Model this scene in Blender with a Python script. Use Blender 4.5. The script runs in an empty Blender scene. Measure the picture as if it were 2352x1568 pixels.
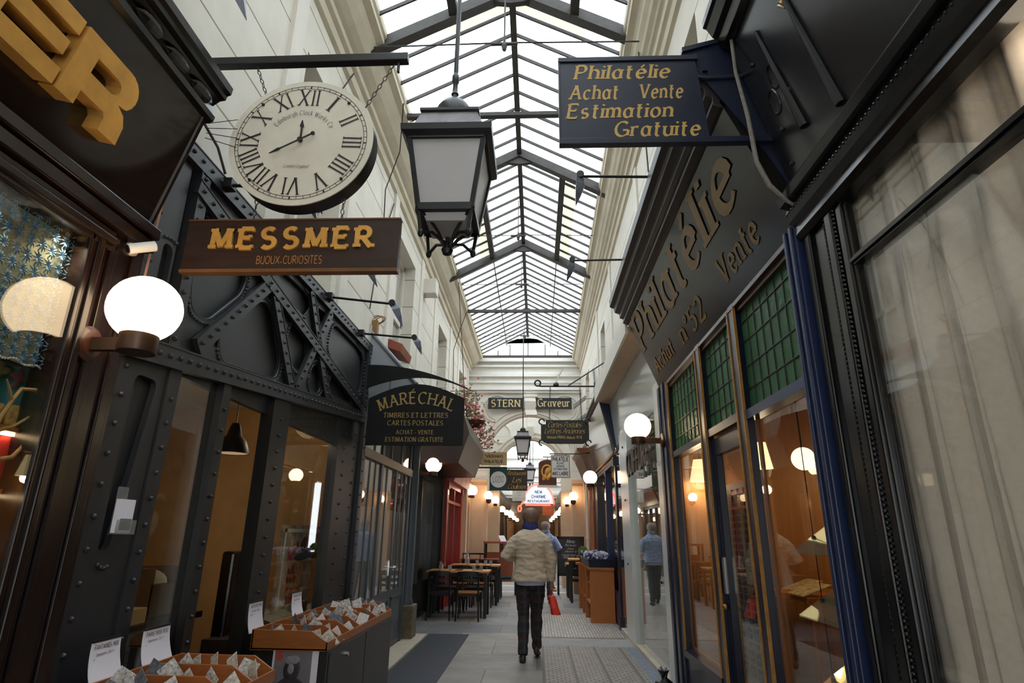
import bpy, bmesh, math, random
from mathutils import Vector, Matrix
R = math.radians
PI = math.pi
rnd = random.Random(7)
SC = bpy.context.scene
COL = SC.collection

# ------------------------------------------------------------ camera, sky, exposure
cd = bpy.data.cameras.new('camera'); cam = bpy.data.objects.new('camera', cd); COL.objects.link(cam)
cd.sensor_width = 36.0; cd.lens = 36.0 * 1359.0 / 2352.0; cd.clip_start = 0.05; cd.clip_end = 300
cam.matrix_world = Matrix(((0.99914089, 0.00151159, 0.04141494, 0.0),
                           (0.03985435, -0.30904603, -0.95021165, 0.0),
                           (0.01136279, 0.95104588, -0.30884077, 1.45),
                           (0, 0, 0, 1)))
SC.camera = cam
w = bpy.data.worlds.new('overcast'); SC.world = w; w.use_nodes = True
bg = w.node_tree.nodes['Background']; bg.inputs['Color'].default_value = (0.90, 0.955, 1.0, 1); bg.inputs['Strength'].default_value = 4.2
vs = SC.view_settings
vs.view_transform = 'Standard'; vs.look = 'None'; vs.gamma = 1.0; vs.use_curve_mapping = False; vs.exposure = 0.32
cy = SC.cycles
cy.use_denoising = True; cy.max_bounces = 7; cy.diffuse_bounces = 4; cy.glossy_bounces = 4
cy.transmission_bounces = 4; cy.transparent_max_bounces = 24; cy.caustics_reflective = False; cy.caustics_refractive = False
cy.sample_clamp_indirect = 4.0; cy.use_adaptive_sampling = True; cy.adaptive_threshold = 0.02

# ------------------------------------------------------------ materials
MATS = {}
def _n(nt, t, **kw):
    n = nt.nodes.new(t)
    for k, v in kw.items(): setattr(n, k, v)
    return n
def mat(name, col, rough=0.5, metal=0.0, var=0.0, vscale=6.0, bump=0.0, bscale=60.0, emit=0.0, ecol=None, spec=0.5, stretch=None, alpha=None, coat=0.0):
    if name in MATS: return MATS[name]
    m = bpy.data.materials.new(name); m.use_nodes = True; nt = m.node_tree
    b = nt.nodes['Principled BSDF']
    b.inputs['Base Color'].default_value = (*col, 1); b.inputs['Roughness'].default_value = rough; b.inputs['Metallic'].default_value = metal
    b.inputs['Specular IOR Level'].default_value = spec
    if coat: b.inputs['Coat Weight'].default_value = coat; b.inputs['Coat Roughness'].default_value = 0.08
    tc = _n(nt, 'ShaderNodeTexCoord')
    co = tc.outputs['Object']
    if stretch:
        mp = _n(nt, 'ShaderNodeMapping'); mp.inputs['Scale'].default_value = stretch
        nt.links.new(co, mp.inputs[0]); co = mp.outputs[0]
    if var:
        nz = _n(nt, 'ShaderNodeTexNoise'); nz.inputs['Scale'].default_value = vscale; nz.inputs['Detail'].default_value = 5; nz.inputs['Roughness'].default_value = 0.6
        nt.links.new(co, nz.inputs['Vector'])
        rp = _n(nt, 'ShaderNodeValToRGB'); e = rp.color_ramp.elements
        e[0].position = 0.3; e[1].position = 0.72
        e[0].color = (*[max(0, c * (1 - var)) for c in col], 1); e[1].color = (*[min(1, c * (1 + var)) for c in col], 1)
        nt.links.new(nz.outputs['Fac'], rp.inputs[0]); nt.links.new(rp.outputs[0], b.inputs['Base Color'])
    if bump:
        nb = _n(nt, 'ShaderNodeTexNoise'); nb.inputs['Scale'].default_value = bscale; nb.inputs['Detail'].default_value = 3
        nt.links.new(co, nb.inputs['Vector'])
        bp = _n(nt, 'ShaderNodeBump'); bp.inputs['Strength'].default_value = bump; bp.inputs['Distance'].default_value = 0.01
        nt.links.new(nb.outputs['Fac'], bp.inputs['Height']); nt.links.new(bp.outputs[0], b.inputs['Normal'])
    if emit:
        b.inputs['Emission Color'].default_value = (*(ecol or col), 1); b.inputs['Emission Strength'].default_value = emit
    MATS[name] = m
    return m
def glass(name, tint=(1, 1, 1), refl=1.0, dirt=0.0, rough=0.0, bump=0.0, bscale=30, dcol=(0.8, 0.8, 0.78), fac=None):
    """window pane: fresnel reflection over plain transparency, optionally with a film of dirt"""
    if name in MATS: return MATS[name]
    m = bpy.data.materials.new(name); m.use_nodes = True; nt = m.node_tree; nt.nodes.clear()
    out = _n(nt, 'ShaderNodeOutputMaterial')
    tr = _n(nt, 'ShaderNodeBsdfTransparent'); tr.inputs[0].default_value = (*tint, 1)
    gl = _n(nt, 'ShaderNodeBsdfGlossy'); gl.inputs['Roughness'].default_value = rough; gl.inputs[0].default_value = (1, 1, 1, 1)
    fr = _n(nt, 'ShaderNodeFresnel'); ge = _n(nt, 'ShaderNodeNewGeometry'); ri = _n(nt, 'ShaderNodeMapRange')
    ri.inputs[3].default_value = 1.5; ri.inputs[4].default_value = 1 / 1.5      # a thin sheet reflects alike from both of its faces
    nt.links.new(ge.outputs['Backfacing'], ri.inputs[0]); nt.links.new(ri.outputs[0], fr.inputs[0])
    mu = _n(nt, 'ShaderNodeMath', operation='MULTIPLY'); mu.inputs[1].default_value = refl; mu.use_clamp = True
    nt.links.new(fr.outputs[0], mu.inputs[0])
    mx = _n(nt, 'ShaderNodeMixShader'); nt.links.new(mu.outputs[0], mx.inputs[0]); nt.links.new(tr.outputs[0], mx.inputs[1]); nt.links.new(gl.outputs[0], mx.inputs[2])
    last = mx.outputs[0]
    if dirt:
        df = _n(nt, 'ShaderNodeBsdfDiffuse'); df.inputs[0].default_value = (*dcol, 1)
        tl = _n(nt, 'ShaderNodeBsdfTranslucent'); tl.inputs[0].default_value = (*dcol, 1)
        a = _n(nt, 'ShaderNodeAddShader'); a2 = _n(nt, 'ShaderNodeMixShader'); a2.inputs[0].default_value = 0.5
        nt.links.new(df.outputs[0], a2.inputs[1]); nt.links.new(tl.outputs[0], a2.inputs[2])
        m2 = _n(nt, 'ShaderNodeMixShader'); m2.inputs[0].default_value = dirt
        nt.links.new(last, m2.inputs[1]); nt.links.new(a2.outputs[0], m2.inputs[2]); last = m2.outputs[0]
    if bump:
        tc = _n(nt, 'ShaderNodeTexCoord'); nb = _n(nt, 'ShaderNodeTexNoise'); nb.inputs['Scale'].default_value = bscale
        nt.links.new(tc.outputs['Object'], nb.inputs['Vector'])
        bp = _n(nt, 'ShaderNodeBump'); bp.inputs['Strength'].default_value = bump; bp.inputs['Distance'].default_value = 0.01
        nt.links.new(nb.outputs['Fac'], bp.inputs['Height']); nt.links.new(bp.outputs[0], gl.inputs['Normal'])
    nt.links.new(last, out.inputs[0])
    MATS[name] = m
    return m
def brickmat(name, c1, c2, mortar, size, rowh, msize, rough=0.6, swap=None, offset=0.5, var=0.15, bump=0.3, spec=0.5, noise=9.0, freq=2):
    """courses or slabs: a brick pattern in the thing's own coordinates; swap chooses the two axes"""
    if name in MATS: return MATS[name]
    m = bpy.data.materials.new(name); m.use_nodes = True; nt = m.node_tree; b = nt.nodes['Principled BSDF']
    b.inputs['Roughness'].default_value = rough; b.inputs['Specular IOR Level'].default_value = spec
    tc = _n(nt, 'ShaderNodeTexCoord'); sp = _n(nt, 'ShaderNodeSeparateXYZ'); cb = _n(nt, 'ShaderNodeCombineXYZ')
    nt.links.new(tc.outputs['Object'], sp.inputs[0]); sw = swap or 'XY'
    nt.links.new(sp.outputs[sw[0]], cb.inputs[0]); nt.links.new(sp.outputs[sw[1]], cb.inputs[1])
    br = _n(nt, 'ShaderNodeTexBrick'); br.offset = offset; br.offset_frequency = freq
    for k, v in (('Scale', 1.0), ('Mortar Size', msize), ('Brick Width', size), ('Row Height', rowh), ('Mortar Smooth', 0.1), ('Bias', 0.0)): br.inputs[k].default_value = v
    br.inputs['Color1'].default_value = (*c1, 1); br.inputs['Color2'].default_value = (*c2, 1); br.inputs['Mortar'].default_value = (*mortar, 1)
    nt.links.new(cb.outputs[0], br.inputs['Vector'])
    nz = _n(nt, 'ShaderNodeTexNoise'); nz.inputs['Scale'].default_value = noise; nz.inputs['Detail'].default_value = 6; nz.inputs['Roughness'].default_value = 0.65
    nt.links.new(tc.outputs['Object'], nz.inputs['Vector'])
    mr = _n(nt, 'ShaderNodeMapRange'); mr.inputs[1].default_value = 0.3; mr.inputs[2].default_value = 0.7; mr.inputs[3].default_value = 1 - var; mr.inputs[4].default_value = 1 + var
    nt.links.new(nz.outputs['Fac'], mr.inputs[0])
    mx = _n(nt, 'ShaderNodeMix', data_type='RGBA', blend_type='MULTIPLY'); mx.inputs[0].default_value = 1
    nt.links.new(br.outputs['Color'], mx.inputs[6]); nt.links.new(mr.outputs[0], mx.inputs[7]); nt.links.new(mx.outputs[2], b.inputs['Base Color'])
    bp = _n(nt, 'ShaderNodeBump'); bp.inputs['Strength'].default_value = bump; bp.inputs['Distance'].default_value = 0.006; bp.invert = True
    nt.links.new(br.outputs['Fac'], bp.inputs['Height']); nt.links.new(bp.outputs[0], b.inputs['Normal'])
    MATS[name] = m
    return m

# ------------------------------------------------------------ mesh helpers
class MB:
    def __init__(s): s.v = []; s.f = []
    def add(s, vs_, fs):
        o = len(s.v); s.v += [tuple(p) for p in vs_]; s.f += [[i + o for i in f] for f in fs]; return s
    def box(s, x0, x1, y0, y1, z0, z1):
        return s.add([(x0, y0, z0), (x1, y0, z0), (x1, y1, z0), (x0, y1, z0), (x0, y0, z1), (x1, y0, z1), (x1, y1, z1), (x0, y1, z1)],
                     [(0, 3, 2, 1), (4, 5, 6, 7), (0, 1, 5, 4), (1, 2, 6, 5), (2, 3, 7, 6), (3, 0, 4, 7)])
    def prism(s, pts, vec):
        """closed polygon swept along vec"""
        n = len(pts); a = [Vector(p) for p in pts]; b = [p + Vector(vec) for p in a]
        return s.add(a + b, [list(range(n))[::-1], list(range(n, 2 * n))] + [(i, (i + 1) % n, n + (i + 1) % n, n + i) for i in range(n)])
    def prism2(s, A, B):
        n = len(A)
        return s.add(list(A) + list(B), [list(range(n))[::-1], list(range(n, 2 * n))] + [(i, (i + 1) % n, n + (i + 1) % n, n + i) for i in range(n)])
    def loft(s, rings, cap=True, closed=False):
        n = len(rings[0]); vs_ = [p for r in rings for p in r]; fs = []
        for k in range(len(rings) - 1 + (1 if closed else 0)):
            a = k * n; b = ((k + 1) % len(rings)) * n
            fs += [(a + i, a + (i + 1) % n, b + (i + 1) % n, b + i) for i in range(n)]
        if cap and not closed: fs += [list(range(n))[::-1], list(range((len(rings) - 1) * n, len(rings) * n))]
        return s.add(vs_, fs)
    def tube(s, pts, r, n=8, closed=False):
        P = [Vector(p) for p in pts]; rr = r if isinstance(r, (list, tuple)) else [r] * len(P); rings = []; up = None
        for i, p in enumerate(P):
            if closed: t = P[(i + 1) % len(P)] - P[i - 1]
            else: t = P[min(i + 1, len(P) - 1)] - P[max(i - 1, 0)]
            t = t.normalized() if t.length > 1e-9 else Vector((0, 0, 1))
            if up is None: up = Vector((0, 0, 1)) if abs(t.z) < 0.9 else Vector((0, 1, 0))
            a = up - t * up.dot(t); a = a.normalized() if a.length > 1e-6 else t.orthogonal().normalized(); up = a; b = t.cross(a)
            rings.append([p + a * (rr[i] * math.cos(2 * PI * k / n)) + b * (rr[i] * math.sin(2 * PI * k / n)) for k in range(n)])
        return s.loft(rings, True, closed)
    def lathe(s, prof, c=(0, 0, 0), n=24, axis='z'):
        rings = []
        for r, h in prof:
            ring = []
            for k in range(n):
                a = 2 * PI * k / n; x, y = r * math.cos(a), r * math.sin(a)
                ring.append((c[0] + x, c[1] + y, c[2] + h) if axis == 'z' else (c[0] + h, c[1] + x, c[2] + y) if axis == 'x' else (c[0] + y, c[1] + h, c[2] + x))
            rings.append(ring)
        return s.loft(rings)
    def ball(s, c, r, n=24, m=14, sc=(1, 1, 1)):
        return s.loft([[(c[0] + sc[0] * r * math.sin(PI * j / m) * math.cos(2 * PI * k / n), c[1] + sc[1] * r * math.sin(PI * j / m) * math.sin(2 * PI * k / n), c[2] - sc[2] * r * math.cos(PI * j / m)) for k in range(n)]
                       for j in [0.02] + list(range(1, m)) + [m - 0.02]])
    def bar(s, a, b, wd, ht, up=(0, 0, 1)):
        """rectangular bar from a to b, wd across and ht along up"""
        a, b, up = Vector(a), Vector(b), Vector(up); t = (b - a).normalized(); x = t.cross(up).normalized() * (wd / 2); u = x.cross(t).normalized() * (ht / 2)
        q = [-x - u, x - u, x + u, -x + u]
        return s.prism2([a + k for k in q], [b + k for k in q])
    def quadstrip(s, L, Rr):
        n = len(L); return s.add(list(L) + list(Rr), [(i, i + 1, n + i + 1, n + i) for i in range(n - 1)])
    def xf(s, m):
        s.v = [tuple(m @ Vector(p)) for p in s.v]; return s
    def build(s, name, m, parent=None, smooth=False, bevel=0.0, sharp=35, kind=None, label=None):
        return mesh_obj(name, s.v, s.f, m, parent, smooth, bevel, sharp, kind, label)
def wl(o):
    v = Vector((0, 0, 0))
    while o is not None: v += o.location; o = o.parent
    return v
def mesh_obj(name, V, F, m, parent=None, smooth=False, bevel=0.0, sharp=35, kind=None, label=None):
    me = bpy.data.meshes.new(name)
    if parent is not None: off = wl(parent)
    else:
        xs = [p[0] for p in V]; ys = [p[1] for p in V]; zs = [p[2] for p in V]
        off = Vector(((min(xs) + max(xs)) / 2, (min(ys) + max(ys)) / 2, min(zs)))
    me.from_pydata([(p[0] - off.x, p[1] - off.y, p[2] - off.z) for p in V], [], F)
    bm = bmesh.new(); bm.from_mesh(me); bmesh.ops.recalc_face_normals(bm, faces=bm.faces); bm.to_mesh(me); bm.free()
    if smooth:
        me.polygons.foreach_set('use_smooth', [True] * len(me.polygons)); me.set_sharp_from_angle(angle=R(sharp))
    me.materials.append(m)
    o = bpy.data.objects.new(name, me); COL.objects.link(o)
    if parent is not None: o.parent = parent
    else: o.location = off
    if bevel:
        b = o.modifiers.new('bevel', 'BEVEL'); b.width = bevel; b.segments = 2; b.limit_method = 'ANGLE'; b.angle_limit = R(40)
    if kind: o['kind'] = kind
    if label: o['label'] = label
    return o
def thing(name, label, cat, loc=(0, 0, 0), group=None):
    o = bpy.data.objects.new(name, None); COL.objects.link(o); o.location = loc; o.empty_display_size = 0.1
    return tag(o, label, cat, group)
def tag(o, label, cat, group=None):
    o['label'] = label; o['category'] = cat
    if group: o['group'] = group
    return o
def struct(name, mb, m, parent=None, **kw): return mb.build(name, m, parent, kind='structure' if parent is None else None, **kw)
def sroot(name):
    o = bpy.data.objects.new(name, None); COL.objects.link(o); o['kind'] = 'structure'; return o
def dup(root, loc, label=None, rotz=None):
    """a copy of a thing with copies of its parts and sub-parts"""
    r = root.copy(); COL.objects.link(r); r.location = loc
    if rotz is not None: r.rotation_euler = (0, 0, rotz)
    if label: r['label'] = label
    for ch in list(root.children):
        c = ch.copy(); COL.objects.link(c); c.parent = r
        for g in list(ch.children):
            d = g.copy(); COL.objects.link(d); d.parent = c
    return r
def holes_plate(outline, holes, depth):
    """flat plate with openings, in its own u,v plane; returns verts, faces"""
    cu = bpy.data.curves.new('tmp', 'CURVE'); cu.dimensions = '2D'; cu.fill_mode = 'BOTH'; cu.extrude = depth / 2
    for poly in [outline] + holes:
        sp = cu.splines.new('POLY'); sp.points.add(len(poly) - 1); sp.use_cyclic_u = True
        for p, q in zip(sp.points, poly): p.co = (q[0], q[1], 0, 1)
    ob = bpy.data.objects.new('tmp', cu); me = bpy.data.meshes.new_from_object(ob)
    V = [tuple(v.co) for v in me.vertices]; F = [list(p.vertices) for p in me.polygons]
    bpy.data.objects.remove(ob); bpy.data.curves.remove(cu); bpy.data.meshes.remove(me)
    return V, F
def rpoly(pts, r, n=6):
    """polygon with rounded corners (2D)"""
    out = []; N = len(pts); rr = r if isinstance(r, (list, tuple)) else [r] * N
    for i in range(N):
        p = Vector(pts[i]).to_2d(); a = (Vector(pts[i - 1]).to_2d() - p); b = (Vector(pts[(i + 1) % N]).to_2d() - p); q = min(rr[i], a.length * .48, b.length * .48)
        a = p + a.normalized() * q; b = p + b.normalized() * q
        for k in range(n + 1):
            t = k / n; out.append(tuple(a * (1 - t) ** 2 + p * 2 * t * (1 - t) + b * t * t))
    return out
def evaluated(o, name, m, parent):
    """freeze an object's modifiers into a plain mesh"""
    dg = bpy.context.evaluated_depsgraph_get(); me = bpy.data.meshes.new_from_object(o.evaluated_get(dg)); me.name = name
    V = [tuple(v.co) for v in me.vertices]; F = [list(p.vertices) for p in me.polygons]; bpy.data.meshes.remove(me)
    old = o.data; bpy.data.objects.remove(o); bpy.data.meshes.remove(old)
    return V, F

# ------------------------------------------------------------ lettering: a skeleton alphabet drawn with a broad nib
def A_(cx, cy, rx, ry, a0, a1, n=10):
    return [(cx + rx * math.cos(R(a0 + (a1 - a0) * k / n)), cy + ry * math.sin(R(a0 + (a1 - a0) * k / n))) for k in range(n + 1)]
GL = {
 'A': (.82, [[(0, 0), (.41, 1)], [(.41, 1), (.82, 0)], [(.16, .36), (.66, .36)]]),
 'B': (.62, [[(0, 0), (0, 1)], [(0, 1), (.3, 1)] + A_(.3, .76, .26, .24, 90, -90) + [(0, .52)], [(.3, .52)] + A_(.32, .26, .3, .26, 90, -90) + [(0, 0)]]),
 'C': (.76, [A_(.45, .5, .45, .5, 48, 312, 16)]),
 'D': (.76, [[(0, 0), (0, 1)], [(0, 1), (.3, 1)] + A_(.3, .5, .46, .5, 90, -90, 14) + [(0, 0)]]),
 'E': (.58, [[(0, 0), (0, 1)], [(0, 1), (.56, 1)], [(0, .52), (.46, .52)], [(0, 0), (.58, 0)]]),
 'F': (.55, [[(0, 0), (0, 1)], [(0, 1), (.55, 1)], [(0, .52), (.44, .52)]]),
 'G': (.82, [A_(.46, .5, .46, .5, 48, 350, 16), [(.86, .42), (.5, .42)], [(.86, .42), (.86, .05)]]),
 'H': (.74, [[(0, 0), (0, 1)], [(.74, 0), (.74, 1)], [(0, .52), (.74, .52)]]),
 'I': (.0, [[(0, 0), (0, 1)]]),
 'J': (.4, [[(.4, 1), (.4, .2)] + A_(.18, .2, .22, .22, 0, -160)]),
 'K': (.68, [[(0, 0), (0, 1)], [(.62, 1), (0, .45)], [(.2, .6), (.68, 0)]]),
 'L': (.54, [[(0, 1), (0, 0)], [(0, 0), (.54, 0)]]),
 'M': (.9, [[(.04, 0), (.08, 1)], [(.08, 1), (.45, .08)], [(.45, .08), (.82, 1)], [(.82, 1), (.86, 0)]]),
 'N': (.74, [[(0, 0), (0, 1)], [(0, 1), (.74, 0)], [(.74, 0), (.74, 1)]]),
 'O': (.88, [A_(.44, .5, .44, .5, 90, 450, 22)]),
 'P': (.6, [[(0, 0), (0, 1)], [(0, 1), (.3, 1)] + A_(.3, .73, .28, .27, 90, -90) + [(0, .46)]]),
 'Q': (.88, [A_(.44, .5, .44, .5, 90, 450, 22), [(.5, .24), (.92, -.1)]]),
 'Y': (.74, [[(0, 1), (.37, .48)], [(.74, 1), (.37, .48)], [(.37, .48), (.37, 0)]]),
 'R': (.66, [[(0, 0), (0, 1)], [(0, 1), (.3, 1)] + A_(.3, .74, .27, .26, 90, -90) + [(0, .48)], [(.28, .48), (.66, 0)]]),
 'S': (.6, [A_(.3, .75, .27, .25, 40, 250, 12) + A_(.3, .26, .3, .26, 75, -140, 14)]),
 'T': (.68, [[(.34, 0), (.34, 1)], [(0, 1), (.68, 1)]]),
 'U': (.72, [[(0, 1), (0, .34)] + A_(.36, .34, .36, .34, 180, 360, 12) + [(.72, 1)]]),
 'V': (.78, [[(0, 1), (.39, 0)], [(.39, 0), (.78, 1)]]),
 'W': (1.1, [[(0, 1), (.28, 0)], [(.28, 0), (.55, .9)], [(.55, .9), (.82, 0)], [(.82, 0), (1.1, 1)]]),
 'X': (.72, [[(0, 1), (.72, 0)], [(0, 0), (.72, 1)]]),
 'Z': (.66, [[(0, 1), (.64, 1)], [(.64, 1), (0, 0)], [(0, 0), (.66, 0)]]),
 'a': (.52, [A_(.26, .33, .26, .33, 40, 320, 12), [(.5, .66), (.5, 0)]]),
 'b': (.52, [[(0, 1), (0, 0)], A_(.26, .33, .26, .33, 140, -140, 12)]),
 'c': (.5, [A_(.28, .33, .28, .33, 45, 315, 12)]),
 'd': (.54, [A_(.26, .33, .26, .33, 40, 320, 12), [(.52, 1), (.52, 0)]]),
 'e': (.54, [[(.02, .34), (.52, .38)] + A_(.28, .33, .27, .33, 8, 318, 14)]),
 'f': (.34, [[(.16, 0), (.16, .75)] + A_(.34, .78, .18, .22, 180, 60, 6), [(0, .62), (.36, .62)]]),
 'g': (.52, [A_(.26, .33, .26, .33, 40, 320, 12), [(.5, .66), (.5, -.06)] + A_(.26, -.06, .24, .22, 0, -150, 8)]),
 'h': (.5, [[(0, 0), (0, 1)], [(0, .38)] + A_(.25, .42, .25, .24, 160, 0, 8) + [(.5, 0)]]),
 'i': (.0, [[(0, 0), (0, .66)], [(-.01, .84), (.01, .95)]]),
 'j': (.1, [[(.08, .66), (.08, -.1)] + A_(-.08, -.1, .16, .16, 0, -120, 6), [(.06, .86), (.1, .94)]]),
 'k': (.48, [[(0, 0), (0, 1)], [(.44, .66), (0, .26)], [(.14, .38), (.48, 0)]]),
 'l': (.0, [[(0, 0), (0, 1)]]),
 'm': (.84, [[(0, 0), (0, .66)], [(0, .4)] + A_(.21, .44, .21, .22, 160, 0, 7) + [(.42, 0)], [(.42, .4)] + A_(.63, .44, .21, .22, 160, 0, 7) + [(.84, 0)]]),
 'n': (.5, [[(0, 0), (0, .66)], [(0, .38)] + A_(.25, .42, .25, .24, 160, 0, 8) + [(.5, 0)]]),
 'o': (.56, [A_(.28, .33, .28, .33, 90, 450, 16)]),
 'p': (.52, [[(0, .66), (0, -.3)], A_(.26, .33, .26, .33, 140, -140, 12)]),
 'r': (.34, [[(0, 0), (0, .66)], [(0, .4)] + A_(.24, .4, .24, .24, 160, 55, 6)]),
 's': (.42, [A_(.21, .49, .19, .17, 40, 250, 9) + A_(.21, .17, .21, .17, 75, -140, 10)]),
 't': (.36, [[(.14, .92), (.14, .14)] + A_(.28, .14, .14, .14, 180, 300, 6), [(0, .64), (.36, .64)]]),
 'u': (.5, [[(0, .66), (0, .24)] + A_(.25, .24, .25, .24, 180, 345, 8), [(.5, .66), (.5, 0)]]),
 'v': (.5, [[(0, .66), (.25, 0)], [(.25, 0), (.5, .66)]]),
 'w': (.74, [[(0, .66), (.19, 0)], [(.19, 0), (.37, .6)], [(.37, .6), (.55, 0)], [(.55, 0), (.74, .66)]]),
 'x': (.48, [[(0, .66), (.48, 0)], [(0, 0), (.48, .66)]]),
 'y': (.5, [[(0, .66), (.25, 0)], [(.5, .66), (.14, -.28)]]),
 '0': (.56, [A_(.28, .5, .28, .5, 90, 450, 18)]),
 '1': (.2, [[(0, .8), (.18, 1)], [(.18, 1), (.18, 0)]]),
 '2': (.56, [A_(.28, .72, .27, .28, 160, -30, 9) + [(0, 0)], [(0, 0), (.58, 0)]]),
 '3': (.54, [A_(.26, .75, .25, .25, 150, -90, 9), A_(.26, .26, .28, .26, 90, -150, 10)]),
 '5': (.54, [[(.5, 1), (.08, 1)], [(.08, 1), (.04, .55)], [(.04, .55)] + A_(.25, .31, .29, .31, 120, -150, 12)]),
 '7': (.54, [[(0, 1), (.54, 1)], [(.54, 1), (.16, 0)]]),
 '8': (.54, [A_(.27, .76, .22, .24, 90, 450, 14), A_(.27, .26, .27, .26, 90, 450, 14)]),
 '9': (.54, [A_(.27, .7, .25, .3, 90, 450, 14), [(.52, .7), (.3, 0)]]),
 '4': (.56, [[(.42, 0), (.42, 1)], [(.42, 1), (0, .3)], [(0, .3), (.58, .3)]]),
 '6': (.54, [A_(.27, .3, .25, .3, 90, 450, 14), [(.02, .3), (.24, 1)]]),
 '.': (.0, [[(-.03, .03), (.03, .03)]]), '-': (.3, [[(0, .34), (.3, .34)]]), '_': (.3, [[(0, .16), (.3, .16)]]), '+': (.4, [[(0, .4), (.4, .4)], [(.2, .2), (.2, .6)]]), '=': (.36, [[(0, .28), (.36, .28)], [(0, .5), (.36, .5)]]),
 ',': (.0, [[(.02, .04), (-.04, -.12)]]), ':': (0, [[(-.03, .1), (.03, .1)], [(-.03, .5), (.03, .5)]]), '/': (.4, [[(0, 0), (.4, 1)]]),
}
GL['é'] = (GL['e'][0], GL['e'][1] + [[(.2, .78), (.4, .98)]]); GL['É'] = (GL['E'][0], GL['E'][1] + [[(.2, 1.1), (.42, 1.3)]])
GL['°'] = (.24, [A_(.12, .85, .12, .14, 90, 450, 10)]); GL['&'] = (.6, [A_(.27, .76, .2, .24, 90, 450, 12), A_(.27, .26, .27, .26, 90, 400, 12)])
def stroke2d(pts, thick, con, phi=25.0):
    """ribbon outline for one pen stroke -> list of (L,R) pieces, split at sharp corners"""
    parts = [[pts[0]]]
    for i in range(1, len(pts)):
        parts[-1].append(pts[i])
        if i < len(pts) - 1:
            a = Vector(pts[i]) - Vector(pts[i - 1]); b = Vector(pts[i + 1]) - Vector(pts[i])
            if a.length > 1e-6 and b.length > 1e-6 and a.angle(b) > R(52): parts.append([pts[i]])
    res = []
    for pp in parts:
        P = [Vector(p) for p in pp]
        if len(P) < 2: continue
        L, Rr = [], []
        for i, p in enumerate(P):
            t = (P[min(i + 1, len(P) - 1)] - P[max(i - 1, 0)]).normalized(); th = math.atan2(t.y, t.x)
            wdt = thick * (1 - con + con * abs(math.sin(th - R(phi)))) / 2; nrm = Vector((-t.y, t.x))
            q = p.copy()
            L.append(q + nrm * wdt); Rr.append(q - nrm * wdt)
        res.append((L, Rr))
    return res
STY = {'sans': dict(thick=.15, con=.0, serif=0, shear=0, sp=.26), 'bold': dict(thick=.24, con=.15, serif=.0, shear=0, sp=.34), 'light': dict(thick=.09, con=.1, serif=0, shear=0, sp=.28),
       'roman': dict(thick=.17, con=.62, serif=.12, shear=0, sp=.36), 'nouveau': dict(thick=.2, con=.6, serif=.09, shear=.2, sp=.33), 'slab': dict(thick=.25, con=.3, serif=.1, shear=0, sp=.46),
       'fine': dict(thick=.11, con=.6, serif=.06, shear=0, sp=.34), 'script': dict(thick=.10, con=.75, serif=0, shear=.42, sp=.13), 'numeral': dict(thick=.15, con=.8, serif=.09, shear=0, sp=.40)}
def glyph2d(ch, st):
    wd, strokes = GL[ch]; out = []
    for s in strokes:
        out += stroke2d(s, st['thick'], st['con'])
        if st['serif'] and (Vector(s[0]) - Vector(s[-1])).length > .2:
            for a, b in ((s[0], s[1]), (s[-1], s[-2])):
                d = Vector(a) - Vector(b); d.normalize(); sl = st['serif'] + st['thick'] * .35; h = st['thick'] * (1 - st['con']) * .8 + .02
                if abs(d.y) > .75 and (a[1] < .03 or a[1] > .6):
                    y0 = a[1]; y1 = y0 - h if d.y > 0 else y0 + h
                    out.append(([Vector((a[0] - sl, y0)), Vector((a[0] + sl, y0))], [Vector((a[0] - sl, y1)), Vector((a[0] + sl, y1))]))
                elif abs(d.x) > .9 and len(s) == 2 and ch in 'EFLTZ27':
                    yy = .14 if a[1] < .9 else -.14
                    out.append(([Vector((a[0] - h / 2, a[1])), Vector((a[0] - h / 2, a[1] + yy))], [Vector((a[0] + h / 2, a[1])), Vector((a[0] + h / 2, a[1] + yy))]))
    if st['shear']: out = [([Vector((p.x + st['shear'] * p.y, p.y)) for p in L], [Vector((p.x + st['shear'] * p.y, p.y)) for p in Rr]) for L, Rr in out]
    return wd, out
def text_width(t, st):
    x = 0
    for ch in t: x += (.4 if ch == ' ' else GL[ch][0] + st['sp'])
    return x - st['sp']
def text(t, o, u, v, size, style, width=None, depth=0.0, align='c', mbs=None, arc=None, nrm=None):
    """letters on the plane (o,u,v); width squeezes the line; depth raises them; returns one MB, or one per letter when mbs is a list"""
    st = STY[style]; u, v, o = Vector(u).normalized(), Vector(v).normalized(), Vector(o); n = nrm if nrm is not None else u.cross(v).normalized(); n = Vector(n)
    W = text_width(t, st); sx = size if width is None or W <= 0 else width / W; x0 = -W / 2 if align == 'c' else 0; mb = MB(); x = x0
    for ch in t:
        if ch == ' ': x += .4; continue
        wd, pieces = glyph2d(ch, st)
        for pi_, (L, Rr) in enumerate(pieces):
            def tp(p):
                X, Y = (p.x + x) * sx, p.y * size
                if arc:      # letters fanned round a centre arc below the line
                    a = X / arc; r_ = arc + Y
                    return o + u * (r_ * math.sin(a)) + v * (r_ * math.cos(a) - arc)
                return o + u * X + v * Y
            a = [tp(p) for p in L]; b = [tp(p) for p in Rr]
            if depth:
                k = len(a); dd = depth * (1 + .02 * pi_); a2 = [p + n * dd for p in a]; b2 = [p + n * dd for p in b]
                ring = lambda i: [a[i], b[i], b2[i], a2[i]]
                mb.loft([ring(i) for i in range(k)])
            else: e_ = .0012 + .0002 * pi_; mb.quadstrip([p + n * e_ for p in a], [p + n * e_ for p in b])
        x += wd + st['sp']
        if mbs is not None: mbs.append(mb); mb = MB()
    return mb

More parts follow.
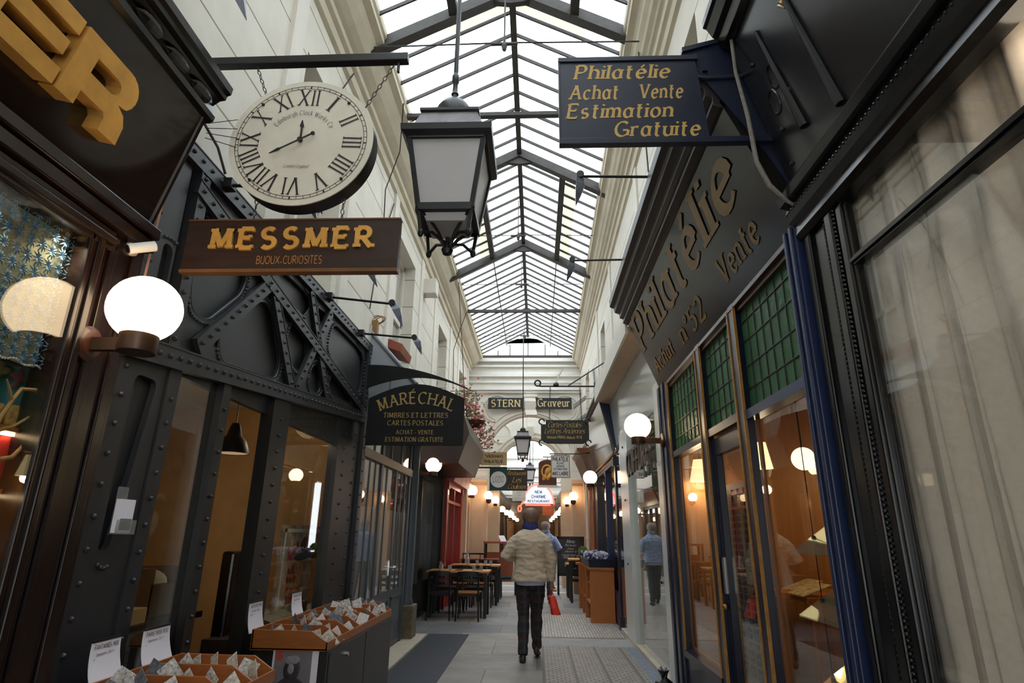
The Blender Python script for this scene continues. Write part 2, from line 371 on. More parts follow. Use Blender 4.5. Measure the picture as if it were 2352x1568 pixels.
# ------------------------------------------------------------ the palette
def S(r, g, b): return tuple(((c / 255) / 12.92 if c / 255 <= .04045 else ((c / 255 + .055) / 1.055) ** 2.4) for c in (r, g, b))
cream = brickmat('cream stone courses', S(222, 217, 204), S(218, 212, 199), S(146, 140, 126), 40.0, .46, .008, .75, 'YZ', var=.07, bump=.25, spec=.2, noise=3.0)
creamX = brickmat('cream stone courses facing', S(232, 229, 221), S(230, 227, 218), S(204, 199, 188), 40.0, .62, .006, .75, 'XZ', var=.05, bump=.15, spec=.2, noise=3.0)
tan = mat('cornice paint', S(204, 194, 172), .7, var=.10, vscale=2.5, bump=.1, bscale=14, spec=.2)
creamp = mat('cream paint', S(222, 217, 206), .7, var=.05, vscale=3, spec=.2)
whitep = mat('white paint', S(232, 230, 224), .6, var=.04, vscale=3, spec=.3)
pinkp = mat('pale salmon stone', S(214, 182, 152), .7, var=.07, vscale=5, spec=.2)
iron = mat('dark roof iron', S(58, 54, 50), .6, var=.25, vscale=12, bump=.2, bscale=40)
roofglass = glass('roof glass', (.97, .99, 1.0), 1.0, .10, dcol=(.85, .86, .84))
pane = glass('window glass', (.95, .96, .95), 1.0)
brown = mat('dark brown lacquered wood', S(27, 14, 11), .25, var=.25, vscale=4, stretch=(1, .3, .3), bump=.04, bscale=60, spec=.6)
brownl = mat('worn brown wood', S(62, 33, 22), .3, var=.3, vscale=8, spec=.6)
blackp = mat('black gloss paint', S(12, 11, 13), .24, var=.2, vscale=5, bump=.03, bscale=50, spec=.6)
blackm = mat('black satin metal', S(24, 24, 25), .4, var=.2, vscale=9)
gun = mat('charcoal riveted iron paint', S(36, 38, 42), .42, var=.10, vscale=5, bump=.03, bscale=120)
gold = mat('gold leaf', S(230, 172, 86), .38, metal=.35, var=.18, vscale=9, bump=.05, bscale=30)
goldp = mat('gold sign paint', S(206, 168, 88), .5, var=.06, vscale=20)
olddull = mat('dull gold paint', S(128, 98, 44), .45, var=.1, vscale=10)
navy = mat('navy sign paint', S(26, 32, 52), .4, var=.15, vscale=7, bump=.04, bscale=60)
bluep = mat('blue joinery paint', S(33, 48, 88), .35, var=.15, vscale=6)
navyj = mat('deep navy joinery paint', S(17, 24, 46), .3, var=.15, vscale=6)
steel = mat('grey steel paint', S(74, 80, 88), .4, var=.06, vscale=5)
ivory = mat('ivory sheet', S(226, 222, 210), .5)
paper = mat('white paper', S(236, 234, 244), .7)
ink = mat('black ink', S(22, 22, 24), .6)
woodo = mat('orange varnished wood', S(186, 112, 44), .4, var=.16, vscale=7, stretch=(1, 6, 6))
wooda = mat('amber panelling', S(186, 126, 66), .5, var=.12, vscale=5, stretch=(6, 6, .6))
ochre = mat('ochre plaster', S(190, 150, 98), .8, var=.16, vscale=2.4, spec=.2)
globe = mat('lit opal globe', (1, .85, .65), .4, emit=5.5, ecol=(1.0, .74, .46))
brass = mat('aged brass', S(150, 112, 62), .35, metal=.8, var=.2)
frost = mat('frosted lantern glass', S(196, 192, 192), .35, var=.05, vscale=2)
red = mat('red gloss paint', S(178, 36, 24), .3, var=.15)
chainm = mat('weathered chain', S(90, 84, 78), .5, metal=.6)
XL, XR = -1.9, 1.37

# ------------------------------------------------------------ floor
slab = brickmat('worn paving slabs', S(150, 144, 136), S(118, 118, 120), S(100, 94, 86), 1.15, .85, .006, .5, 'XY', var=.22, bump=.25, spec=.35, noise=2.3)
fl = struct('floor', MB().box(-6, 6, -6, 60, -.12, 0), slab)
tileA = brickmat('relief mosaic tiles', S(168, 160, 150), S(150, 142, 134), S(108, 100, 94), .0865, .06, .009, .5, 'XY', var=.16, bump=.5, noise=14)
tileB = brickmat('zigzag encaustic tiles', S(208, 204, 196), S(172, 166, 158), S(140, 134, 126), .12, .045, .010, .45, 'YX', var=.08, bump=.2, noise=12)
tileC = mat('blue grey border tiles', S(120, 128, 142), .5, var=.35, vscale=22)
tileD = mat('dark joint tiles', S(104, 96, 92), .5, var=.2, vscale=20)
pale = mat('pale step stone', S(196, 184, 164), .6, var=.12, vscale=5)
MB().box(.06, 1.20, 2, 8.95, 0, .004).build('tile_panel', tileA, fl)
MB().box(1.20, 1.335, 2, 8.95, 0, .005).build('tile_border', tileC, fl)
b = MB()
for k in range(4): b.box(.06 + .345 * k, .075 + .345 * k + .015, 2, 8.95, 0, .0055)
b.build('tile_joint', tileD, fl)
MB().box(.06, 1.335, 8.95, 9.62, 0, .004).build('threshold_slab', mat('pale grey slab', S(150, 148, 146), .55, var=.14, vscale=4), fl)
MB().box(.06, 1.30, 9.66, 12.4, 0, .004).build('tile_panel', tileB, fl)
MB().box(.06, 1.30, 9.63, 9.70, 0, .005).build('tile_border', mat('rust border tiles', S(132, 104, 92), .5, var=.4, vscale=30), fl)
MB().box(-1.62, -1.02, 3.4, 9.78, 0, .006).build('dark_mat', mat('blue black rubber mat', S(50, 53, 62), .7, var=.15, vscale=14), fl)
MB().box(-1.93, -1.62, 5.8, 9.6, 0, .03).build('threshold_slab', pale, fl)
MB().box(1.335, 1.62, 6.85, 10.4, 0, .05).build('threshold_slab', pale, fl)

# ------------------------------------------------------------ upper walls, cornices
def upper_wall(name, xf, xb, y0, y1, z0, z1, niches):
    b = MB(); x0, x1 = min(xf, xb), max(xf, xb); ys = y0
    for (a, c, zb, zt) in niches:
        b.box(x0, x1, ys, a, z0, z1); b.box(x0, x1, a, c, z0, zb); b.box(x0, x1, a, c, zt, z1); ys = c
    b.box(x0, x1, ys, y1, z0, z1)
    return struct(name, b, cream)
NL = [(.5, 1.6, 3.5, 5.4), (3.98, 5.1, 3.5, 5.36), (7.52, 8.66, 3.45, 5.5), (11.1, 12.2, 3.45, 5.44), (14.4, 15.4, 3.45, 5.4)]
NR = [(.4, 1.5, 3.6, 5.4), (3.75, 4.3, 4.0, 5.45), (7.2, 8.2, 4.1, 5.35), (10.5, 11.2, 4.0, 5.28), (14.0, 15.0, 4.0, 5.3)]
upper_wall('wall_left', -1.95, -2.3, -6, 16.6, 3.0, 6.45, NL)
upper_wall('wall_right', 1.27, 1.7, -6, 16.6, 3.76, 6.45, NR)
struct('wall_right_lower', MB().box(1.36, 1.7, 14.0, 16.6, 3.05, 3.76), cream)
shut = mat('grey shutter paint', S(168, 164, 152), .6, var=.08, vscale=4)
for i, (a, c, zb, zt) in enumerate(NL + NR):
    s = -1 if i < len(NL) else 1; xb = -2.16 if s < 0 else 1.5
    wn = struct('window_%d' % (i + 1), MB().box(min(xb, xb + s * .12), max(xb, xb + s * .12), a, c, zb, zt), shut)
    f = MB(); x0, x1 = sorted((xb, xb - s * .04))
    for yy in (a, (a + c) / 2 - .03, c - .06): f.box(x0, x1, yy, yy + .06, zb, zt)
    for zz in (zb, zb + (zt - zb) * .5, zt - .07): f.box(x0, x1, a, c, zz, zz + .07)
    f.build('window_frame', creamp, wn)
prof = [(0, 5.88), (.04, 5.9), (.05, 5.99), (.09, 6.01), (.1, 6.06), (.14, 6.08), (.2, 6.12), (.26, 6.19), (.3, 6.25), (.37, 6.27), (.37, 6.33), (.39, 6.35), (.39, 6.45), (0, 6.45)]
struct('trim_1', MB().prism2([(-1.95 + d, -6, z) for d, z in prof], [(-1.95 + d, 16.6, z) for d, z in prof]), tan)
struct('trim_2', MB().prism2([(1.27 - d * 1.25, -6, z) for d, z in prof], [(1.27 - d * .62, 16.6, z) for d, z in prof]), tan)
b = MB()
for y in (2.25, 3.72, 5.35, 7.15): b.box(-1.95, -1.915, y - .10, y + .10, 3.4, 5.9)
for y in (9.2, 10.6, 12.7, 14.1, 16.2): b.box(-1.95, -1.93, y - .12, y + .12, 3.4, 5.9)
struct('trim_3', b, creamp)
b = MB()
for y in (5.2, 6.6, 9.4, 11.7): b.box(1.245, 1.27, y - .1, y + .1, 3.9, 5.9)
struct('trim_4', b, creamp)
struct('wall_front', MB().box(-2.3, 1.7, -6.3, -6, 0, 7.3), creamX)  # unseen wall added to stop sky light leaking in from behind

# ------------------------------------------------------------ the glass roof
roof = sroot('ceiling')
RX, RZ = -.26, 7.08
def rz(x): return RZ - abs(x - RX) * (.525 if x < RX else .54)
XA, XB = -1.80, 1.2
MB().box(RX - .035, RX + .035, -.9, 16.6, RZ - .10, RZ + .02).build('ridge_beam', iron, roof)
edges = [-.9, 1.95, 4.88, 7.75, 10.68, 16.6]
for k in range(len(edges) - 1):
    y0, y1 = edges[k], edges[k + 1]
    n = max(1, round((y1 - y0) / .31)); bl, brr = MB(), MB()
    for i in range(1, n):
        y = y0 + (y1 - y0) * i / n
        bl.bar((RX, y, RZ - .02), (XA, y, rz(XA) - .02), .019, .04); brr.bar((RX, y, RZ - .02), (XB, y, rz(XB) - .02), .019, .04)
    bl.build('glazing_bars', iron, roof); brr.build('glazing_bars', iron, roof)
    for xe in (XA, XB):
        MB().prism([(RX, y0, RZ + .01), (xe, y0, rz(xe) + .01), (xe, y0, rz(xe) + .018), (RX, y0, RZ + .018)], (0, y1 - y0, 0)).build('roof_pane', roofglass, roof)
for y in edges[:-1]:
    b = MB()
    for xe in (XA, XB):
        b.bar((RX, y, RZ - .07), (xe, y, rz(xe) - .07), .075, .14); b.bar((RX, y, RZ - .14), (xe, y, rz(xe) - .14), .11, .02)
    b.prism([(RX, y - .03, RZ - .28), (RX - .22, y - .03, RZ - .25), (RX, y - .03, RZ - .02), (RX + .22, y - .03, RZ - .25)], (0, .06, 0))
    b.build('roof_truss', iron, roof)
for y0, y1 in ((7.75, 10.68), (1.95, 4.88)):
    for x in (-.87, .40): MB().bar((x, y0, rz(x) - .07), (x, y1, rz(x) - .07), .09, .12).build('purlin', iron, roof)
for x in (-.87, .40): MB().bar((x, 10.7, rz(x) - .05), (x, 16.6, rz(x) - .05), .02, .03).build('purlin', iron, roof)
dusty = glass('dusty roof pane', (.96, .95, .90), 1.0, .80, dcol=(.80, .77, .66))
for xa, xb, ya, yb_ in ((-1.10, -.93, 7.85, 10.6), (.46, .63, 7.85, 10.6), (-.95, -.30, 4.97, 5.17), (-.22, .52, 4.97, 5.17), (-.8, -.30, 7.84, 8.02), (-.22, .45, 7.84, 8.02)):
    MB().prism([(xa, ya, rz(xa) - .006), (xb, ya, rz(xb) - .006), (xb, ya, rz(xb)), (xa, ya, rz(xa))], (0, yb_ - ya, 0)).build('dusty_pane', dusty, roof)
MB().box(-1.6, 1.0, 12.66, 12.74, 6.28, 6.34).build('tie_beam', iron, roof)
MB().box(-1.6, .95, 5.96, 6.03, 6.27, 6.32).build('tie_beam', iron, roof)
for y, z in ((4.6, 6.02), (9.1, 6.33), (11.3, 6.38), (15.0, 6.5)):
    b = MB().tube([(-1.6, y, z - .02), (RX - .05, y, z), (1.0, y, z - .02)], .008, 6)
    b.tube([(RX - .05, y, z - .06), (RX - .05, y, RZ - .08)], .009, 6).lathe([(.001, -.11), (.02, -.09), (.03, -.04), (.014, 0), (.014, .05), (.001, .06)], (RX - .05, y, z), 10)
    b.tube([(RX - .18, y, z - .015), (RX + .08, y, z - .015)], .018, 6).build('tie_rod', iron, roof)

struct('ceiling_light_block', MB().box(-2.3, 1.7, -6.2, -.95, 5.2, 5.3).box(-2.3, 1.7, -1.0, -.9, 5.2, 7.3), creamp)  # unseen opaque slab added behind the camera to darken the near shop fronts
# ------------------------------------------------------------ far cross wall with its arch
def arch_wall(name, y, zt, xc, rx, zs, ry, m, x0=-2.3, x1=1.7, th=.35):
    out = [(x0, 0), (x1, 0), (x1, zt), (x0, zt)]
    hole = [(xc + rx, .001), (xc - rx, .001), (xc - rx, zs)] + [(xc - rx * math.cos(PI * k / 24), zs + ry * math.sin(PI * k / 24)) for k in range(1, 24)] + [(xc + rx, zs)]
    V, F = holes_plate(out, [hole], th)
    return mesh_obj(name, [(u, y + th / 2 + d, v) for u, v, d in V], F, m, None, kind='structure')
def archivolt(parent, y, xc, rx, zs, ry, m, prof):
    rings = []
    for k in range(33):
        a = PI * k / 32; c, s = -math.cos(a), math.sin(a)
        rings.append([(xc + (rx + d) * c, y - o, zs + (ry + d) * s) for d, o in prof])
    MB().loft(rings).build('archivolt', m, parent, smooth=True)
AP = [(-.02, 0), (-.02, .06), (.03, .07), (.05, .10), (.10, .10), (.12, .05), (.16, .05), (.18, .08), (.22, .08), (.24, .0)]
YW = 16.6
wb = arch_wall('wall_back', YW, 6.32, -.197, 1.166, 3.486, 1.166, creamX)
archivolt(wb, YW, -.197, 1.166, 3.486, 1.166, creamp, AP)
for cx_, cz_, r_ in ((-1.12, 4.83, .385), (.81, 4.83, .385)):
    b = MB(); b.tube([(cx_ + r_ * math.cos(2 * PI * k / 40), YW - .01, cz_ + r_ * math.sin(2 * PI * k / 40)) for k in range(40)], .032, 8, True)
    b.tube([(cx_ + (r_ - .08) * math.cos(2 * PI * k / 40), YW - .01, cz_ + (r_ - .08) * math.sin(2 * PI * k / 40)) for k in range(40)], .016, 8, True)
    b.build('roundel', creamp, wb, smooth=True)
b = MB()
for z, d, h in ((5.28, .09, .06), (5.35, .14, .05), (5.58, .07, .05), (5.76, .10, .06), (5.84, .05, .03), (6.05, .09, .05), (6.20, .14, .10)): b.box(-1.95, 1.3, YW - d, YW, z, z + h)
b.build('moulding', whitep, wb)
b = MB().prism([(-.377, YW, 5.155), (-.36, YW - .18, 5.155), (-.34, YW - .22, 5.01), (-.325, YW - .16, 4.77), (-.305, YW - .22, 4.62), (-.305, YW, 4.62)], (.32, 0, 0))
b.box(-.395, .02, YW - .21, YW, 5.135, 5.21); b.build('keystone', creamp, wb)
for x0, x1 in ((-1.9, -1.345), (.95, 1.37)):
    b = MB().box(x0, x1, YW - .07, YW + .36, 0, 2.62).box(x0, x1, YW - .12, YW, 2.62, 2.70).box(x0, x1, YW - .15, YW, 2.78, 2.86).box(x0, x1, YW - .09, YW, 2.70, 2.78).box(x0, x1, YW - .10, YW, 0, .2)
    b.box(x0 + .08, x1 - .08, YW - .085, YW, .35, 2.45); b.build('pilaster', pinkp, wb, bevel=.004)
for x0, x1 in ((-1.9, -1.13), (.73, 1.37)): MB().box(x0, x1, 18.45, 18.88, 0, 2.5).box(x0, x1, 18.42, 18.9, 2.5, 2.66).build('pilaster', pinkp, wb, bevel=.004)
# gable lunette above it
g = sroot('window_20'); yg = YW - .04
b = MB(); b.box(-1.7, 1.15, YW - .06, YW + .04, 6.31, 6.41)
for x in (-1.13, -.78, -.25, .25, .62): b.box(x - .014, x + .014, YW - .03, YW + .02, 6.4, rz(x) - .06)
b.box(-.95, .42, YW - .03, YW + .01, 6.86, 6.885)
b.build('window_frame', iron, g)
MB().prism([(-1.6, yg + .04, 6.4), (1.05, yg + .04, 6.4), (RX, yg + .04, RZ)], (0, .008, 0)).build('window_pane', roofglass, g)
lead = mat('pale lead flashing', S(214, 216, 214), .6, var=.15)
hood = [(RX + 1.0 * math.cos(R(a)), yg - .02, 6.36 + .56 * math.sin(R(a))) for a in range(35, 146, 5)]
tp = [(RX + 1.02 * math.cos(R(a)), yg - .02, min(rz(RX + 1.02 * math.cos(R(a))) - .03, 6.98)) for a in range(35, 146, 5)]
MB().prism(hood + tp[::-1], (0, .03, 0)).build('lunette_hood', lead, g)

w2 = arch_wall('wall_far', 18.5, 6.0, -.20, .95, 3.30, .95, creamX)
archivolt(w2, 18.5, -.20, .95, 3.30, .95, creamp, AP)
MB().prism([(-.31, 18.5, 4.63), (-.31, 18.34, 4.63), (-.29, 18.38, 4.27), (-.29, 18.5, 4.27)], (.21, 0, 0)).build('keystone', creamp, w2)
for cx_ in (-1.11, .72):
    MB().tube([(cx_ + .29 * math.cos(2 * PI * k / 32), 18.49, 4.43 + .29 * math.sin(2 * PI * k / 32)) for k in range(32)], .025, 8, True).build('roundel', creamp, w2, smooth=True)
b = MB(); b.box(-2.3, -1.9, 16.95, 18.5, 0, 6.0); b.box(1.37, 1.7, 16.95, 18.5, 0, 6.0); struct('wall_vestibule', b, creamp)
rv = sroot('ceiling_vestibule')  # unseen glass roof, added here to brighten the second arch
MB().box(-2.3, 1.7, 16.95, 18.85, 6.0, 6.01).build('roof_pane', roofglass, rv)
b = MB()
for k in range(6): b.box(-2.3, 1.7, 17.1 + .3 * k, 17.13 + .3 * k, 5.95, 6.0)
b.build('glazing_bars', iron, rv)
b = MB(); b.box(-2.2, -1.9, 18.85, 34, 3.0, 6.0); b.box(1.37, 1.7, 18.85, 34, 3.0, 6.0); struct('wall_gallery', b, creamp)
b = MB(); b.box(-2.2, 1.7, 34, 34.3, 3.35, 6.4)
for z in (3.5, 4.0, 4.5, 5.0, 5.5): b.box(-1.9, 1.37, 33.9, 34, z, z + .14)
struct('wall_end_upper', b, whitep)
r2 = sroot('ceiling_gallery')
for s in (-1, 1):
    xe = -2.0 if s < 0 else 1.5
    MB().prism([(-.25, 18.85, 6.5), (xe, 18.85, 5.9), (xe, 18.85, 5.91), (-.25, 18.85, 6.51)], (0, 15.2, 0)).build('roof_pane', roofglass, r2)
    b = MB()
    for k in range(25): b.bar((-.25, 19 + .6 * k, 6.47), (xe, 19 + .6 * k, 5.87), .04, .05)
    b.build('glazing_bars', iron, r2)
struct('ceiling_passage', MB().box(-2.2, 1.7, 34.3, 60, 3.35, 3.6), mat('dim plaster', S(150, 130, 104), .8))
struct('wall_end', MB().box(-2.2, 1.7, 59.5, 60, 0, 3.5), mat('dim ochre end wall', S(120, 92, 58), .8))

# ------------------------------------------------------------ shop rooms (walls behind the glass)
def room(tagname, xf, xb, y0, y1, zt, mw, mf=None, mc=None):
    s = 1 if xb > xf else -1; x0, x1 = min(xf, xb), max(xf, xb)
    b = MB(); e0, e1 = (xb, xb + .08) if s > 0 else (xb - .08, xb)
    b.box(e0, e1, y0 - .05, y1 + .05, 0, zt); b.box(x0, x1, y0 - .05, y0, 0, zt); b.box(x0, x1, y1, y1 + .05, 0, zt)
    struct('wall_' + tagname, b, mw)
    struct('ceiling_' + tagname, MB().box(x0 - (.05 if s < 0 else 0), x1 + (0 if s < 0 else .05), y0 - .05, y1 + .05, zt, zt + .06), mc or creamp)
    if mf: struct('floor_' + tagname, MB().box(x0, x1, y0, y1, 0, .02), mf)
darkf = mat('dark wood floor', S(62, 46, 36), .45, var=.2, vscale=6)
room('messmer_shop', -2.0, -2.42, -2, 2.33, 2.9, mat('olive green wall', S(120, 116, 84), .8), darkf)
room('iron_shop', -1.99, -4.6, 2.6, 6.34, 2.72, ochre, darkf, mat('dim white ceiling', S(190, 180, 160), .8))
room('steel_shop', -1.97, -4.2, 6.45, 9.15, 2.9, mat('pale grey interior', S(190, 180, 168), .8), pale)
room('restaurant', -2.2, -4.4, 9.9, 12.65, 2.8, mat('tan interior', S(150, 112, 72), .8), darkf)
room('red_shop', -1.95, -3.4, 12.8, 15.4, 2.8, mat('warm brown interior', S(150, 104, 62), .8), darkf)
room('stamp_shop', 1.46, 4.4, 2.85, 6.45, 2.98, wooda, mat('brown tile floor', S(96, 76, 66), .5, var=.2), mat('warm cream ceiling', S(206, 176, 132), .8))
room('white_shop', 1.53, 4.0, 6.9, 10.3, 3.5, mat('pale teal interior', S(150, 160, 152), .8, var=.2, vscale=1.5), pale)
room('blue_shop', 1.45, 3.2, 10.5, 13.9, 2.9, mat('brown interior', S(120, 84, 56), .8), darkf)

# ------------------------------------------------------------ left: the brown shop with the gold letters
def lensmb(b, c, n, u, lr, wr, h):
    """a carved leaf: a low bulge of half-length lr and half-width wr on the surface (n out, u along)"""
    c, n, u = Vector(c), Vector(n).normalized(), Vector(u).normalized(); v = n.cross(u); rings = []
    for j in range(7):
        t = -1 + 2 * j / 6; wv = wr * math.sqrt(max(0, 1 - t * t)) + .002; hh = h * math.sqrt(max(0, 1 - t * t)) + .001
        rings.append([c + u * (lr * t) + v * (wv * math.cos(PI * k / 5)) + n * (hh * math.sin(PI * k / 5)) for k in range(6)])
    b.loft(rings)
t = thing('shopfront', 'dark brown lacquered shopfront with big gold letters on its sloping fascia', 'shopfront', (-1.95, 2.3, 0))
MB().box(-2.0, -1.90, 2.25, 2.53, 0, 2.86).box(-1.9, -1.885, 2.30, 2.34, .2, 2.7).box(-1.9, -1.885, 2.44, 2.49, .2, 2.7).build('pillar', brown, t, bevel=.004)
b = MB()
for x0, a, c in ((-1.872, 2.215, 2.25), (-1.885, 2.195, 2.22), (-1.88, 2.175, 2.197)): b.box(-2.0, x0, a, c, .0, 2.66)
for x0, a, c in ((-1.865, 2.645, 2.68), (-1.875, 2.68, 2.71), (-1.855, 2.72, 2.78), (-1.84, 2.79, 2.845), (-1.88, 2.62, 2.65)): b.box(-2.0, x0, -2, 2.30 if a < 2.7 else 2.53, a, c)
b.build('window_frame', brown, t, bevel=.006)
MB().box(-2.0, -1.9, -2, 2.18, 0, .55).build('stall_riser', brown, t)
MB().box(-1.897, -1.891, -2, 2.18, .55, 2.63).build('window_pane', pane, t)
MB().prism([(-1.9, -2, 2.85), (-1.73, -2, 3.51), (-1.95, -2, 3.56), (-2.0, -2, 2.85)], (0, 4.53, 0)).build('fascia', blackp if False else mat('dark umber lacquer', S(30, 20, 18), .18, var=.15, vscale=3, spec=.6), t)
MB().bar((-1.735, 2.50, 3.5), (-1.895, 2.50, 2.86), .008, .012, (0, 1, 0)).build('fascia_trim', mat('thin grey line', S(90, 84, 78), .5), t)
pc = [(-1.74, 3.49), (-1.705, 3.50), (-1.70, 3.53), (-1.72, 3.545), (-1.725, 3.60), (-1.69, 3.63), (-1.66, 3.635), (-1.655, 3.66), (-1.635, 3.67), (-1.63, 3.71), (-1.65, 3.73), (-1.96, 3.75), (-1.96, 3.5)]
b = MB().prism([(x, -2, z) for x, z in pc], (0, 4.55, 0))
for k in range(14): lensmb(b, (-1.712, 2.42 - .21 * k, 3.585), (.85, 0, -.5), (0, 1, .12), .10, .035, .02)
b.build('cornice', blackp, t, bevel=.003)
wv = Vector((.2463, 0, .9692)); no = Vector((.9692, 0, -.2463)); fo = Vector((-1.9, 0, 2.85))
def on_f(y, s): return fo + wv * s + Vector((0, y, 0))
def letter(outline, holes):
    V, F = holes_plate(outline, holes, .075)
    return [tuple(on_f(u, v) + no * (.0375 + d)) for u, v, d in V], F
Rout = [(1.725, .47), (1.97, .47)] + [(1.97 + .085 * math.sin(R(a)), .385 + .085 * math.cos(R(a))) for a in (15, 35, 55, 75, 95, 115, 135)] + [(1.985, .315), (2.03, .295), (2.055, .255), (2.06, .17), (1.955, .17), (1.955, .225), (1.94, .245), (1.815, .245), (1.815, .18), (1.725, .18)]
Rin = [(1.815, .40), (1.93, .40)] + [(1.93 + .035 * math.sin(R(a)), .365 + .035 * math.cos(R(a))) for a in (30, 60, 90, 120, 150)] + [(1.93, .33), (1.815, .33)]
Eout = [(1.36, .47), (1.705, .47), (1.705, .405), (1.45, .405), (1.45, .36), (1.69, .36), (1.69, .297), (1.45, .297), (1.45, .25), (1.71, .25), (1.71, .18), (1.36, .18)]
for out, ins in ((Rout, [Rin]), (Eout, [])):
    V, F = letter(out, ins); mesh_obj('letter', V, F, gold, t, bevel=.003)
# what the brown window shows
t2 = thing('lace_panel', 'blue knotted lace panel hanging in the brown shop window', 'textile', (-1.97, 1.7, 2.06))
bl = mat('dusty blue cord', S(66, 104, 128), .7, var=.3, vscale=20); b = MB()
for i in range(17):
    for j in range(10):
        y0 = 1.36 + .0515 * i; z0 = 2.075 + .062 * j + .008 * (i % 2); c = Vector((-1.955, y0, z0))
        for a in range(0, 360, 36):
            d = Vector((0, math.cos(R(a)) * .029, math.sin(R(a)) * .037)); b.tube([c, c + d * .5 + Vector((.006, 0, 0)), c + d], [.0012, .004, .0012], 4)
b.build('lattice', bl, t2, smooth=True)
MB().box(-1.985, -1.98, 1.3, 2.21, 2.05, 2.64).build('backing', mat('sage backing', S(138, 140, 112), .8, var=.1), t2)
b = MB(); n = 46
L = [(-2.06 + .02 * math.sin(k * .9), 1.3 + .98 * k / n, 2.06) for k in range(n + 1)]; Rr = [(p[0] + .01 * math.sin(i), p[1], 1.80) for i, p in enumerate(L)]
b.loft([[L[k], Rr[k], (Rr[k][0] - .006, Rr[k][1], Rr[k][2]), (L[k][0] - .006, L[k][1], L[k][2])] for k in range(n + 1)])
tag(b.build('teal_drape', mat('teal satin', S(62, 120, 122), .4, var=.3, vscale=9), smooth=True), 'teal satin drape under the blue lace in the brown shop window', 'drape')
b = MB()
for k in range(22): b.ball((-1.955, 1.98 + .011 * k, 2.048 - .006 * math.sin(k * .7)), .005, 8, 6)
tag(b.build('bead_string', mat('pearly beads', S(190, 196, 196), .15), smooth=True), 'string of pearly beads along the lower edge of the blue lace', 'beads')
for i, (y, z) in enumerate(((2.165, 2.00), (2.075, 2.01))):
    b = MB()
    for a in (20, 90, 160, 250): lensmb(b, (-2.02, y + .022 * math.cos(R(a)), z + .02 * math.sin(R(a))), (1, 0, 0), (0, math.cos(R(a)), math.sin(R(a))), .028, .012, .006)
    tag(b.build('felt_leaf', mat('burgundy felt' if i == 0 else 'olive felt', S(84, 34, 40) if i == 0 else S(92, 88, 40), .8)), ('burgundy' if i == 0 else 'olive') + ' leaf ornament pinned on the teal drape', 'ornament')
b = MB().tube([(-1.95, 1.9, 1.60), (-1.95, 2.02, 1.70), (-1.95, 2.06, 1.84), (-1.95, 2.085, 1.90), (-1.95, 2.11, 1.95), (-1.95, 2.225, 1.97)], [.011, .010, .008, .007, .007, .007], 8)
b.tube([(-1.95, 2.02, 1.70), (-1.95, 2.10, 1.685), (-1.95, 2.15, 1.70), (-1.95, 2.18, 1.74), (-1.95, 2.19, 1.81), (-1.95, 2.24, 1.88)], [.009, .009, .008, .007, .005, .003], 8)
b.tube([(-1.95, 2.05, 1.78), (-1.95, 2.12, 1.81), (-1.95, 2.22, 1.89)], [.008, .006, .004], 7).tube([(-1.95, 2.085, 1.90), (-1.95, 2.06, 1.94), (-1.95, 2.04, 1.97)], [.006, .005, .003], 6)
tag(b.build('branch', mat('dry bark', S(150, 118, 72), .8, var=.3, vscale=20), smooth=True), 'bare tan branch across the brown shop window', 'branch')
def cushion(name, c, w_, h_, d, m, lab):
    b = MB(); rings = []
    for j in range(9):
        tt = -1 + 2 * j / 8; s = (1 - abs(tt) ** 4) ** .5 if abs(tt) < 1 else .06; s = max(.06, s)
        rings.append([(c[0] + d * tt, c[1] + w_ * s * math.copysign(abs(math.cos(a)) ** .45, math.cos(a)), c[2] + h_ + h_ * s * math.copysign(abs(math.sin(a)) ** .45, math.sin(a))) for a in [2 * PI * k / 24 for k in range(24)]])
    return tag(b.loft(rings).build(name, m, smooth=True, sharp=80), lab, 'cushion')
gfab = mat('gold brocade', S(190, 146, 70), .5, var=.55, vscale=40)
for z, nm in ((1.812, 'upper'), (1.586, 'middle'), (1.36, 'lower')): tag(MB().box(-2.40, -1.975, 1.3, 2.31, z - .018, z).build('display_shelf', woodo), nm + ' wooden display shelf behind the brown shop window', 'shelf')
cushion('brocade_cushion', (-2.02, 2.195, 1.812), .055, .045, .03, gfab, 'gold brocade cushion beside the window frame, above the red roll')
cushion('brocade_cushion', (-2.02, 2.085, 1.812), .04, .042, .03, gfab, 'gold brocade cushion farther from the window frame')
cushion('red_cushion', (-2.02, 2.165, 1.586), .036, .098, .03, mat('red felt', S(186, 34, 26), .8, var=.1), 'upright red felt cushion under the gold brocade cushion')
tag(MB().box(-2.03, -1.99, 2.21, 2.275, 1.587, 1.685).build('patterned_box', mat('patterned dark fabric', S(60, 58, 66), .6, var=.9, vscale=60), bevel=.006), 'dark patterned box next to the upright red cushion', 'box')
cushion('ochre_cushion', (-2.01, 2.24, 1.687), .032, .05, .02, mat('ochre felt', S(170, 128, 62), .7, var=.3, vscale=16), 'ochre cushion on the dark patterned box')
tag(MB().box(-2.35, -1.985, 1.9, 2.30, 1.361, 1.44).build('display_stand', mat('cream display cloth', S(206, 190, 160), .8), bevel=.01), 'cream covered display stand holding bracelets', 'stand')
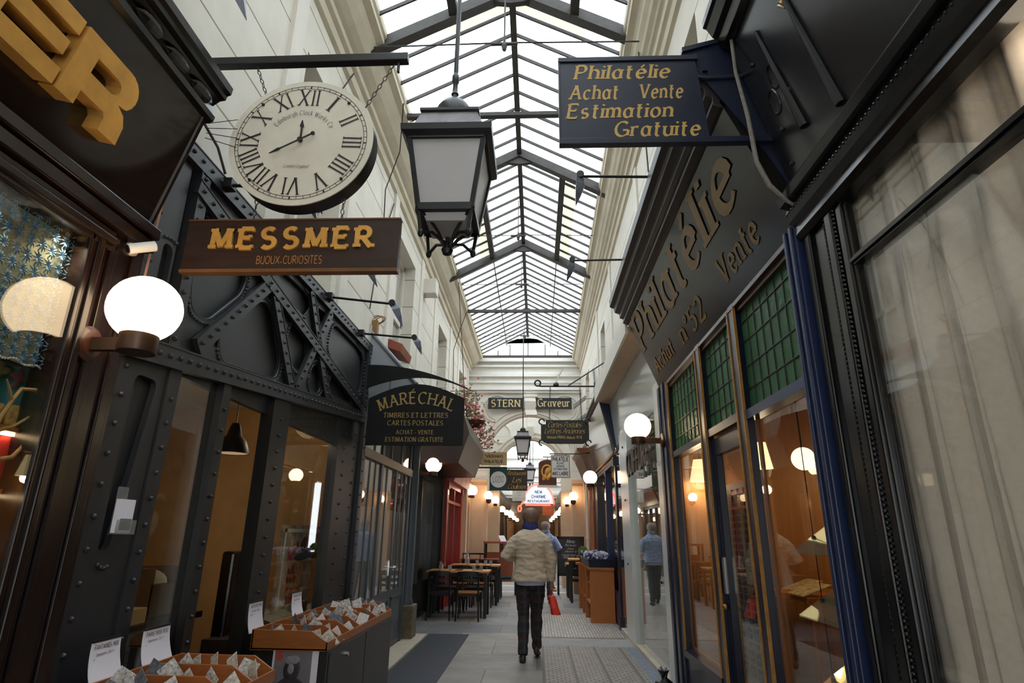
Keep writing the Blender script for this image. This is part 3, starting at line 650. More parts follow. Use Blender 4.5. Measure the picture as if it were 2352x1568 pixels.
for i, (y, z) in enumerate(((2.18, 1.475), (2.22, 1.48), (2.19, 1.52), (2.235, 1.525), (2.205, 1.555))):
    tag(MB().tube([(-2.0 + .004 * i, y + .026 * math.cos(2 * PI * k / 18), z + .03 * math.sin(2 * PI * k / 18)) for k in range(18)], .008, 8, True).build('bead_bracelet', mat('pale turquoise beads' if i % 2 else 'silver beads', S(150, 190, 176) if i % 2 else S(190, 190, 186), .25, var=.4, vscale=80), smooth=True),
        ['lowest silver bracelet on the display stand', 'turquoise bracelet low at the window frame', 'silver bracelet in the middle of the pile', 'turquoise bracelet higher at the window frame', 'silver bracelet on top of the pile'][i], 'bracelet', 'bracelets on the display stand')
# window spot lamps
for i, y in enumerate((1.75, 2.1)):
    o = bpy.data.lights.new('window_spot', 'SPOT'); o.energy = 8; o.color = (1, .82, .58); o.spot_size = R(110); o.shadow_soft_size = .04
    q = bpy.data.objects.new('window_spot_light', o); COL.objects.link(q); q.location = (-1.925, y, 2.60); q.rotation_euler = (R(0), R(-10), 0)
    k = thing('spot_lamp', 'small black window spot lamp near the lace panel' if i else 'small black window spot lamp deeper in the brown shop', 'lamp', (-1.93, y, 2.68), 'window spot lamps')
    MB().lathe([(.0, .0), (.022, .0), (.022, .07), (.012, .08), (.0, .08)], (-1.93, y, 2.68), 14).build('lamp_can', blackm, k); MB().tube([(-1.93, y, 2.74), (-1.93, y, 2.82)], .006, 6).build('stem', blackm, k)

strip_m = mat('warm strip light', (1, .85, .6), .4, emit=7, ecol=(1, .74, .42))
for i, (z, lab) in enumerate(((1.786, 'thin warm strip light under the upper display shelf'), (1.56, 'thin warm strip light under the middle display shelf'))):
    tag(MB().box(-2.0, -1.985, 1.95, 2.29, z - .006, z + .006).build('strip_light', strip_m), lab, 'lamp', 'strip lights in the brown shop window')

# ------------------------------------------------------------ left: the riveted iron shop
XF = -1.90
t = thing('iron_shopfront', 'charcoal riveted iron shopfront with lattice girders over its windows', 'shopfront', (-1.95, 4.4, 0))
def rivets(b, pts, r=.011, x=None):
    for y, z in pts:
        b.loft([[((x or XF) + h, y + r * q * math.cos(PI * k / 4), z + r * q * math.sin(PI * k / 4)) for k in range(8)] for h, q in ((-.002, 1.25), (.006, 1.1), (.013, .5))])
def along(a, c, n, off=0, ends=.5):
    a, c = Vector(a), Vector(c); d = (c - a); m_ = Vector((-d.y, d.x)).normalized() * off
    return [tuple(a + d * ((i + ends) / (n - 1 + 2 * ends)) + m_) for i in range(n)]
def bz(y): return 2.34 + (y - 2.71) * .0986          # the sill girder climbs gently
def girder(name, a, c, wd, n, th=.03, x1=XF, double=False):
    """flat plate girder between two (y,z) points with a row of rivets"""
    a, c = Vector(a), Vector(c); d = (c - a).normalized(); m_ = Vector((-d.y, d.x)) * (wd / 2)
    q = [a - m_, c - m_, c + m_, a + m_]
    b = MB().prism([(x1 - th, p.x, p.y) for p in q], (th, 0, 0))
    e = MB().prism([(x1 - th, p.x, p.y) for p in [a + m_ * .93, c + m_ * .93, c + m_ * .8, a + m_ * .8]], (th + .004, 0, 0)); b.add(e.v, e.f)
    rows = (-.25 * wd, .25 * wd) if double else (0,)
    for o_ in rows: rivets(b, along(a, c, n, o_), x=x1)
    return b.build(name, gun, t)
MB().box(-1.985, -1.946, 2.54, 6.4, 2.25, 3.5).build('back_plate', gun, t)
def tri(pts, r=.07): return rpoly(pts, r)
O = [rpoly(q, r_, 5) for q, r_ in (
    ([(2.94, 3.2), (3.42, 3.12), (3.53, 3.05), (3.49, 2.91), (3.16, 2.60), (3.0, 2.60), (2.95, 2.72)], .07),
    ([(3.37, 2.425), (3.31, 2.55), (3.36, 2.63), (3.67, 2.93), (3.84, 3.0), (4.01, 2.92), (4.19, 2.65), (4.15, 2.52), (4.04, 2.49)], .07),
    ([(3.86, 3.20), (3.98, 3.32), (4.46, 3.34), (4.60, 3.30), (4.60, 3.24), (4.5, 3.13), (3.96, 3.17)], .05),
    ([(4.24, 2.86), (4.29, 3.02), (4.62, 2.99), (4.68, 2.82), (4.58, 2.68), (4.44, 2.67), (4.30, 2.75)], .08),
    ([(4.76, 2.64), (4.78, 2.77), (4.87, 2.84), (5.0, 2.81), (5.06, 2.69), (5.01, 2.60), (4.8, 2.58)], .07),
    ([(4.77, 3.32), (4.98, 3.34), (5.02, 3.28), (4.93, 3.18), (4.79, 3.25)], .04),
    ([(5.22, 3.33), (6.0, 3.34), (6.22, 3.30), (6.26, 3.10), (6.22, 2.86), (5.12, 3.02), (5.12, 3.18)], .10),
    ([(5.22, 2.75), (5.30, 2.85), (5.88, 2.77), (5.94, 2.71), (5.30, 2.65)], .05))]
out = [(2.80, bz(2.8)), (6.38, bz(6.38)), (6.38, 3.48), (2.80, 3.48)]
V, F = holes_plate(out, O, .03)
b = MB().add([(-1.928 + d, u, v) for u, v, d in V], F)
for o in O:
    c = sum((Vector(p) for p in o), Vector((0, 0))) / len(o)
    acc = 0; prev = None
    for i, p in enumerate(o):
        p = Vector(p); q = Vector(o[(i + 1) % len(o)])
        if (q - p).length < .06:                        # rivets follow the rounded corners
            rivets(b, [tuple(p + (p - c).normalized() * .028)], .009, -1.913)
b.build('gusset_plate', gun, t)
rim = MB()
for o in O: rim.tube([(-1.918, u, v) for u, v in o], .007, 5, True)
rim.build('opening_rim', gun, t, smooth=True)
girder('sill_girder', (2.53, bz(2.53) - .055), (6.40, bz(6.40) - .055), .115, 44, x1=-1.875, th=.06)
girder('top_girder', (2.56, 3.435), (6.42, 3.435), .11, 40, x1=-1.88, th=.05)
girder('girder_post', (2.86, bz(2.86)), (2.86, 3.40), .10, 12, x1=-1.886)
girder('diagonal_girder', (2.80, 3.28), (6.34, 2.71), .095, 34, x1=-1.874)
girder('diagonal_girder', (3.07, 2.42), (3.80, 3.12), .10, 11, x1=-1.878)
girder('diagonal_girder', (3.90, 3.08), (4.38, 2.50), .10, 9, x1=-1.880)
girder('diagonal_girder', (4.46, 2.51), (5.04, 3.38), .09, 12, x1=-1.882)
girder('diagonal_girder', (4.54, 3.38), (5.16, 2.60), .09, 12, x1=-1.884)
girder('girder_post', (6.33, bz(6.3)), (6.33, 3.40), .10, 14, x1=-1.878)
# the left pier with its arched recess
V, F = holes_plate([(2.54, 0), (2.83, 0), (2.96, bz(2.9) - .1), (2.76, bz(2.75) + .02), (2.76, 3.4), (2.54, 3.4)],
                   [rpoly([(2.655, 1.36), (2.72, 1.36), (2.83, 2.16), (2.66, 2.16)], [.02, .03, .05, .05]), rpoly([(2.66, 2.40), (2.74, 2.40), (2.74, 2.86), (2.66, 2.86)], .04)], .03)
b = MB().add([(-1.925 + d, u, v) for u, v, d in V], F)
rivets(b, [(2.585, .15 + .135 * k) for k in range(24)], .011, -1.91); b.box(-1.99, -1.945, 2.54, 2.84, 0, 3.4)
rivets(b, [(2.66 + .03 * k, 2.885 + .012 * math.sin(k * .8)) for k in range(4)] + [(2.67 + .02 * k, 1.30 - .015 * math.sin(k * .8)) for k in range(4)], .009, -1.91)
b.build('pier', gun, t)
def post(name, y0, y1, m_, x1=XF, rx=True, n=16, lean=0):
    zt = bz((y0 + y1) / 2) - .09
    b = MB().prism2([(-1.99, y0, 0), (x1, y0, 0), (x1, y1, 0), (-1.99, y1, 0)], [(-1.99, y0 + lean, zt), (x1, y0 + lean, zt), (x1, y1 + lean, zt), (-1.99, y1 + lean, zt)])
    if rx: rivets(b, [((y0 + y1) / 2 + lean * (k + .5) / n, .1 + (zt - .15) * k / n) for k in range(n)], .010, x1)
    return b.build(name, m_, t)
post('window_post', 2.84, 2.94, gun, n=17, lean=.06)
post('window_post', 3.44, 3.53, blackm, n=17)
post('window_post', 4.15, 4.44, blackm, n=19)
post('window_post', 5.62, 6.0, blackm, n=18); post('end_post', 6.0, 6.34, blackm, x1=-1.91, n=20)
post('end_post', 6.34, 6.42, gun, x1=-1.87, n=20)
MB().box(-1.985, -1.90, 2.84, 6.34, 0, .34).build('stall_riser', blackm, t)
for a, c in ((2.95, 3.44), (4.44, 5.62)): MB().prism([(-1.95, a, .34), (-1.95, c, .34), (-1.95, c, bz(c) - .1), (-1.95, a, bz(a) - .1)], (.006, 0, 0)).build('window_pane', pane, t)
# beside and inside it
k = thing('leaflet_holder', 'clear leaflet holder with white flyers on the riveted iron pier', 'leaflet holder', (-1.9, 2.74, 1.42))
acr = glass('clear acrylic', (.9, .92, .92), 1.5, dirt=.25)
MB().box(-1.908, -1.904, 2.70, 2.77, 1.43, 1.635).box(-1.876, -1.873, 2.69, 2.825, 1.43, 1.49).box(-1.908, -1.873, 2.69, 2.825, 1.427, 1.43).build('holder', acr, k)
MB().box(-1.90, -1.879, 2.695, 2.80, 1.433, 1.58).build('leaflets', paper, k)
b = MB().box(-1.879, -1.8785, 2.715, 2.795, 1.445, 1.495); b.build('printed_photo', mat('grey photo print', S(110, 104, 104), .6, var=.6, vscale=60), k)
k = thing('pendant_lamp', 'black bell pendant lamp hanging inside the iron shop', 'lamp', (-2.42, 4.65, 2.0))
MB().lathe([(.0, .24), (.03, .24), (.045, .2), (.06, .14), (.10, .1), (.125, .03), (.13, .0), (.122, .0), (.11, .03), (.05, .13), (.0, .14)], (-2.42, 4.65, 2.03), 28).build('lamp_shade', blackm, k, smooth=True)
MB().lathe([(.0, .02), (.12, .012), (.12, .018), (.0, .03)], (-2.42, 4.65, 2.022), 24).build('reflector', mat('warm reflector', S(220, 170, 100), .4, emit=.25, ecol=(1, .7, .4)), k)
MB().tube([(-2.42, 4.65, 2.27), (-2.42, 4.65, 2.64)], .004, 6).lathe([(.0, 0), (.045, 0), (.045, .12), (0, .12)], (-2.42, 4.65, 2.45), 16).build('cord', blackm, k)
MB().lathe([(.0, 0), (.17, .0), (.17, .035), (0, .04)], (-2.40, 4.65, 2.675), 24).build('ceiling_rose', whitep, k)
for i, (x, y) in enumerate(((-3.3, 3.6), (-3.3, 5.0), (-2.07, 5.35))):
    o = bpy.data.lights.new('shop_fill', 'POINT'); o.energy = (2.4, 2.4, 5)[i]; o.color = (1, .80, .56); o.shadow_soft_size = .15  # added fill lights without fixtures; the last one brightens the poster
    q = bpy.data.objects.new('shop_fill_light', o); COL.objects.link(q); q.location = (x, y, 1.5 if i < 2 else 2.4)
tag(MB().box(-2.7, -2.5, 2.96, 3.05, .02, 2.6).box(-2.52, -2.5, 3.05, 3.4, .02, 2.7).build('door_leaf', mat('grey white door', S(132, 132, 130), .5, var=.1)), 'open grey white door leaf inside the iron shop', 'door')
k = thing('framed_poster', 'large framed floral poster behind the iron shop glass', 'poster', (-2.2, 5.9, .75))
MB().box(-2.22, -2.2, 5.30, 6.30, .62, 1.50).build('poster_sheet', mat('faded poster print', S(176, 160, 130), .6, var=.7, vscale=7, bump=0), k)
b = MB()
for a, c, z0, z1 in ((5.36, 5.39, .7, 1.47), (6.22, 6.25, .7, 1.47), (5.36, 6.25, .7, .73), (5.36, 6.25, 1.44, 1.47)): b.box(-2.2, -2.196, a, c, z0, z1)
b.build('pale_border', mat('pale border', S(226, 222, 210), .6), k)
b = MB(); pr = random.Random(3)
for i in range(26): lensmb(b, (-2.198, 5.48 + pr.random() * .22, .84 + pr.random() * .5), (1, 0, 0), (0, pr.random() - .5, pr.random() - .5), .035, .02, .003)
b.build('red_flowers', mat('poster red', S(190, 62, 42), .6, var=.4, vscale=20), k)
b = MB(); lensmb(b, (-2.198, 5.98, .98), (1, 0, 0), (0, .2, 1), .2, .10, .003); lensmb(b, (-2.198, 5.62, .80), (1, 0, 0), (0, 1, .1), .10, .04, .003); b.build('pale_shapes', mat('poster pale grey', S(214, 212, 196), .6, var=.3, vscale=20), k)
b = MB(); lensmb(b, (-2.198, 5.88, 1.33), (1, 0, 0), (0, 1, 0), .13, .07, .003); lensmb(b, (-2.198, 5.86, 1.22), (1, 0, 0), (0, 1, 0), .25, .04, .003); b.build('dark_shapes', mat('poster slate', S(48, 60, 72), .6, var=.3, vscale=20), k)
k = thing('desk', 'dark wooden desk inside the iron shop', 'desk', (-2.9, 4.0, .02))
MB().box(-3.2, -2.4, 3.5, 4.55, .86, .90).build('desk_top', brown, k); MB().box(-3.2, -2.45, 3.55, 4.5, .02, .86).build('desk_body', brown, k)
tag(MB().box(-2.72, -2.42, 3.6, 3.92, .901, .99).build('wooden_tray', mat('pale box wood', S(206, 168, 100), .6), bevel=.004), 'pale wooden tray on the dark desk', 'tray')
k = thing('cardboard_box', 'open cardboard box with crumpled paper on the dark desk', 'box', (-2.75, 4.35, .9))
b = MB(); b.box(-2.95, -2.55, 4.14, 4.15, .9, 1.2).box(-2.95, -2.55, 4.52, 4.53, .9, 1.2).box(-2.95, -2.94, 4.14, 4.53, .9, 1.2).box(-2.56, -2.55, 4.14, 4.53, .9, 1.1).build('carton', mat('brown card', S(104, 76, 50), .8), k)
MB().ball((-2.74, 4.33, 1.10), .15, 16, 10, (1, 1, .6)).build('crumpled_paper', mat('cream crumpled paper', S(220, 204, 168), .8, bump=.8, bscale=18), k)
tag(MB().prism([(-2.26, 4.62, 1.3), (-2.26, 4.9, 1.3), (-2.26, 4.9, .02), (-2.26, 4.62, .02)], (-.1, 0, 0)).build('chair_back', brown, bevel=.02), 'tall dark chair back beside the wooden desk', 'chair')
tag(MB().prism([(-2.05, 5.0, .72), (-2.3, 5.0, .80), (-2.3, 5.0, .84), (-2.05, 5.0, .76)], (0, .5, 0)).build('album', mat('album of grey prints', S(150, 136, 112), .6, var=.5, vscale=16)), 'slanted album of prints behind the iron shop glass', 'album')
tag(MB().box(-2.35, -1.99, 4.5, 5.6, .34, .72).build('window_plinth', darkf), 'dark window plinth under the slanted album', 'plinth')

# ------------------------------------------------------------ left: the grey steel shop
t = thing('steel_shopfront', 'slate grey steel shopfront with double doors and slim glazing bars', 'shopfront', (-1.9, 7.8, 0))
for y0, y1 in ((6.43, 6.53), (7.28, 7.38), (8.94, 9.02)): MB().box(-1.97, -1.886, y0, y1, 0, 2.80).build('post', steel, t, bevel=.004)
b = MB().lathe([(.10, .0), (.10, .05), (.085, .09), (.085, 2.2), (.11, 2.26), (.11, 2.3), (.0, 2.3)], (-1.9, 9.25, .46), 20); b.build('round_column', steel, t, smooth=True)
MB().box(-2.05, -1.76, 9.1, 9.42, 0, .46).build('column_base', mat('mossy stone', S(112, 102, 82), .8, var=.35, vscale=14), t, bevel=.015)
MB().box(-1.96, -1.865, 6.43, 9.02, 2.24, 2.34).build('transom_bar', mat('warm grey rail', S(150, 128, 108), .5), t)
MB().box(-1.96, -1.885, 6.43, 9.02, 2.74, 2.84).build('head_rail', steel, t)
for y in (6.80, 7.05, 7.62, 8.16, 8.45, 8.70):
    w_ = .05 if y in (8.16,) else .017
    MB().box(-1.925, -1.896, y - w_, y + w_, .72, 2.25).build('glazing_bar', steel, t)
for y in (6.95, 7.8, 8.4): MB().box(-1.925, -1.896, y - .02, y + .02, 2.34, 2.75).build('glazing_bar', steel, t)
MB().box(-1.909, -1.903, 6.53, 8.94, .74, 2.25).build('window_pane', pane, t); MB().box(-1.909, -1.903, 6.53, 8.94, 2.34, 2.75).build('window_pane', pane, t)
MB().box(-1.916, -1.912, 6.53, 8.94, .74, 1.72).build('frosted_film', glass('white frosted film', (.9, .9, .9), .6, dirt=.7, dcol=(.72, .70, .68)), t)
b = MB().box(-1.955, -1.898, 6.53, 8.94, .05, .74)
for a, c in ((6.62, 7.24), (7.46, 8.08), (8.24, 8.86)): b.box(-1.9, -1.885, a, c, .12, .15).box(-1.9, -1.885, a, c, .62, .65).box(-1.9, -1.885, a, a + .03, .12, .65).box(-1.9, -1.885, c - .03, c, .12, .65)
b.build('lower_panel', steel, t)
for y in (8.06, 8.24): MB().tube([(-1.905, y, 1.02), (-1.85, y, 1.02), (-1.845, y + (.06 if y < 8.1 else -.06), 1.02)], .011, 8).box(-1.905, -1.895, y - .015, y + .015, .92, 1.1).build('door_handle', mat('polished chrome', S(210, 210, 210), .15, metal=1), t)
t = thing('canopy', 'pale grey sloping canopy over the steel shopfront', 'canopy', (-1.7, 7.8, 2.8))
lg = mat('pale blue grey panel', S(164, 170, 176), .4, var=.06, vscale=3)
MB().prism([(-1.95, 6.5, 3.66), (-1.40, 6.5, 3.08), (-1.43, 6.5, 2.96), (-1.9, 6.5, 2.82)], (0, 2.6, 0)).build('canopy_body', lg, t)
MB().tube([(-1.96, 6.5, 3.70), (-1.37, 6.5, 3.06)], .025, 10).tube([(-1.37, 6.5, 3.06), (-1.37, 9.1, 3.06)], .025, 10).build('rim_tube', mat('grey tube', S(120, 124, 130), .4), t)
tag(MB().box(-1.99, -1.93, 6.45, 6.5, 3.5, 3.76).build('junction_box', mat('light grey box', S(190, 192, 194), .5)), 'light grey junction box above the iron girders', 'box')
b = MB()
for k in range(3): b.tube([(-1.9 + .07 * math.cos(2 * PI * i / 20) + .01 * k, 6.56 + .02 * k, 3.86 + .05 * math.sin(2 * PI * i / 20 + k * .3)) for i in range(20)], .006, 5, True)
b.box(-1.95, -1.88, 6.52, 6.6, 3.5, 3.84)
tag(b.build('coiled_cable', mat('orange wood and grey wire', S(150, 110, 60), .6)), 'coil of grey cable on a small wooden post above the canopy', 'cable')
tag(MB().prism([(-1.93, 7.2, 3.72), (-1.75, 7.2, 3.66), (-1.73, 7.2, 3.76), (-1.93, 7.2, 3.84)], (0, .6, 0)).build('roof_tile_box', mat('terracotta', S(140, 74, 48), .7, var=.2)), 'terracotta planter box above the pale canopy', 'planter')
tag(MB().prism([(-1.93, 11.0, 3.95), (-1.78, 11.0, 3.92), (-1.76, 11.0, 4.02), (-1.93, 11.0, 4.06)], (0, .5, 0)).build('red_planter', mat('dark red terracotta', S(120, 40, 30), .7, var=.2)), 'dark red planter box under the third wall niche', 'planter')
tag(MB().box(-1.95, -1.72, 9.3, 9.55, 5.35, 5.62).build('speaker_box', creamp, bevel=.01), 'cream painted box fixed high on the cream wall', 'box')

# ------------------------------------------------------------ fronts farther along, built to one pattern
def front(name, label, side, x, y0, y1, zt, m, mi, panes, riser=.5, fas=None, fm=None, transom=None, corn=True, pw=.16):
    s = 1 if side > 0 else -1
    def bx(b, d0, d1, *a): xs = sorted((x + s * d0, x + s * d1)); return b.box(xs[0], xs[1], *a)
    t = thing(name, label, 'shopfront', (x, (y0 + y1) / 2, 0))
    for a, c in ((y0, y0 + pw), (y1 - pw, y1)):
        b = bx(MB(), .1, -.04, a, c, 0, zt); bx(b, .1, -.06, a - .01, c + .01, 0, .2); bx(b, .1, -.07, a - .015, c + .015, zt - .16, zt); b.build('pillar', m, t, bevel=.004)
    bx(MB(), .1, -.02, y0 + pw, y1 - pw, 0, riser).build('stall_riser', mi, t)
    bx(MB(), .1, -.03, y0 + pw, y1 - pw, zt - .1, zt).build('head_rail', m, t)
    n = panes; wd = (y1 - y0 - 2 * pw) / n
    for i in range(1, n): bx(MB(), .08, -.02, y0 + pw + wd * i - .03, y0 + pw + wd * i + .03, riser, zt - .1).build('mullion', mi, t)
    if transom: bx(MB(), .08, -.02, y0 + pw, y1 - pw, transom - .03, transom + .03).build('transom_bar', mi, t)
    bx(MB(), .045, .051, y0 + pw, y1 - pw, riser, zt - .1).build('window_pane', pane, t)
    if fas:
        MB().prism([(x - s * d, y0, z) for d, z in fas], (0, y1 - y0, 0)).build('fascia', fm or m, t)
        if corn:
            d, z = max(fas[:3], key=lambda q: q[1]); b = MB()
            for dd, zz, h in ((.0, 0, .04), (.04, .04, .04), (.07, .08, .05)): bx(b, 0, -(d + dd), y0, y1, z + zz, z + zz + h)
            b.build('cornice', m, t)
    return t
t = front('restaurant_shopfront', 'black restaurant front behind the wooden café tables', -1, -2.15, 9.9, 12.7, 2.55, blackp, blackp, 2, .6, [(0.05, 2.55), (.85, 2.56), (1.02, 3.05), (.92, 3.36), (.05, 3.6)], mat('dark brown fascia board', S(62, 46, 40), .4, var=.15), None, False, .3)
MB().box(-2.15, -1.97, 9.45, 9.95, 0, 2.6).build('side_panel', blackp, t); MB().box(-2.2, -1.93, 12.55, 12.79, 0, 2.7).build('corner_pillar', blackp, t)
front('red_shopfront', 'red painted shopfront with gilt edges past the café tables', -1, -1.92, 12.8, 15.4, 2.5, red, red, 2, .7, [(0, 2.5), (.16, 2.5), (.42, 3.2), (0, 3.3)], mat('faded pink marbled fascia', S(190, 120, 116), .5, var=.5, vscale=4), 2.1)
b = MB(); b.box(-2.2, -1.9, 15.45, 16.6, 0, 3.1); struct('wall_pier', b, pinkp)
for i, y in enumerate((15.5, 16.2)):
    q = MB().box(-1.9, -1.78, y, y + .26, 0, 2.55); q.box(-1.9, -1.75, y - .03, y + .29, 2.55, 2.72); q.box(-1.9, -1.76, y - .02, y + .28, 0, .18); struct('trim_%d' % (10 + i), q, pinkp)
tag(MB().box(-1.895, -1.87, 15.82, 16.14, .75, 2.3).build('wall_showcase', mat('dark showcase glass', S(74, 56, 44), .15, var=.5, vscale=5)), 'narrow dark showcase on the salmon stone pier', 'showcase')
front('ochre_shopfront', 'ochre draped shopfront just past the arch on the table side', -1, -1.92, 18.95, 22.8, 2.6, mat('ochre joinery', S(150, 104, 52), .5, var=.2), brownl, 3, .5, [(0, 2.6), (.15, 2.6), (.35, 3.1), (0, 3.15)], brownl)
front('brown_shopfront', 'brown timber shopfront just past the arch on the planter side', 1, 1.39, 18.95, 22.8, 2.6, brownl, brownl, 3, .5, [(0, 2.6), (.15, 2.6), (.35, 3.1), (0, 3.15)], brown)
for i in range(4):
    front('gallery_shopfront', 'amber lit timber front deep in the passage, %s bay on the table side' % ('first', 'second', 'third', 'fourth')[i], -1, -1.92, 23.4 + 4 * i, 27.3 + 4 * i, 2.6, brownl, ochre if i % 2 else brownl, 3, .4, [(0, 2.6), (.1, 2.6), (.3, 3.1), (0, 3.15)], brownl)['group'] = 'gallery fronts on the table side'
    front('gallery_shopfront', 'amber lit timber front deep in the passage, %s bay on the planter side' % ('first', 'second', 'third', 'fourth')[i], 1, 1.39, 23.4 + 4 * i, 27.3 + 4 * i, 2.6, brownl, ochre if i % 2 else brownl, 3, .4, [(0, 2.6), (.1, 2.6), (.3, 3.1), (0, 3.15)], brownl)['group'] = 'gallery fronts on the planter side'
b = MB(); b.box(-2.4, -2.2, 18.9, 60, 0, 3.0); b.box(1.7, 1.9, 18.9, 60, 0, 3.0); struct('wall_shops', b, mat('amber shop backs', S(190, 130, 64), .8, var=.5, vscale=1.4))

# ------------------------------------------------------------ right: the black shop with the curtain
t = thing('black_shopfront', 'glossy black shopfront with beaded frame around a curtained window', 'shopfront', (1.45, 2.3, 0))
b = MB().box(1.39, 1.44, 2.41, 2.80, 0, 2.98)
for y0, y1, x in ((2.42, 2.47, 1.375), (2.50, 2.56, 1.365), (2.60, 2.70, 1.385), (2.72, 2.78, 1.365)): b.box(x, 1.42, y0, y1, 0, 2.95)
b.build('pillar', blackp, t, bevel=.008)
for y, r in ((2.485, .008), (2.575, .006)):
    b = MB()
    for k in range(130): b.ball((1.374, y, .1 + .022 * k), r, 8, 5)
    b.build('beading', blackp, t, smooth=True)
b = MB()
pr = [(1.36, 2.90), (1.34, 2.93), (1.345, 2.98), (1.315, 3.0), (1.30, 3.04), (1.315, 3.08), (1.28, 3.09), (1.265, 3.13), (1.29, 3.17), (1.36, 3.2), (1.425, 3.2), (1.425, 2.9)]
b.prism([(x, -2, z) for x, z in pr], (0, 4.80, 0))
for k in range(120): b.ball((1.302, 2.78 - .03 * k, 3.04), .007, 6, 4)
b.build('architrave', blackp, t, smooth=True)
MB().prism([(1.36, -2, 3.19), (1.12, -2, 4.15), (1.3, -2, 4.18), (1.5, -2, 3.19)], (0, 4.79, 0)).build('fascia', mat('blue black sign board', S(24, 25, 31), .25, var=.2, vscale=3, spec=.6), t)
b = MB()
for y, z0, z1 in ((2.48, 3.36, 3.98), (2.20, 3.26, 4.05)):
    for f0, f1, r in ((0, 1, .02),):
        a = Vector((1.36 - .25 * (z0 - 3.2) - .01, y, z0)); c = Vector((1.36 - .25 * (z1 - 3.2) - .01, y + .03, z1)); b.tube([a, a.lerp(c, .5), c], [.024, .016, .008], 8)
rr_ = random.Random(5)
for y, z in ((2.66, 3.9), (2.66, 3.48), (2.70, 3.30), (2.48, 3.58)): b.lathe([(.0, 0), (.013, 0), (.010, -.012), (0, -.014)], (1.36 - .25 * (z - 3.2) - .002, y, z), 10, 'x')
b.build('batten', blackm, t, smooth=True)
b = MB()
for y, z in ((2.62, 3.62), (2.54, 3.72)): b.tube([(1.36 - .25 * (z + .07 * math.sin(2 * PI * k / 20) - 3.2) - .004, y + .045 * math.cos(2 * PI * k / 20), z + .07 * math.sin(2 * PI * k / 20)) for k in range(20)], .006, 5, True)
b.build('ghost_lettering', blackp, t)
pcr = [(1.12, 4.13), (1.08, 4.14), (1.06, 4.2), (1.03, 4.22), (1.0, 4.28), (.98, 4.29), (.98, 4.34), (1.3, 4.36), (1.3, 4.13)]
MB().prism([(x, -2, z) for x, z in pcr], (0, 4.79, 0)).build('cornice', blackp, t, bevel=.004)
MB().box(1.40, 1.5, -2, 2.42, 0, .5).build('stall_riser', blackp, t)
b = MB().box(1.385, 1.45, -2, 2.42, 2.585, 2.625); b.box(1.375, 1.39, -2, 2.42, 2.597, 2.612); b.build('transom_bar', blackp, t)
MB().box(1.405, 1.411, -2, 2.42, .5, 2.92).build('window_pane', glass('front window glass', (.97, .97, .96), .85), t)
# curtain and its room
b = MB(); n = 260; cr = random.Random(11); ph = [cr.random() * .5 for _ in range(60)]
def cx_at(y, z): 
    u = y * 24; k = .026 * math.sin(u + .9 * math.sin(y * 3.1)) + .013 * math.sin(2.3 * u + 1.1) + .006 * math.sin(4.3 * u)
    return 1.515 + k * 1.15 * (1.0 if z < 2.6 else .8) + .006 * math.sin(z * 1.3 + y * 4)
zs = [.3, .8, 1.3, 1.8, 2.3, 2.7, 3.1]; rows = []
for i in range(n + 1):
    y = -2 + 4.52 * i / n
    rows.append([(cx_at(y - .10 * (2.95 - z) / 2.6 * math.sin(y * 2), z), y, z) for z in zs] + [(cx_at(y, z) + .004, y, z) for z in zs[::-1]])
cm = mat('ivory voile curtain', S(216, 204, 188), .85, var=.06, vscale=40, spec=.1)
tag(b.loft(rows).build('curtain', cm, smooth=True, sharp=70), 'long pleated ivory curtain behind the black framed window', 'curtain')
tag(MB().box(1.58, 1.584, -2, 2.74, .3, 2.95).build('voile_blind', cm), 'flat ivory voile blind hanging behind the pleated curtain', 'blind')
struct('wall_curtain_room', MB().box(1.95, 2.0, -2, 2.8, 0, 3.13).box(1.55, 1.95, 2.78, 2.82, 0, 3.13).box(1.5, 2.0, -2.05, -2, 0, 3.13), whitep); struct('ceiling_curtain_room', MB().box(1.5, 2.0, -2, 2.8, 3.13, 3.16), whitep)
for i, (y, e) in enumerate(((-.6, 1.5), (1.4, 1.8))):
    o = bpy.data.lights.new('curtain_fill', 'POINT'); o.energy = e; o.color = (1, .84, .66); o.shadow_soft_size = .12  # fill lights added between glass and curtain, no fixture there
    q = bpy.data.objects.new('curtain_fill_light', o); COL.objects.link(q); q.location = (1.44, y, 2.86)

# ------------------------------------------------------------ right: the stamp shop
t = thing('stamp_shopfront', 'navy and gilt stamp shop front with green leaded transoms', 'shopfront', (1.45, 4.6, 0))
MB().box(1.34, 1.46, 2.805, 2.94, 0, 3.0).box(1.325, 1.345, 2.82, 2.85, 0, 3.0).box(1.325, 1.345, 2.89, 2.92, 0, 3.0).build('near_post', mat('dark blue post paint', S(25, 38, 72), .4, var=.12, vscale=6), t, bevel=.006)
MB().box(1.35, 1.46, 6.10, 6.56, 0, 3.0).box(1.335, 1.36, 6.40, 6.5, 0, 3.0).box(1.335, 1.36, 6.2, 6.3, 0, 3.0).build('far_post', navyj, t, bevel=.006)
for y0, y1 in ((4.82, 4.94), (3.90, 4.01)): MB().box(1.36, 1.425, y0, y1, 0, 3.0).build('mullion', navyj, t, bevel=.004)
bluep2 = mat('dark blue post paint', S(25, 38, 72), .4, var=.12, vscale=6)
gl_ = mat('gilt wood bead', S(168, 118, 54), .4, var=.25, vscale=20)
b = MB()
for y in (6.08, 4.94, 4.80, 4.01, 3.88): b.box(1.352, 1.37, y, y + .016, .45, 2.97)
b.build('gilt_bead', gl_, t)
MB().box(1.38, 1.45, 2.94, 6.1, 2.92, 3.0).box(1.355, 1.39, 2.94, 6.1, 2.955, 2.985).build('head_rail', brownl, t)
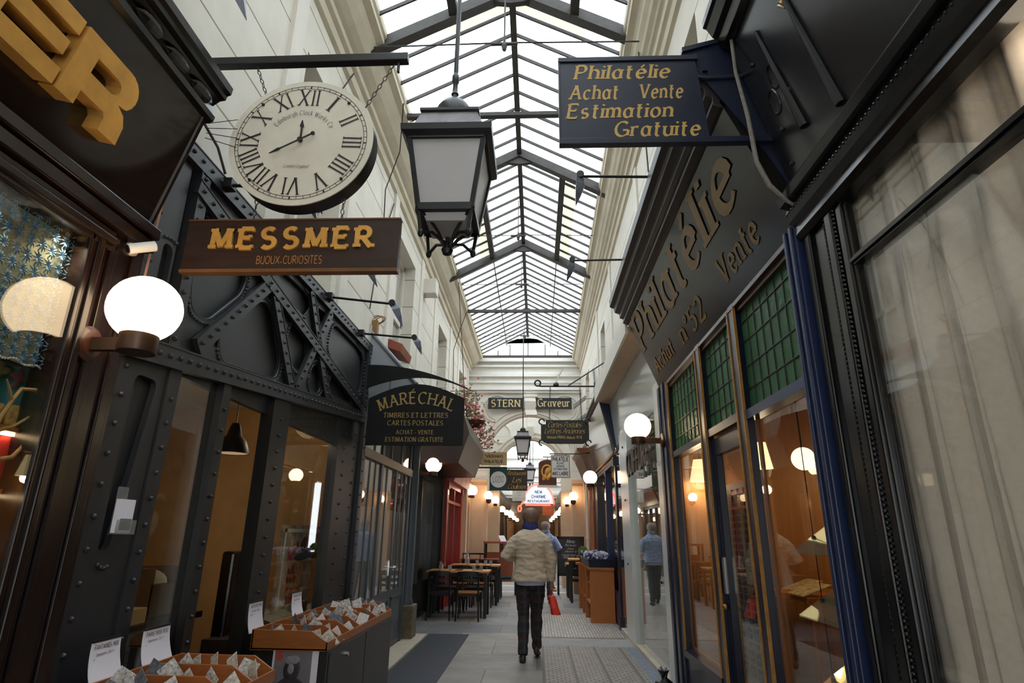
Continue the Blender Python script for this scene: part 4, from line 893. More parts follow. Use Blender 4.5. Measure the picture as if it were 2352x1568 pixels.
for y0, y1, z in ((2.94, 3.9, 2.205), (4.01, 4.82, 2.225), (4.94, 6.1, 2.22)): MB().box(1.365, 1.45, y0, y1, z - .03, z + .03).build('transom_bar', bluep if y0 < 3 else navyj, t)
green = glass('green cathedral glass', (.16, .42, .22), .9, dirt=.72, bump=.6, bscale=26, dcol=(.13, .31, .16))
came = mat('lead came', S(66, 64, 62), .5, metal=.4)
for y0, y1 in ((2.94, 3.9), (4.01, 4.82), (4.94, 6.1)):
    MB().box(1.412, 1.418, y0, y1, 2.25, 2.93).build('green_pane', green, t)
    b = MB()
    for z in (2.38, 2.53, 2.70, 2.84): b.box(1.405, 1.425, y0, y1, z - .003, z + .003)
    n = round((y1 - y0) / .125)
    for k in range(1, n): b.box(1.405, 1.425, y0 + (y1 - y0) * k / n - .0025, y0 + (y1 - y0) * k / n + .0025, 2.25, 2.93)
    b.build('lead_grid', came, t)
for y0, y1 in ((2.94, 3.9), (4.94, 6.1)):
    MB().box(1.412, 1.418, y0, y1, .46, 2.19).build('window_pane', pane, t)
    MB().box(1.37, 1.46, y0, y1, 0, .40).box(1.35, 1.46, y0, y1, .40, .46).build('stall_riser', navyj, t)
    b = MB()
    for yy in (y0 + .03, y1 - .07): b.box(1.42, 1.435, yy, yy + .04, .46, 2.19)
    b.box(1.42, 1.435, y0, y1, .46, .49); b.build('inner_frame', woodo, t)
d = MB()
for y0, y1, z0, z1 in ((4.02, 4.10, .02, 2.18), (4.72, 4.81, .02, 2.18), (4.1, 4.72, 2.05, 2.18), (4.1, 4.72, .02, .30)): d.box(1.40, 1.45, y0, y1, z0, z1)
dr = d.build('door', navyj, t); MB().box(1.422, 1.428, 4.1, 4.72, .3, 2.05).build('door_pane', pane, dr)
MB().box(1.385, 1.40, 4.74, 4.79, 1.05, 1.30).build('finger_plate', mat('brushed steel plate', S(170, 166, 164), .35, metal=.7), dr)
MB().ball((1.375, 4.765, .96), .022, 12, 8).build('door_knob', brass, dr, smooth=True)
FW = Vector((-.3886, 0, .9215)); FN = Vector((-.9215, 0, -.3886)); FO = Vector((1.37, 0, 3.0))
def on_p(y, s): return FO + FW * s + Vector((0, y, 0))
fb = mat('brown black varnished sign board', S(24, 22, 21), .2, var=.25, vscale=2.2, spec=.4)
MB().prism([(1.37, 2.82, 3.0), (1.04, 2.82, 3.80), (1.27, 2.82, 3.82), (1.5, 2.82, 3.0)], (0, 3.66, 0)).build('fascia', fb, t)
pq = [(1.04, 3.76), (1.0, 3.78), (1.0, 3.83), (.965, 3.84), (.96, 3.89), (.91, 3.91), (.90, 3.96), (.855, 3.98), (.85, 4.06), (1.27, 4.08), (1.27, 3.76)]
MB().prism([(x, 2.82, z) for x, z in pq], (0, 3.68, 0)).build('cornice', mat('weathered black brown moulding', S(34, 28, 26), .4, var=.4, vscale=9), t, bevel=.003)
tm = MB()
for s_, y, sv, hgt, wd, st in (('Philatélie', 4.74, .43, .36, 3.2, 'nouveau'), ('Achat', 5.86, .13, .15, .80, 'nouveau'), ('n°52', 4.78, .10, .17, .72, 'nouveau'), ('Vente', 3.52, .13, .17, .68, 'nouveau')):
    q = text(s_, on_p(y, sv) + FN * .002, (0, -1, 0), FW, hgt, st, wd, nrm=FN); q.build('lettering_line', olddull, t)

# things inside the stamp shop
def shade_lamp(c, drop, label, r=.11):
    k = thing('pendant_lamp', label, 'lamp', (c[0], c[1], c[2]), 'cream pendant lamps in the stamp shop')
    MB().lathe([(r, 0), (r * .55, .22), (r * .53, .22), (r * .97, 0)], c, 24).build('lamp_shade', mat('glowing cream shade', S(240, 220, 150), .6, emit=1.6, ecol=(1, .78, .40)), k, smooth=True)
    MB().tube([(c[0], c[1], c[2] + .2), (c[0], c[1], drop)], .005, 6).build('cord', blackm, k)
    o = bpy.data.lights.new('shade_bulb', 'POINT'); o.energy = 7; o.color = (1, .76, .46); o.shadow_soft_size = .06
    q = bpy.data.objects.new('shade_bulb_light', o); COL.objects.link(q); q.location = (c[0], c[1], c[2] - .02)
shade_lamp((1.68, 6.28, 1.98), 2.98, 'cream pendant shade over the far counter of the stamp shop')
shade_lamp((3.2, 5.7, 2.12), 2.98, 'cream pendant shade at the back of the stamp shop')
shade_lamp((1.92, 5.2, 2.0), 2.98, 'cream pendant shade seen through the widest stamp shop window', .085)
k = thing('shelf_unit', 'three tilted clear glass shelves on thin rods in the widest stamp shop window', 'shelf', (1.62, 3.4, .47))
for z in (.62, 1.02, 1.36): MB().prism([(1.50, 3.15, z), (1.86, 3.15, z + .24), (1.86, 3.15, z + .248), (1.50, 3.15, z + .008)], (0, .62, 0)).build('glass_shelf', glass('shelf glass', (.82, .93, .87), 1.2, .16, dcol=(.62, .74, .66)), k)
for yy in (3.2, 3.72):
    b = MB().tube([(1.62, yy, .02), (1.62, yy, 2.96)], .003, 5)
    for z in (.62, 1.02, 1.36): b.lathe([(0, -.01), (.011, -.01), (.011, .02), (0, .02)], (1.62, yy, z + .08), 10)
    b.build('hanger_rod', blackm, k)
for x, y, z, r, lab in ((2.0, 4.58, 2.01, .085, 'glowing globe pendant nearest the blue post in the stamp shop'), (2.0, 5.38, 1.84, .042, 'small glowing globe pendant deeper behind the widest stamp shop window')):
    k = thing('globe_pendant', lab, 'lamp', (x, y, z - r), 'globe pendants in the stamp shop')
    MB().ball((x, y, z), r, 20, 12).build('globe', mat('soft lit globe', (1, .85, .6), .4, emit=2.2, ecol=(1, .78, .46)), k, smooth=True); MB().tube([(x, y, z + r * .9), (x, y, 2.98)], .004, 5).build('cord', blackm, k)
def desk_i(name, x0, x1, y0, y1, zt, lab, m=woodo):
    k = thing(name, lab, 'table', ((x0 + x1) / 2, (y0 + y1) / 2, .02))
    MB().box(x0, x1, y0, y1, zt - .05, zt).build('table_top', m, k, bevel=.004)
    for a in (x0 + .04, x1 - .08):
        for c in (y0 + .04, y1 - .08): MB().box(a, a + .04, c, c + .04, .02, zt - .05).build('leg', m, k)
    return k
desk_i('counter_table', 2.2, 2.8, 5.3, 6.3, .98, 'orange wooden table beneath the far shade of the stamp shop')
desk_i('writing_table', 2.1, 2.9, 3.55, 4.3, .86, 'orange wooden table behind the glass shelves')
desk_i('display_table', 1.76, 2.2, 2.95, 3.5, .44, 'low wooden display table beside the blue post')
sr = random.Random(4)
alb = mat('glossy album leaf', S(206, 190, 150), .25, var=.5, vscale=25)
for i, (x, y, z) in enumerate(((2.3, 5.5, .98), (2.45, 6.0, .98), (2.25, 3.75, .86), (2.5, 4.05, .86), (1.92, 3.2, .44))):
    tag(MB().prism([(x - .12, y - .16, z + .002), (x + .12, y - .16, z + .09), (x + .12, y - .16, z + .10), (x - .12, y - .16, z + .012)], (0, .32, 0)).build('stamp_album', alb),
        ['near stamp album on the table under the far shade', 'far stamp album on the table under the far shade', 'stamp album nearer the window on the orange table', 'stamp album farther back on the orange table', 'white stamp sheet on the low display table'][i], 'album', 'stamp albums')
k = thing('potted_plant', 'dark bushy plant inside the stamp shop', 'plant', (3.3, 3.6, .02))
MB().lathe([(.10, 0), (.16, .4), (.17, .42), (.14, .42), (0, .40)], (3.3, 3.6, .02), 18).build('pot', brownl, k); b = MB()
for i in range(150):
    a, e, r_ = sr.random() * 2 * PI, sr.random() * 1.4 - .2, .12 + .22 * sr.random(); c = Vector((3.3 + r_ * math.cos(a) * math.cos(e), 3.6 + r_ * math.sin(a) * math.cos(e), .68 + r_ * math.sin(e) * .9)); lensmb(b, c, (sr.random() - .5, sr.random() - .5, 1), (math.cos(a), math.sin(a), .3), .07, .03, .006)
b.build('foliage', mat('dusty dark leaves', S(70, 52, 44), .6, var=.5, vscale=9), k)
k = thing('stamp_rack', 'tall wall rack of stamp cards behind the stamp shop door', 'rack', (1.77, 5.4, .02))
MB().box(1.76, 1.79, 5.05, 5.75, .3, 1.9).build('rack_board', mat('grey rack board', S(126, 116, 106), .6), k)
b = MB()
for c_ in range(4):
    for r_ in range(26): b.box(1.752, 1.76, 5.10 + .16 * c_, 5.19 + .16 * c_, .36 + .058 * r_, .40 + .058 * r_)
b.build('stamp_cards', mat('small stamp cards', S(60, 62, 66), .5, var=.8, vscale=30), k)
b = MB()
for k in range(5): b.box(4.36, 4.4, 2.9 + .7 * k, 2.95 + .7 * k, 0, 2.9)
b.box(4.36, 4.4, 2.85, 6.45, 1.0, 1.08); struct('trim_30', b, woodo)
b = MB()
for z in (.9, 1.25, 1.6): b.box(4.1, 4.38, 3.0, 4.6, z, z + .03)
tag(b.build('wall_shelf', woodo), 'wooden wall shelves at the back of the stamp shop', 'shelf')

# ------------------------------------------------------------ right: the white glass shop
t = thing('white_shopfront', 'white shopfront of frameless glass panels beneath a cream soffit', 'shopfront', (1.45, 8.5, 0))
wp = mat('gloss white panel', S(214, 218, 214), .2, var=.03)
MB().box(1.36, 1.50, 6.60, 6.86, 0, 3.3).build('post', wp, t, bevel=.004)
MB().box(1.34, 1.50, 8.95, 9.75, 0.05, 3.0).build('post', wp, t, bevel=.004)
MB().box(1.40, 1.408, 6.86, 8.95, .05, 2.86).build('glass_panel', pane, t)
MB().box(1.37, 1.378, 9.75, 10.35, .05, 2.9).build('glass_panel', pane, t)
MB().prism([(1.06, 6.54, 3.70), (1.29, 6.54, 3.66), (1.29, 6.54, 3.74), (1.06, 6.54, 3.755)], (0, 3.86, 0)).build('soffit', mat('beige soffit board', S(196, 168, 140), .6, var=.06), t)
MB().prism([(1.29, 6.54, 3.70), (1.39, 6.54, 2.86), (1.45, 6.54, 2.86), (1.36, 6.54, 3.74)], (0, 3.86, 0)).build('fascia', mat('glossy pale fascia', S(206, 212, 210), .1, spec=.8), t)
MB().box(1.03, 1.06, 6.54, 10.4, 3.68, 3.95).build('soffit_edge', creamp, t)
b = MB()
for y, z in ((9.3, 1.05), (9.3, 1.95), (9.35, 2.75), (7.2, .95), (7.2, 2.2), (8.6, 3.3)): b.lathe([(0, 0), (.016, 0), (.016, -.014), (0, -.018)], (1.34 if y > 9 else 1.40, y, z), 12, 'x')
b.build('glass_stud', blackm, t)
k = thing('letter_sign', 'dark cut-out letter sign over the white glass shop window', 'sign', (1.33, 7.9, 2.2))
ms = []; text('COIFFURE', (1.30, 7.75, 2.24), (0, -1, 0), (0, 0, 1), .30, 'sans', 1.7, .03, mbs=ms)
for q in ms: q.build('letter', mat('bronze grey letters', S(84, 72, 66), .4), k)
MB().tube([(1.36, 6.9, 2.58), (1.30, 8.6, 2.58)], .008, 6).build('hanging_rail', blackm, k)
for i, (y, x, lab) in enumerate(((7.4, 2.2, 'teal chair nearest the glass in the white shop'), (8.2, 2.6, 'teal chair deeper in the white shop'))):
    k = thing('salon_chair', lab, 'chair', (x, y, .02), 'teal chairs in the white shop'); tm_ = mat('teal chair paint', S(60, 96, 98), .4)
    MB().box(x - .2, x + .2, y - .2, y + .2, .45, .49).build('seat', tm_, k); MB().box(x + .17, x + .2, y - .2, y + .2, .49, .86).build('backrest', tm_, k)
    for a in (-.18, .16):
        for c in (-.18, .16): MB().box(x + a, x + a + .02, y + c, y + c + .02, .02, .45).build('leg', tm_, k)
tag(MB().box(2.0, 2.5, 8.8, 9.6, .02, 1.02).build('reception_counter', woodo, bevel=.005), 'orange wooden counter inside the white shop', 'counter')
for i, (x, y, z) in enumerate(((2.2, 7.5, 2.3), (2.8, 8.6, 2.3), (2.1, 9.2, 2.1))):
    k = thing('globe_pendant', 'small glowing globe pendant in the white shop, %s' % ('nearest the letter sign', 'deepest in the room', 'over the wooden counter')[i], 'lamp', (x, y, z), 'globe pendants in the white shop')
    MB().ball((x, y, z), .07, 16, 10).build('globe', globe, k, smooth=True); MB().tube([(x, y, z + .06), (x, y, 3.5)], .004, 5).build('cord', blackm, k)

# ------------------------------------------------------------ right: fronts beyond
blb = mat('dark blue end board', S(24, 32, 66), .4, var=.1)
t = front('blue_shopfront', 'blue post shopfront with a tilted reflecting sign board beyond the white shop', 1, 1.39, 10.45, 13.9, 2.75, navyj, bluep, 2, .5, [(.02, 2.85), (.06, 2.78), (.28, 3.72), (.02, 3.74)], mat('glossy reflecting sign board', S(120, 112, 104), .12, var=.5, vscale=2.5, spec=.8), None, True)
MB().prism([(1.40, 10.44, 2.8), (1.06, 10.44, 3.86), (1.44, 10.44, 3.9)], (0, -.03, 0)).build('end_board', blb, t)
b = MB()
for d, z in ((.02, 2.66), (.05, 2.71), (.08, 2.77)): b.box(1.39 - d, 1.45, 10.45, 13.9, z, z + .035)
b.build('gilt_moulding', mat('gilt brown moulding', S(150, 104, 66), .35, metal=.3, var=.2), t)
front('timber_shopfront', 'reddish brown timber shopfront before the arch on the planter side', 1, 1.39, 14.0, 15.9, 2.7, mat('chestnut joinery', S(110, 62, 36), .4, var=.2), brownl, 2, .5, [(0, 2.7), (.15, 2.7), (.38, 3.25), (0, 3.3)], mat('brown weathered fascia', S(96, 70, 52), .5, var=.3))
struct('wall_pier_right', MB().box(1.37, 1.7, 15.93, 16.6, 0, 3.1), pinkp)
b = MB().box(1.27, 1.37, 16.25, 16.58, 0, 2.6).box(1.25, 1.37, 16.22, 16.6, 2.6, 2.78); struct('trim_14', b, pinkp)
tag(MB().tube([(1.31, 16.08, .2), (1.31, 16.08, 3.0)], .035, 10).lathe([(.05, 0), (.05, .06), (0, .06)], (1.31, 16.08, 1.35), 12).build('drain_pipe', whitep, smooth=True), 'white drainpipe on the salmon pier by the arch', 'pipe')

# ------------------------------------------------------------ globe wall lamps
def globe_lamp(x, y, z, side, label, r=.14, arm=None, mcup=None, back=None):
    """side -1: fixed to the left front, +1 to the right"""
    wx = arm if arm is not None else (XL if side < 0 else XR)
    k = thing('globe_lamp', label, 'wall lamp', (wx, y, z - r - .04), 'globe wall lamps'); mcup = mcup or mat('dark bronze fitting', S(74, 54, 40), .4, metal=.5, var=.2)
    MB().ball((x, y, z), r, 32, 20, (1, 1, .97)).build('globe', globe, k, smooth=True)
    zc = z - r * .93
    MB().lathe([(.0, -.06), (r * .5, -.06), (r * .52, -.05), (r * .52, .03), (r * .46, .03), (r * .44, -.03), (0, -.03)], (x, y, zc), 24).build('cup', mcup, k, smooth=True)
    if back:
        MB().box(x - .016, x + .016, y, back, zc - .05, zc + .005).build('arm', mcup, k)
        MB().lathe([(0, 0), (.075, 0), (.075, -.02), (.055, -.035), (0, -.035)], (x, back, zc - .02), 24, 'y').build('wall_plate', brownl, k, smooth=True); k.location = (x, y, z - r - .04)
        for ch in k.children: ch.location = Vector((wx, y, z - r - .04)) - k.location
        return k
    b = MB(); x0, x1 = sorted((x, wx)); b.box(x0, x1, y - .016, y + .016, zc - .05, zc + .005); b.build('arm', mcup, k)
    MB().lathe([(0, 0), (.075, 0), (.075, .02 * -side), (.055, .035 * -side), (0, .035 * -side)], (wx, y, zc - .02), 24, 'x').build('wall_plate', brownl, k, smooth=True)
    return k
globe_lamp(-1.672, 2.30, 2.345, -1, 'largest lit opal globe lamp, on the brown shop pillar', .145)
globe_lamp(-1.72, 9.98, 2.53, -1, 'lit globe lamp under the brown restaurant fascia', .135, -2.13)
globe_lamp(-1.70, 15.98, 2.52, -1, 'lit globe lamp on the salmon pier before the arch', .14, -1.9)
globe_lamp(-1.30, 16.36, 2.42, -1, 'lit globe lamp on the table side jamb of the first arch', .115, back=16.53)
globe_lamp(-1.24, 18.30, 2.40, -1, 'lit globe lamp on the table side jamb of the second arch', .115, back=18.5)
globe_lamp(1.07, 6.30, 2.55, 1, 'lit globe lamp between the green transoms and the letter sign', .14, 1.335)
globe_lamp(1.08, 12.3, 2.55, 1, 'lit globe lamp on the blue shopfront above the flower planter')
globe_lamp(.98, 16.36, 2.42, 1, 'lit globe lamp on the planter side jamb of the first arch', .12, back=16.53)
globe_lamp(.90, 18.30, 2.40, 1, 'lit globe lamp on the planter side jamb of the second arch', .115, back=18.5)
for i, y in enumerate((26.6, 31, 35.5, 41, 47)):
    globe_lamp(-1.50, y, 2.45, -1, ('first', 'second', 'third', 'fourth', 'fifth')[i] + ' globe lamp of the deep passage row on the table side')
    globe_lamp(1.09, y + .5, 2.47, 1, ('first', 'second', 'third', 'fourth', 'fifth')[i] + ' globe lamp of the deep passage row on the planter side')

# ------------------------------------------------------------ lanterns
def lantern(c, sc, label, zrod):
    x, y, z = c; k = thing('lantern', label, 'lantern', (x, y, z - .72 * sc), 'hanging lanterns'); li = mat('black lantern iron', S(27, 28, 30), .38, metal=.2, var=.25, vscale=10)
    def sq(h, zz): return [(x - h * sc, y - h * sc, z + zz * sc), (x + h * sc, y - h * sc, z + zz * sc), (x + h * sc, y + h * sc, z + zz * sc), (x - h * sc, y + h * sc, z + zz * sc)]
    MB().loft([sq(.265, -.075), sq(.295, -.045), sq(.298, .0), sq(.25, .035), sq(.23, .03), sq(.245, -.07)]).build('eave', li, k)
    MB().loft([sq(.235, .03), sq(.185, .175)]).build('hood', mat('dusty zinc hood', S(112, 108, 110), .5, metal=.3, var=.35, vscale=9), k)
    MB().loft([sq(.185, .165), sq(.20, .18), sq(.20, .20), sq(.165, .215)]).build('hood_rim', li, k)
    MB().lathe([(.12, .20), (.13, .26), (.122, .33), (.09, .38), (.045, .40), (.022, .41), (.02, .46), (.028, .47), (.02, .49), (.017, .56), (.026, .58), (.026, .63), (.014, .66), (.0, .66)] if sc == 1 else [(.10 * sc, .2 * sc), (.1 * sc, .3 * sc), (.02, .37 * sc), (.0, .4 * sc)], (x, y, z), 20).build('finial', li, k, smooth=True)
    MB().tube([(x, y, z + .36 * sc), (x, y, zrod)], .017 if sc == 1 else .014, 10).build('rod', li, k, smooth=True)
    T, B = sq(.245, -.06), sq(.172, -.55); b = MB()
    for p, q in zip(T, B): b.bar(p, q, .032 * sc, .032 * sc, (0, 1, 0))
    for i in range(4): b.bar(B[i], B[(i + 1) % 4], .04 * sc, .05 * sc); b.bar(T[i], T[(i + 1) % 4], .04 * sc, .05 * sc)
    b.build('frame', li, k)
    for i in range(4):
        a, c2, d, e = (Vector(q) for q in (T[i], T[(i + 1) % 4], B[(i + 1) % 4], B[i])); m_ = (a + c2 + d + e) / 4; n_ = (c2 - a).cross(e - a).normalized() * .004
        MB().prism([m_ + (q - m_) * .97 for q in (a, c2, d, e)], n_).build('pane', frost, k)
    cb = Vector((x, y, z - .80 * sc)); b = MB()
    for p in B:
        p = Vector(p); m_ = Vector((x, y, 0)); low = p + Vector((0, 0, -.17 * sc)) - (p - Vector((x, y, p.z))) * .12
        b.bar(p, low, .022 * sc, .022 * sc, (0, 1, 0)); b.ball(low, .02 * sc, 8, 6, (1, 1, 1.6))
        b.tube([p + Vector((0, 0, -.01)), p.lerp(Vector((x, y, p.z)), .35) + Vector((0, 0, -.045 * sc)), p.lerp(Vector((x, y, p.z)), .68) + Vector((0, 0, -.12 * sc)), p.lerp(Vector((x, y, p.z)), .9) + Vector((0, 0, -.2 * sc))], .012 * sc, 6)
        b.tube([low, low.lerp(Vector((x, y, low.z)), .4) + Vector((0, 0, .035 * sc)), Vector((x, y, low.z - .01 * sc))], .011 * sc, 6)
    b.lathe([(0, -.06), (.028, -.05), (.04, -.02), (.028, .01), (.018, .03), (.018, .07), (0, .07)], (x, y, B[0][2] - .2 * sc), 14)
    b.build('bottom_scroll', li, k, smooth=True)
    MB().loft([sq(.16, -.545), sq(.125, -.62)]).build('bottom_pane', frost, k)
lantern((-.585, 3.49, 3.985), 1, 'largest black street lantern with frosted panes, hanging nearest the clock', rz(-.585) - .05)
lantern((-.372, 16.0, 3.915), .78, 'second black lantern, hanging just before the white arch', rz(-.40) - .05)
lantern((-.27, 24.0, 3.90), .78, 'third black lantern, hanging past both arches', 6.45)
lantern((-.20, 31.5, 3.66), .72, 'fourth and smallest black lantern, deep in the passage', 6.45)

# ------------------------------------------------------------ clock, rod, hanging boards
def chain(b, p, q, r=.011, w_=.0028):
    p, q = Vector(p), Vector(q); d = (q - p); n = max(2, int(d.length / (r * 2.4))); t = d.normalized(); s1 = t.orthogonal().normalized(); s2 = t.cross(s1)
    for i in range(n):
        c = p + d * ((i + .5) / n); s = s1 if i % 2 else s2
        b.tube([c + t * (r * 1.5 * math.cos(2 * PI * k / 8)) + s * (r * .8 * math.sin(2 * PI * k / 8)) for k in range(8)], w_, 4, True)
tag(MB().bar((-1.93, 2.66, 3.985), (-.72, 2.66, 3.995), .05, .05).box(-.78, -.765, 2.65, 2.67, 3.9, 3.98).build('hanging_rod', blackm, bevel=.004), 'black square iron rod carrying the clock', 'rod')
CX, CY, CZ, CR = -1.243, 2.60, 3.41, .385
k = thing('hanging_clock', 'round ivory wall clock with roman numerals hanging from the iron rod', 'clock', (CX, 2.65, CZ - CR))
MB().lathe([(0, 0), (CR, 0), (CR + .001, .004), (CR, .008), (0, .008)], (CX, CY, CZ), 72, 'y').build('dial', mat('stained ivory dial', S(226, 219, 201), .5, var=.09, vscale=5), k, smooth=True)
MB().lathe([(0, .008), (CR - .004, .008), (CR - .002, .03), (CR - .002, .10), (CR - .02, .12), (0, .12)], (CX, CY, CZ), 64, 'y').build('case', blackm, k, smooth=True)
TW = R(-3.0)
def cp(r_, a, off=.0015): a = a - TW; return Vector((CX + r_ * math.sin(a), CY - off, CZ + r_ * math.cos(a)))
dark = mat('dial black', S(34, 32, 30), .5); b = MB()
for rr0, rr1 in ((.350, .353), (.334, .337)): b.quadstrip([cp(rr0, 2 * PI * i / 90) for i in range(91)], [cp(rr1, 2 * PI * i / 90) for i in range(91)])
for i in range(60):
    a = 2 * PI * i / 60; wd = .004 if i % 5 == 0 else .0015
    b.quadstrip([cp(.335, a - wd / .34), cp(.352, a - wd / .34)], [cp(.335, a + wd / .34), cp(.352, a + wd / .34)])
for i, nm in enumerate(('XII', 'I', 'II', 'III', 'IIII', 'V', 'VI', 'VII', 'VIII', 'IX', 'X', 'XI')):
    a = 2 * PI * i / 12; u = cp(1, a + PI / 2) - cp(0, 0); v = cp(1, a) - cp(0, 0)
    q = text(nm, cp(.225, a), u, v, .10, 'numeral', text_width(nm, STY['numeral']) * .066 if nm != 'I' else None, nrm=(0, -1, 0)); b.add(q.v, q.f)
q = text('Edinburgh Clock Works Co', cp(.165, 0), cp(1, PI / 2) - cp(0, 0), cp(1, 0) - cp(0, 0), .028, 'fine', .34, arc=.165, nrm=(0, -1, 0)); b.add(q.v, q.f)
q = text('London England', cp(.165, PI), cp(1, PI / 2) - cp(0, 0), cp(1, 0) - cp(0, 0), .02, 'script', .13, nrm=(0, -1, 0)); b.add(q.v, q.f)
b.build('dial_markings', dark, k)
def hand(a, ln, back, wd, off, nm):
    b = MB(); o = Vector((0, -.006, 0))
    def seg(r0, r1, w0, w1): b.prism2([cp(r0, a, off) + (cp(1, a + PI / 2) - cp(0, 0)) * s * w0 + o * t_ for s, t_ in ((-1, 0), (1, 0), (1, 1), (-1, 1))], [cp(r1, a, off) + (cp(1, a + PI / 2) - cp(0, 0)) * s * w1 + o * t_ for s, t_ in ((-1, 0), (1, 0), (1, 1), (-1, 1))])
    seg(-back, ln * .62, wd, wd * .7); seg(ln * .62, ln * .7, wd * .7, wd * 2.2); seg(ln * .7, ln, wd * 2.2, wd * .25)
    if back: b.lathe([(0, 0), (.011, 0), (.011, -.006), (0, -.006)], cp(-back, a, off), 14, 'y')
    b.lathe([(0, 0), (.013, 0), (.013, -.008), (0, -.008)], cp(0, a, off), 16, 'y'); b.build(nm, dark, k)
hand(R(-4), .125, 0, .005, .006, 'hour_hand'); hand(R(238), .175, .075, .0035, .014, 'minute_hand')
b = MB()
for dx, dz in ((-.235, .235), (.235, .235), (-.24, -.235), (.24, -.235)): b.lathe([(0, 0), (.009, 0), (.006, -.01), (0, -.01)], (CX + dx, CY, CZ + dz), 10, 'y')
b.build('screw', dark, k)
b = MB(); chain(b, (-1.585, 2.66, 3.96), (-1.49, 2.68, CZ + .305)); b.build('chain', chainm, k)
b = MB(); chain(b, (-.80, 2.66, 3.95), (-.945, 2.68, CZ + .27)); b.build('chain', chainm, k)
k = thing('hanging_sign', 'dark wooden sign with raised gold letters hanging under the clock', 'sign', (-1.235, 2.65, 2.68))
SB = mat('walnut sign board', S(52, 35, 27), .4, var=.3, vscale=5, stretch=(.5, 3, 7))
MB().box(-1.785, -.688, 2.64, 2.675, 2.685, 2.968).build('board', SB, k)
MB().box(-1.787, -.686, 2.636, 2.68, 2.962, 2.970).box(-1.787, -.686, 2.634, 2.68, 2.672, 2.69).build('edge_moulding', mat('gilt brown edge', S(110, 76, 48), .4, var=.2), k)
ms = []; text('MESSMER', (-1.235, 2.64, 2.803), (1, 0, 0), (0, 0, 1), .108, 'slab', .815, .011, mbs=ms)
for q in ms: q.build('letter', gold, k)
text('BIJOUX_CURIOSITES', (-1.235, 2.64, 2.718), (1, 0, 0), (0, 0, 1), .042, 'light', .33, nrm=(0, -1, 0)).build('painted_lettering', mat('copper gold paint', S(206, 140, 78), .5), k)
for xq in (-1.46, -1.0): b = MB(); chain(b, (xq, 2.66, 2.97), (xq, 2.66, CZ - CR + .075)); b.build('chain', chainm, k)
k = thing('security_camera', 'white cylindrical security camera beneath the brown fascia', 'camera', (-1.87, 2.44, 2.66))
MB().tube([(-1.866, 2.37, 2.668), (-1.80, 2.45, 2.722)], .024, 18).build('camera_body', whitep, k, smooth=True, sharp=50); MB().tube([(-1.868, 2.3676, 2.6664), (-1.866, 2.37, 2.668)], .020, 16).build('lens', blackm, k)
MB().tube([(-1.9, 2.43, 2.70), (-1.83, 2.43, 2.70)], .010, 10).lathe([(0, 0), (.035, 0), (.035, .015), (0, .02)], (-1.9, 2.43, 2.70), 16, 'x').build('mount', mat('cream plastic', S(190, 170, 150), .5), k)
tag(MB().tube([(-1.87, 2.53, 3.02), (-1.885, 2.545, 2.85), (-1.885, 2.54, 2.6), (-1.88, 2.545, 2.42)], .006, 6).build('thin_cable', mat('pinkish cable', S(170, 120, 96), .6), smooth=True), 'thin pinkish cable running down beside the security camera', 'cable')

k = thing('hanging_sign', 'black arched sign with gold stamp dealer lettering beside the iron shop', 'sign', (-1.31, 6.3, 2.335))
pts = [(-1.84, 2.335), (-.785, 2.335), (-.785, 2.845)] + [(-.785 - 1.055 * i / 16, 2.845 + .16 * math.sin(PI * i / 16)) for i in range(1, 16)] + [(-1.84, 2.845)]
MB().prism([(x, 6.3, z) for x, z in pts], (0, .03, 0)).build('board', mat('matt black board', S(14, 14, 15), .6, spec=.3), k)
dg = mat('antique gold paint', S(176, 148, 84), .5)
q = text('MARÉCHAL', (-1.31, 6.3, 2.79), (1, 0, 0), (0, 0, 1), .125, 'roman', .80, arc=.95, nrm=(0, -1, 0)); q.build('lettering_line', dg, k)
for s_, z, h, wd in (('TIMBRES ET LETTRES', 2.635, .050, .70), ('CARTES POSTALES', 2.55, .050, .60), ('ACHAT - VENTE', 2.455, .042, .40), ('ESTIMATION GRATUITE', 2.375, .045, .62)):
    q = text(s_, (-1.31, 6.3, z), (1, 0, 0), (0, 0, 1), h, 'roman', wd, nrm=(0, -1, 0)); q.build('lettering_line', dg, k)
b = MB(); U, Lo = [], []
for i in range(15):
    f = i / 14; x = -1.90 + 1.14 * f; zu = 3.225 + .03 * math.sin(PI * f * .6) - .29 * f ** 1.8; U.append((x, 6.30, zu)); Lo.append((x, 6.30, min(zu - .012, 2.955 + .30 * math.sin(PI * min(1, f * 1.05) * .52) - .30 * f ** 1.6)))
b.prism(U + Lo[::-1], (0, .03, 0)); b.build('bracket_arm', mat('matt black board', S(18, 18, 20), .45), k)
for xq in (-1.62, -1.0): b = MB(); chain(b, (xq, 6.315, 2.94), (xq, 6.315, 3.07), .012); b.build('chain', chainm, k)

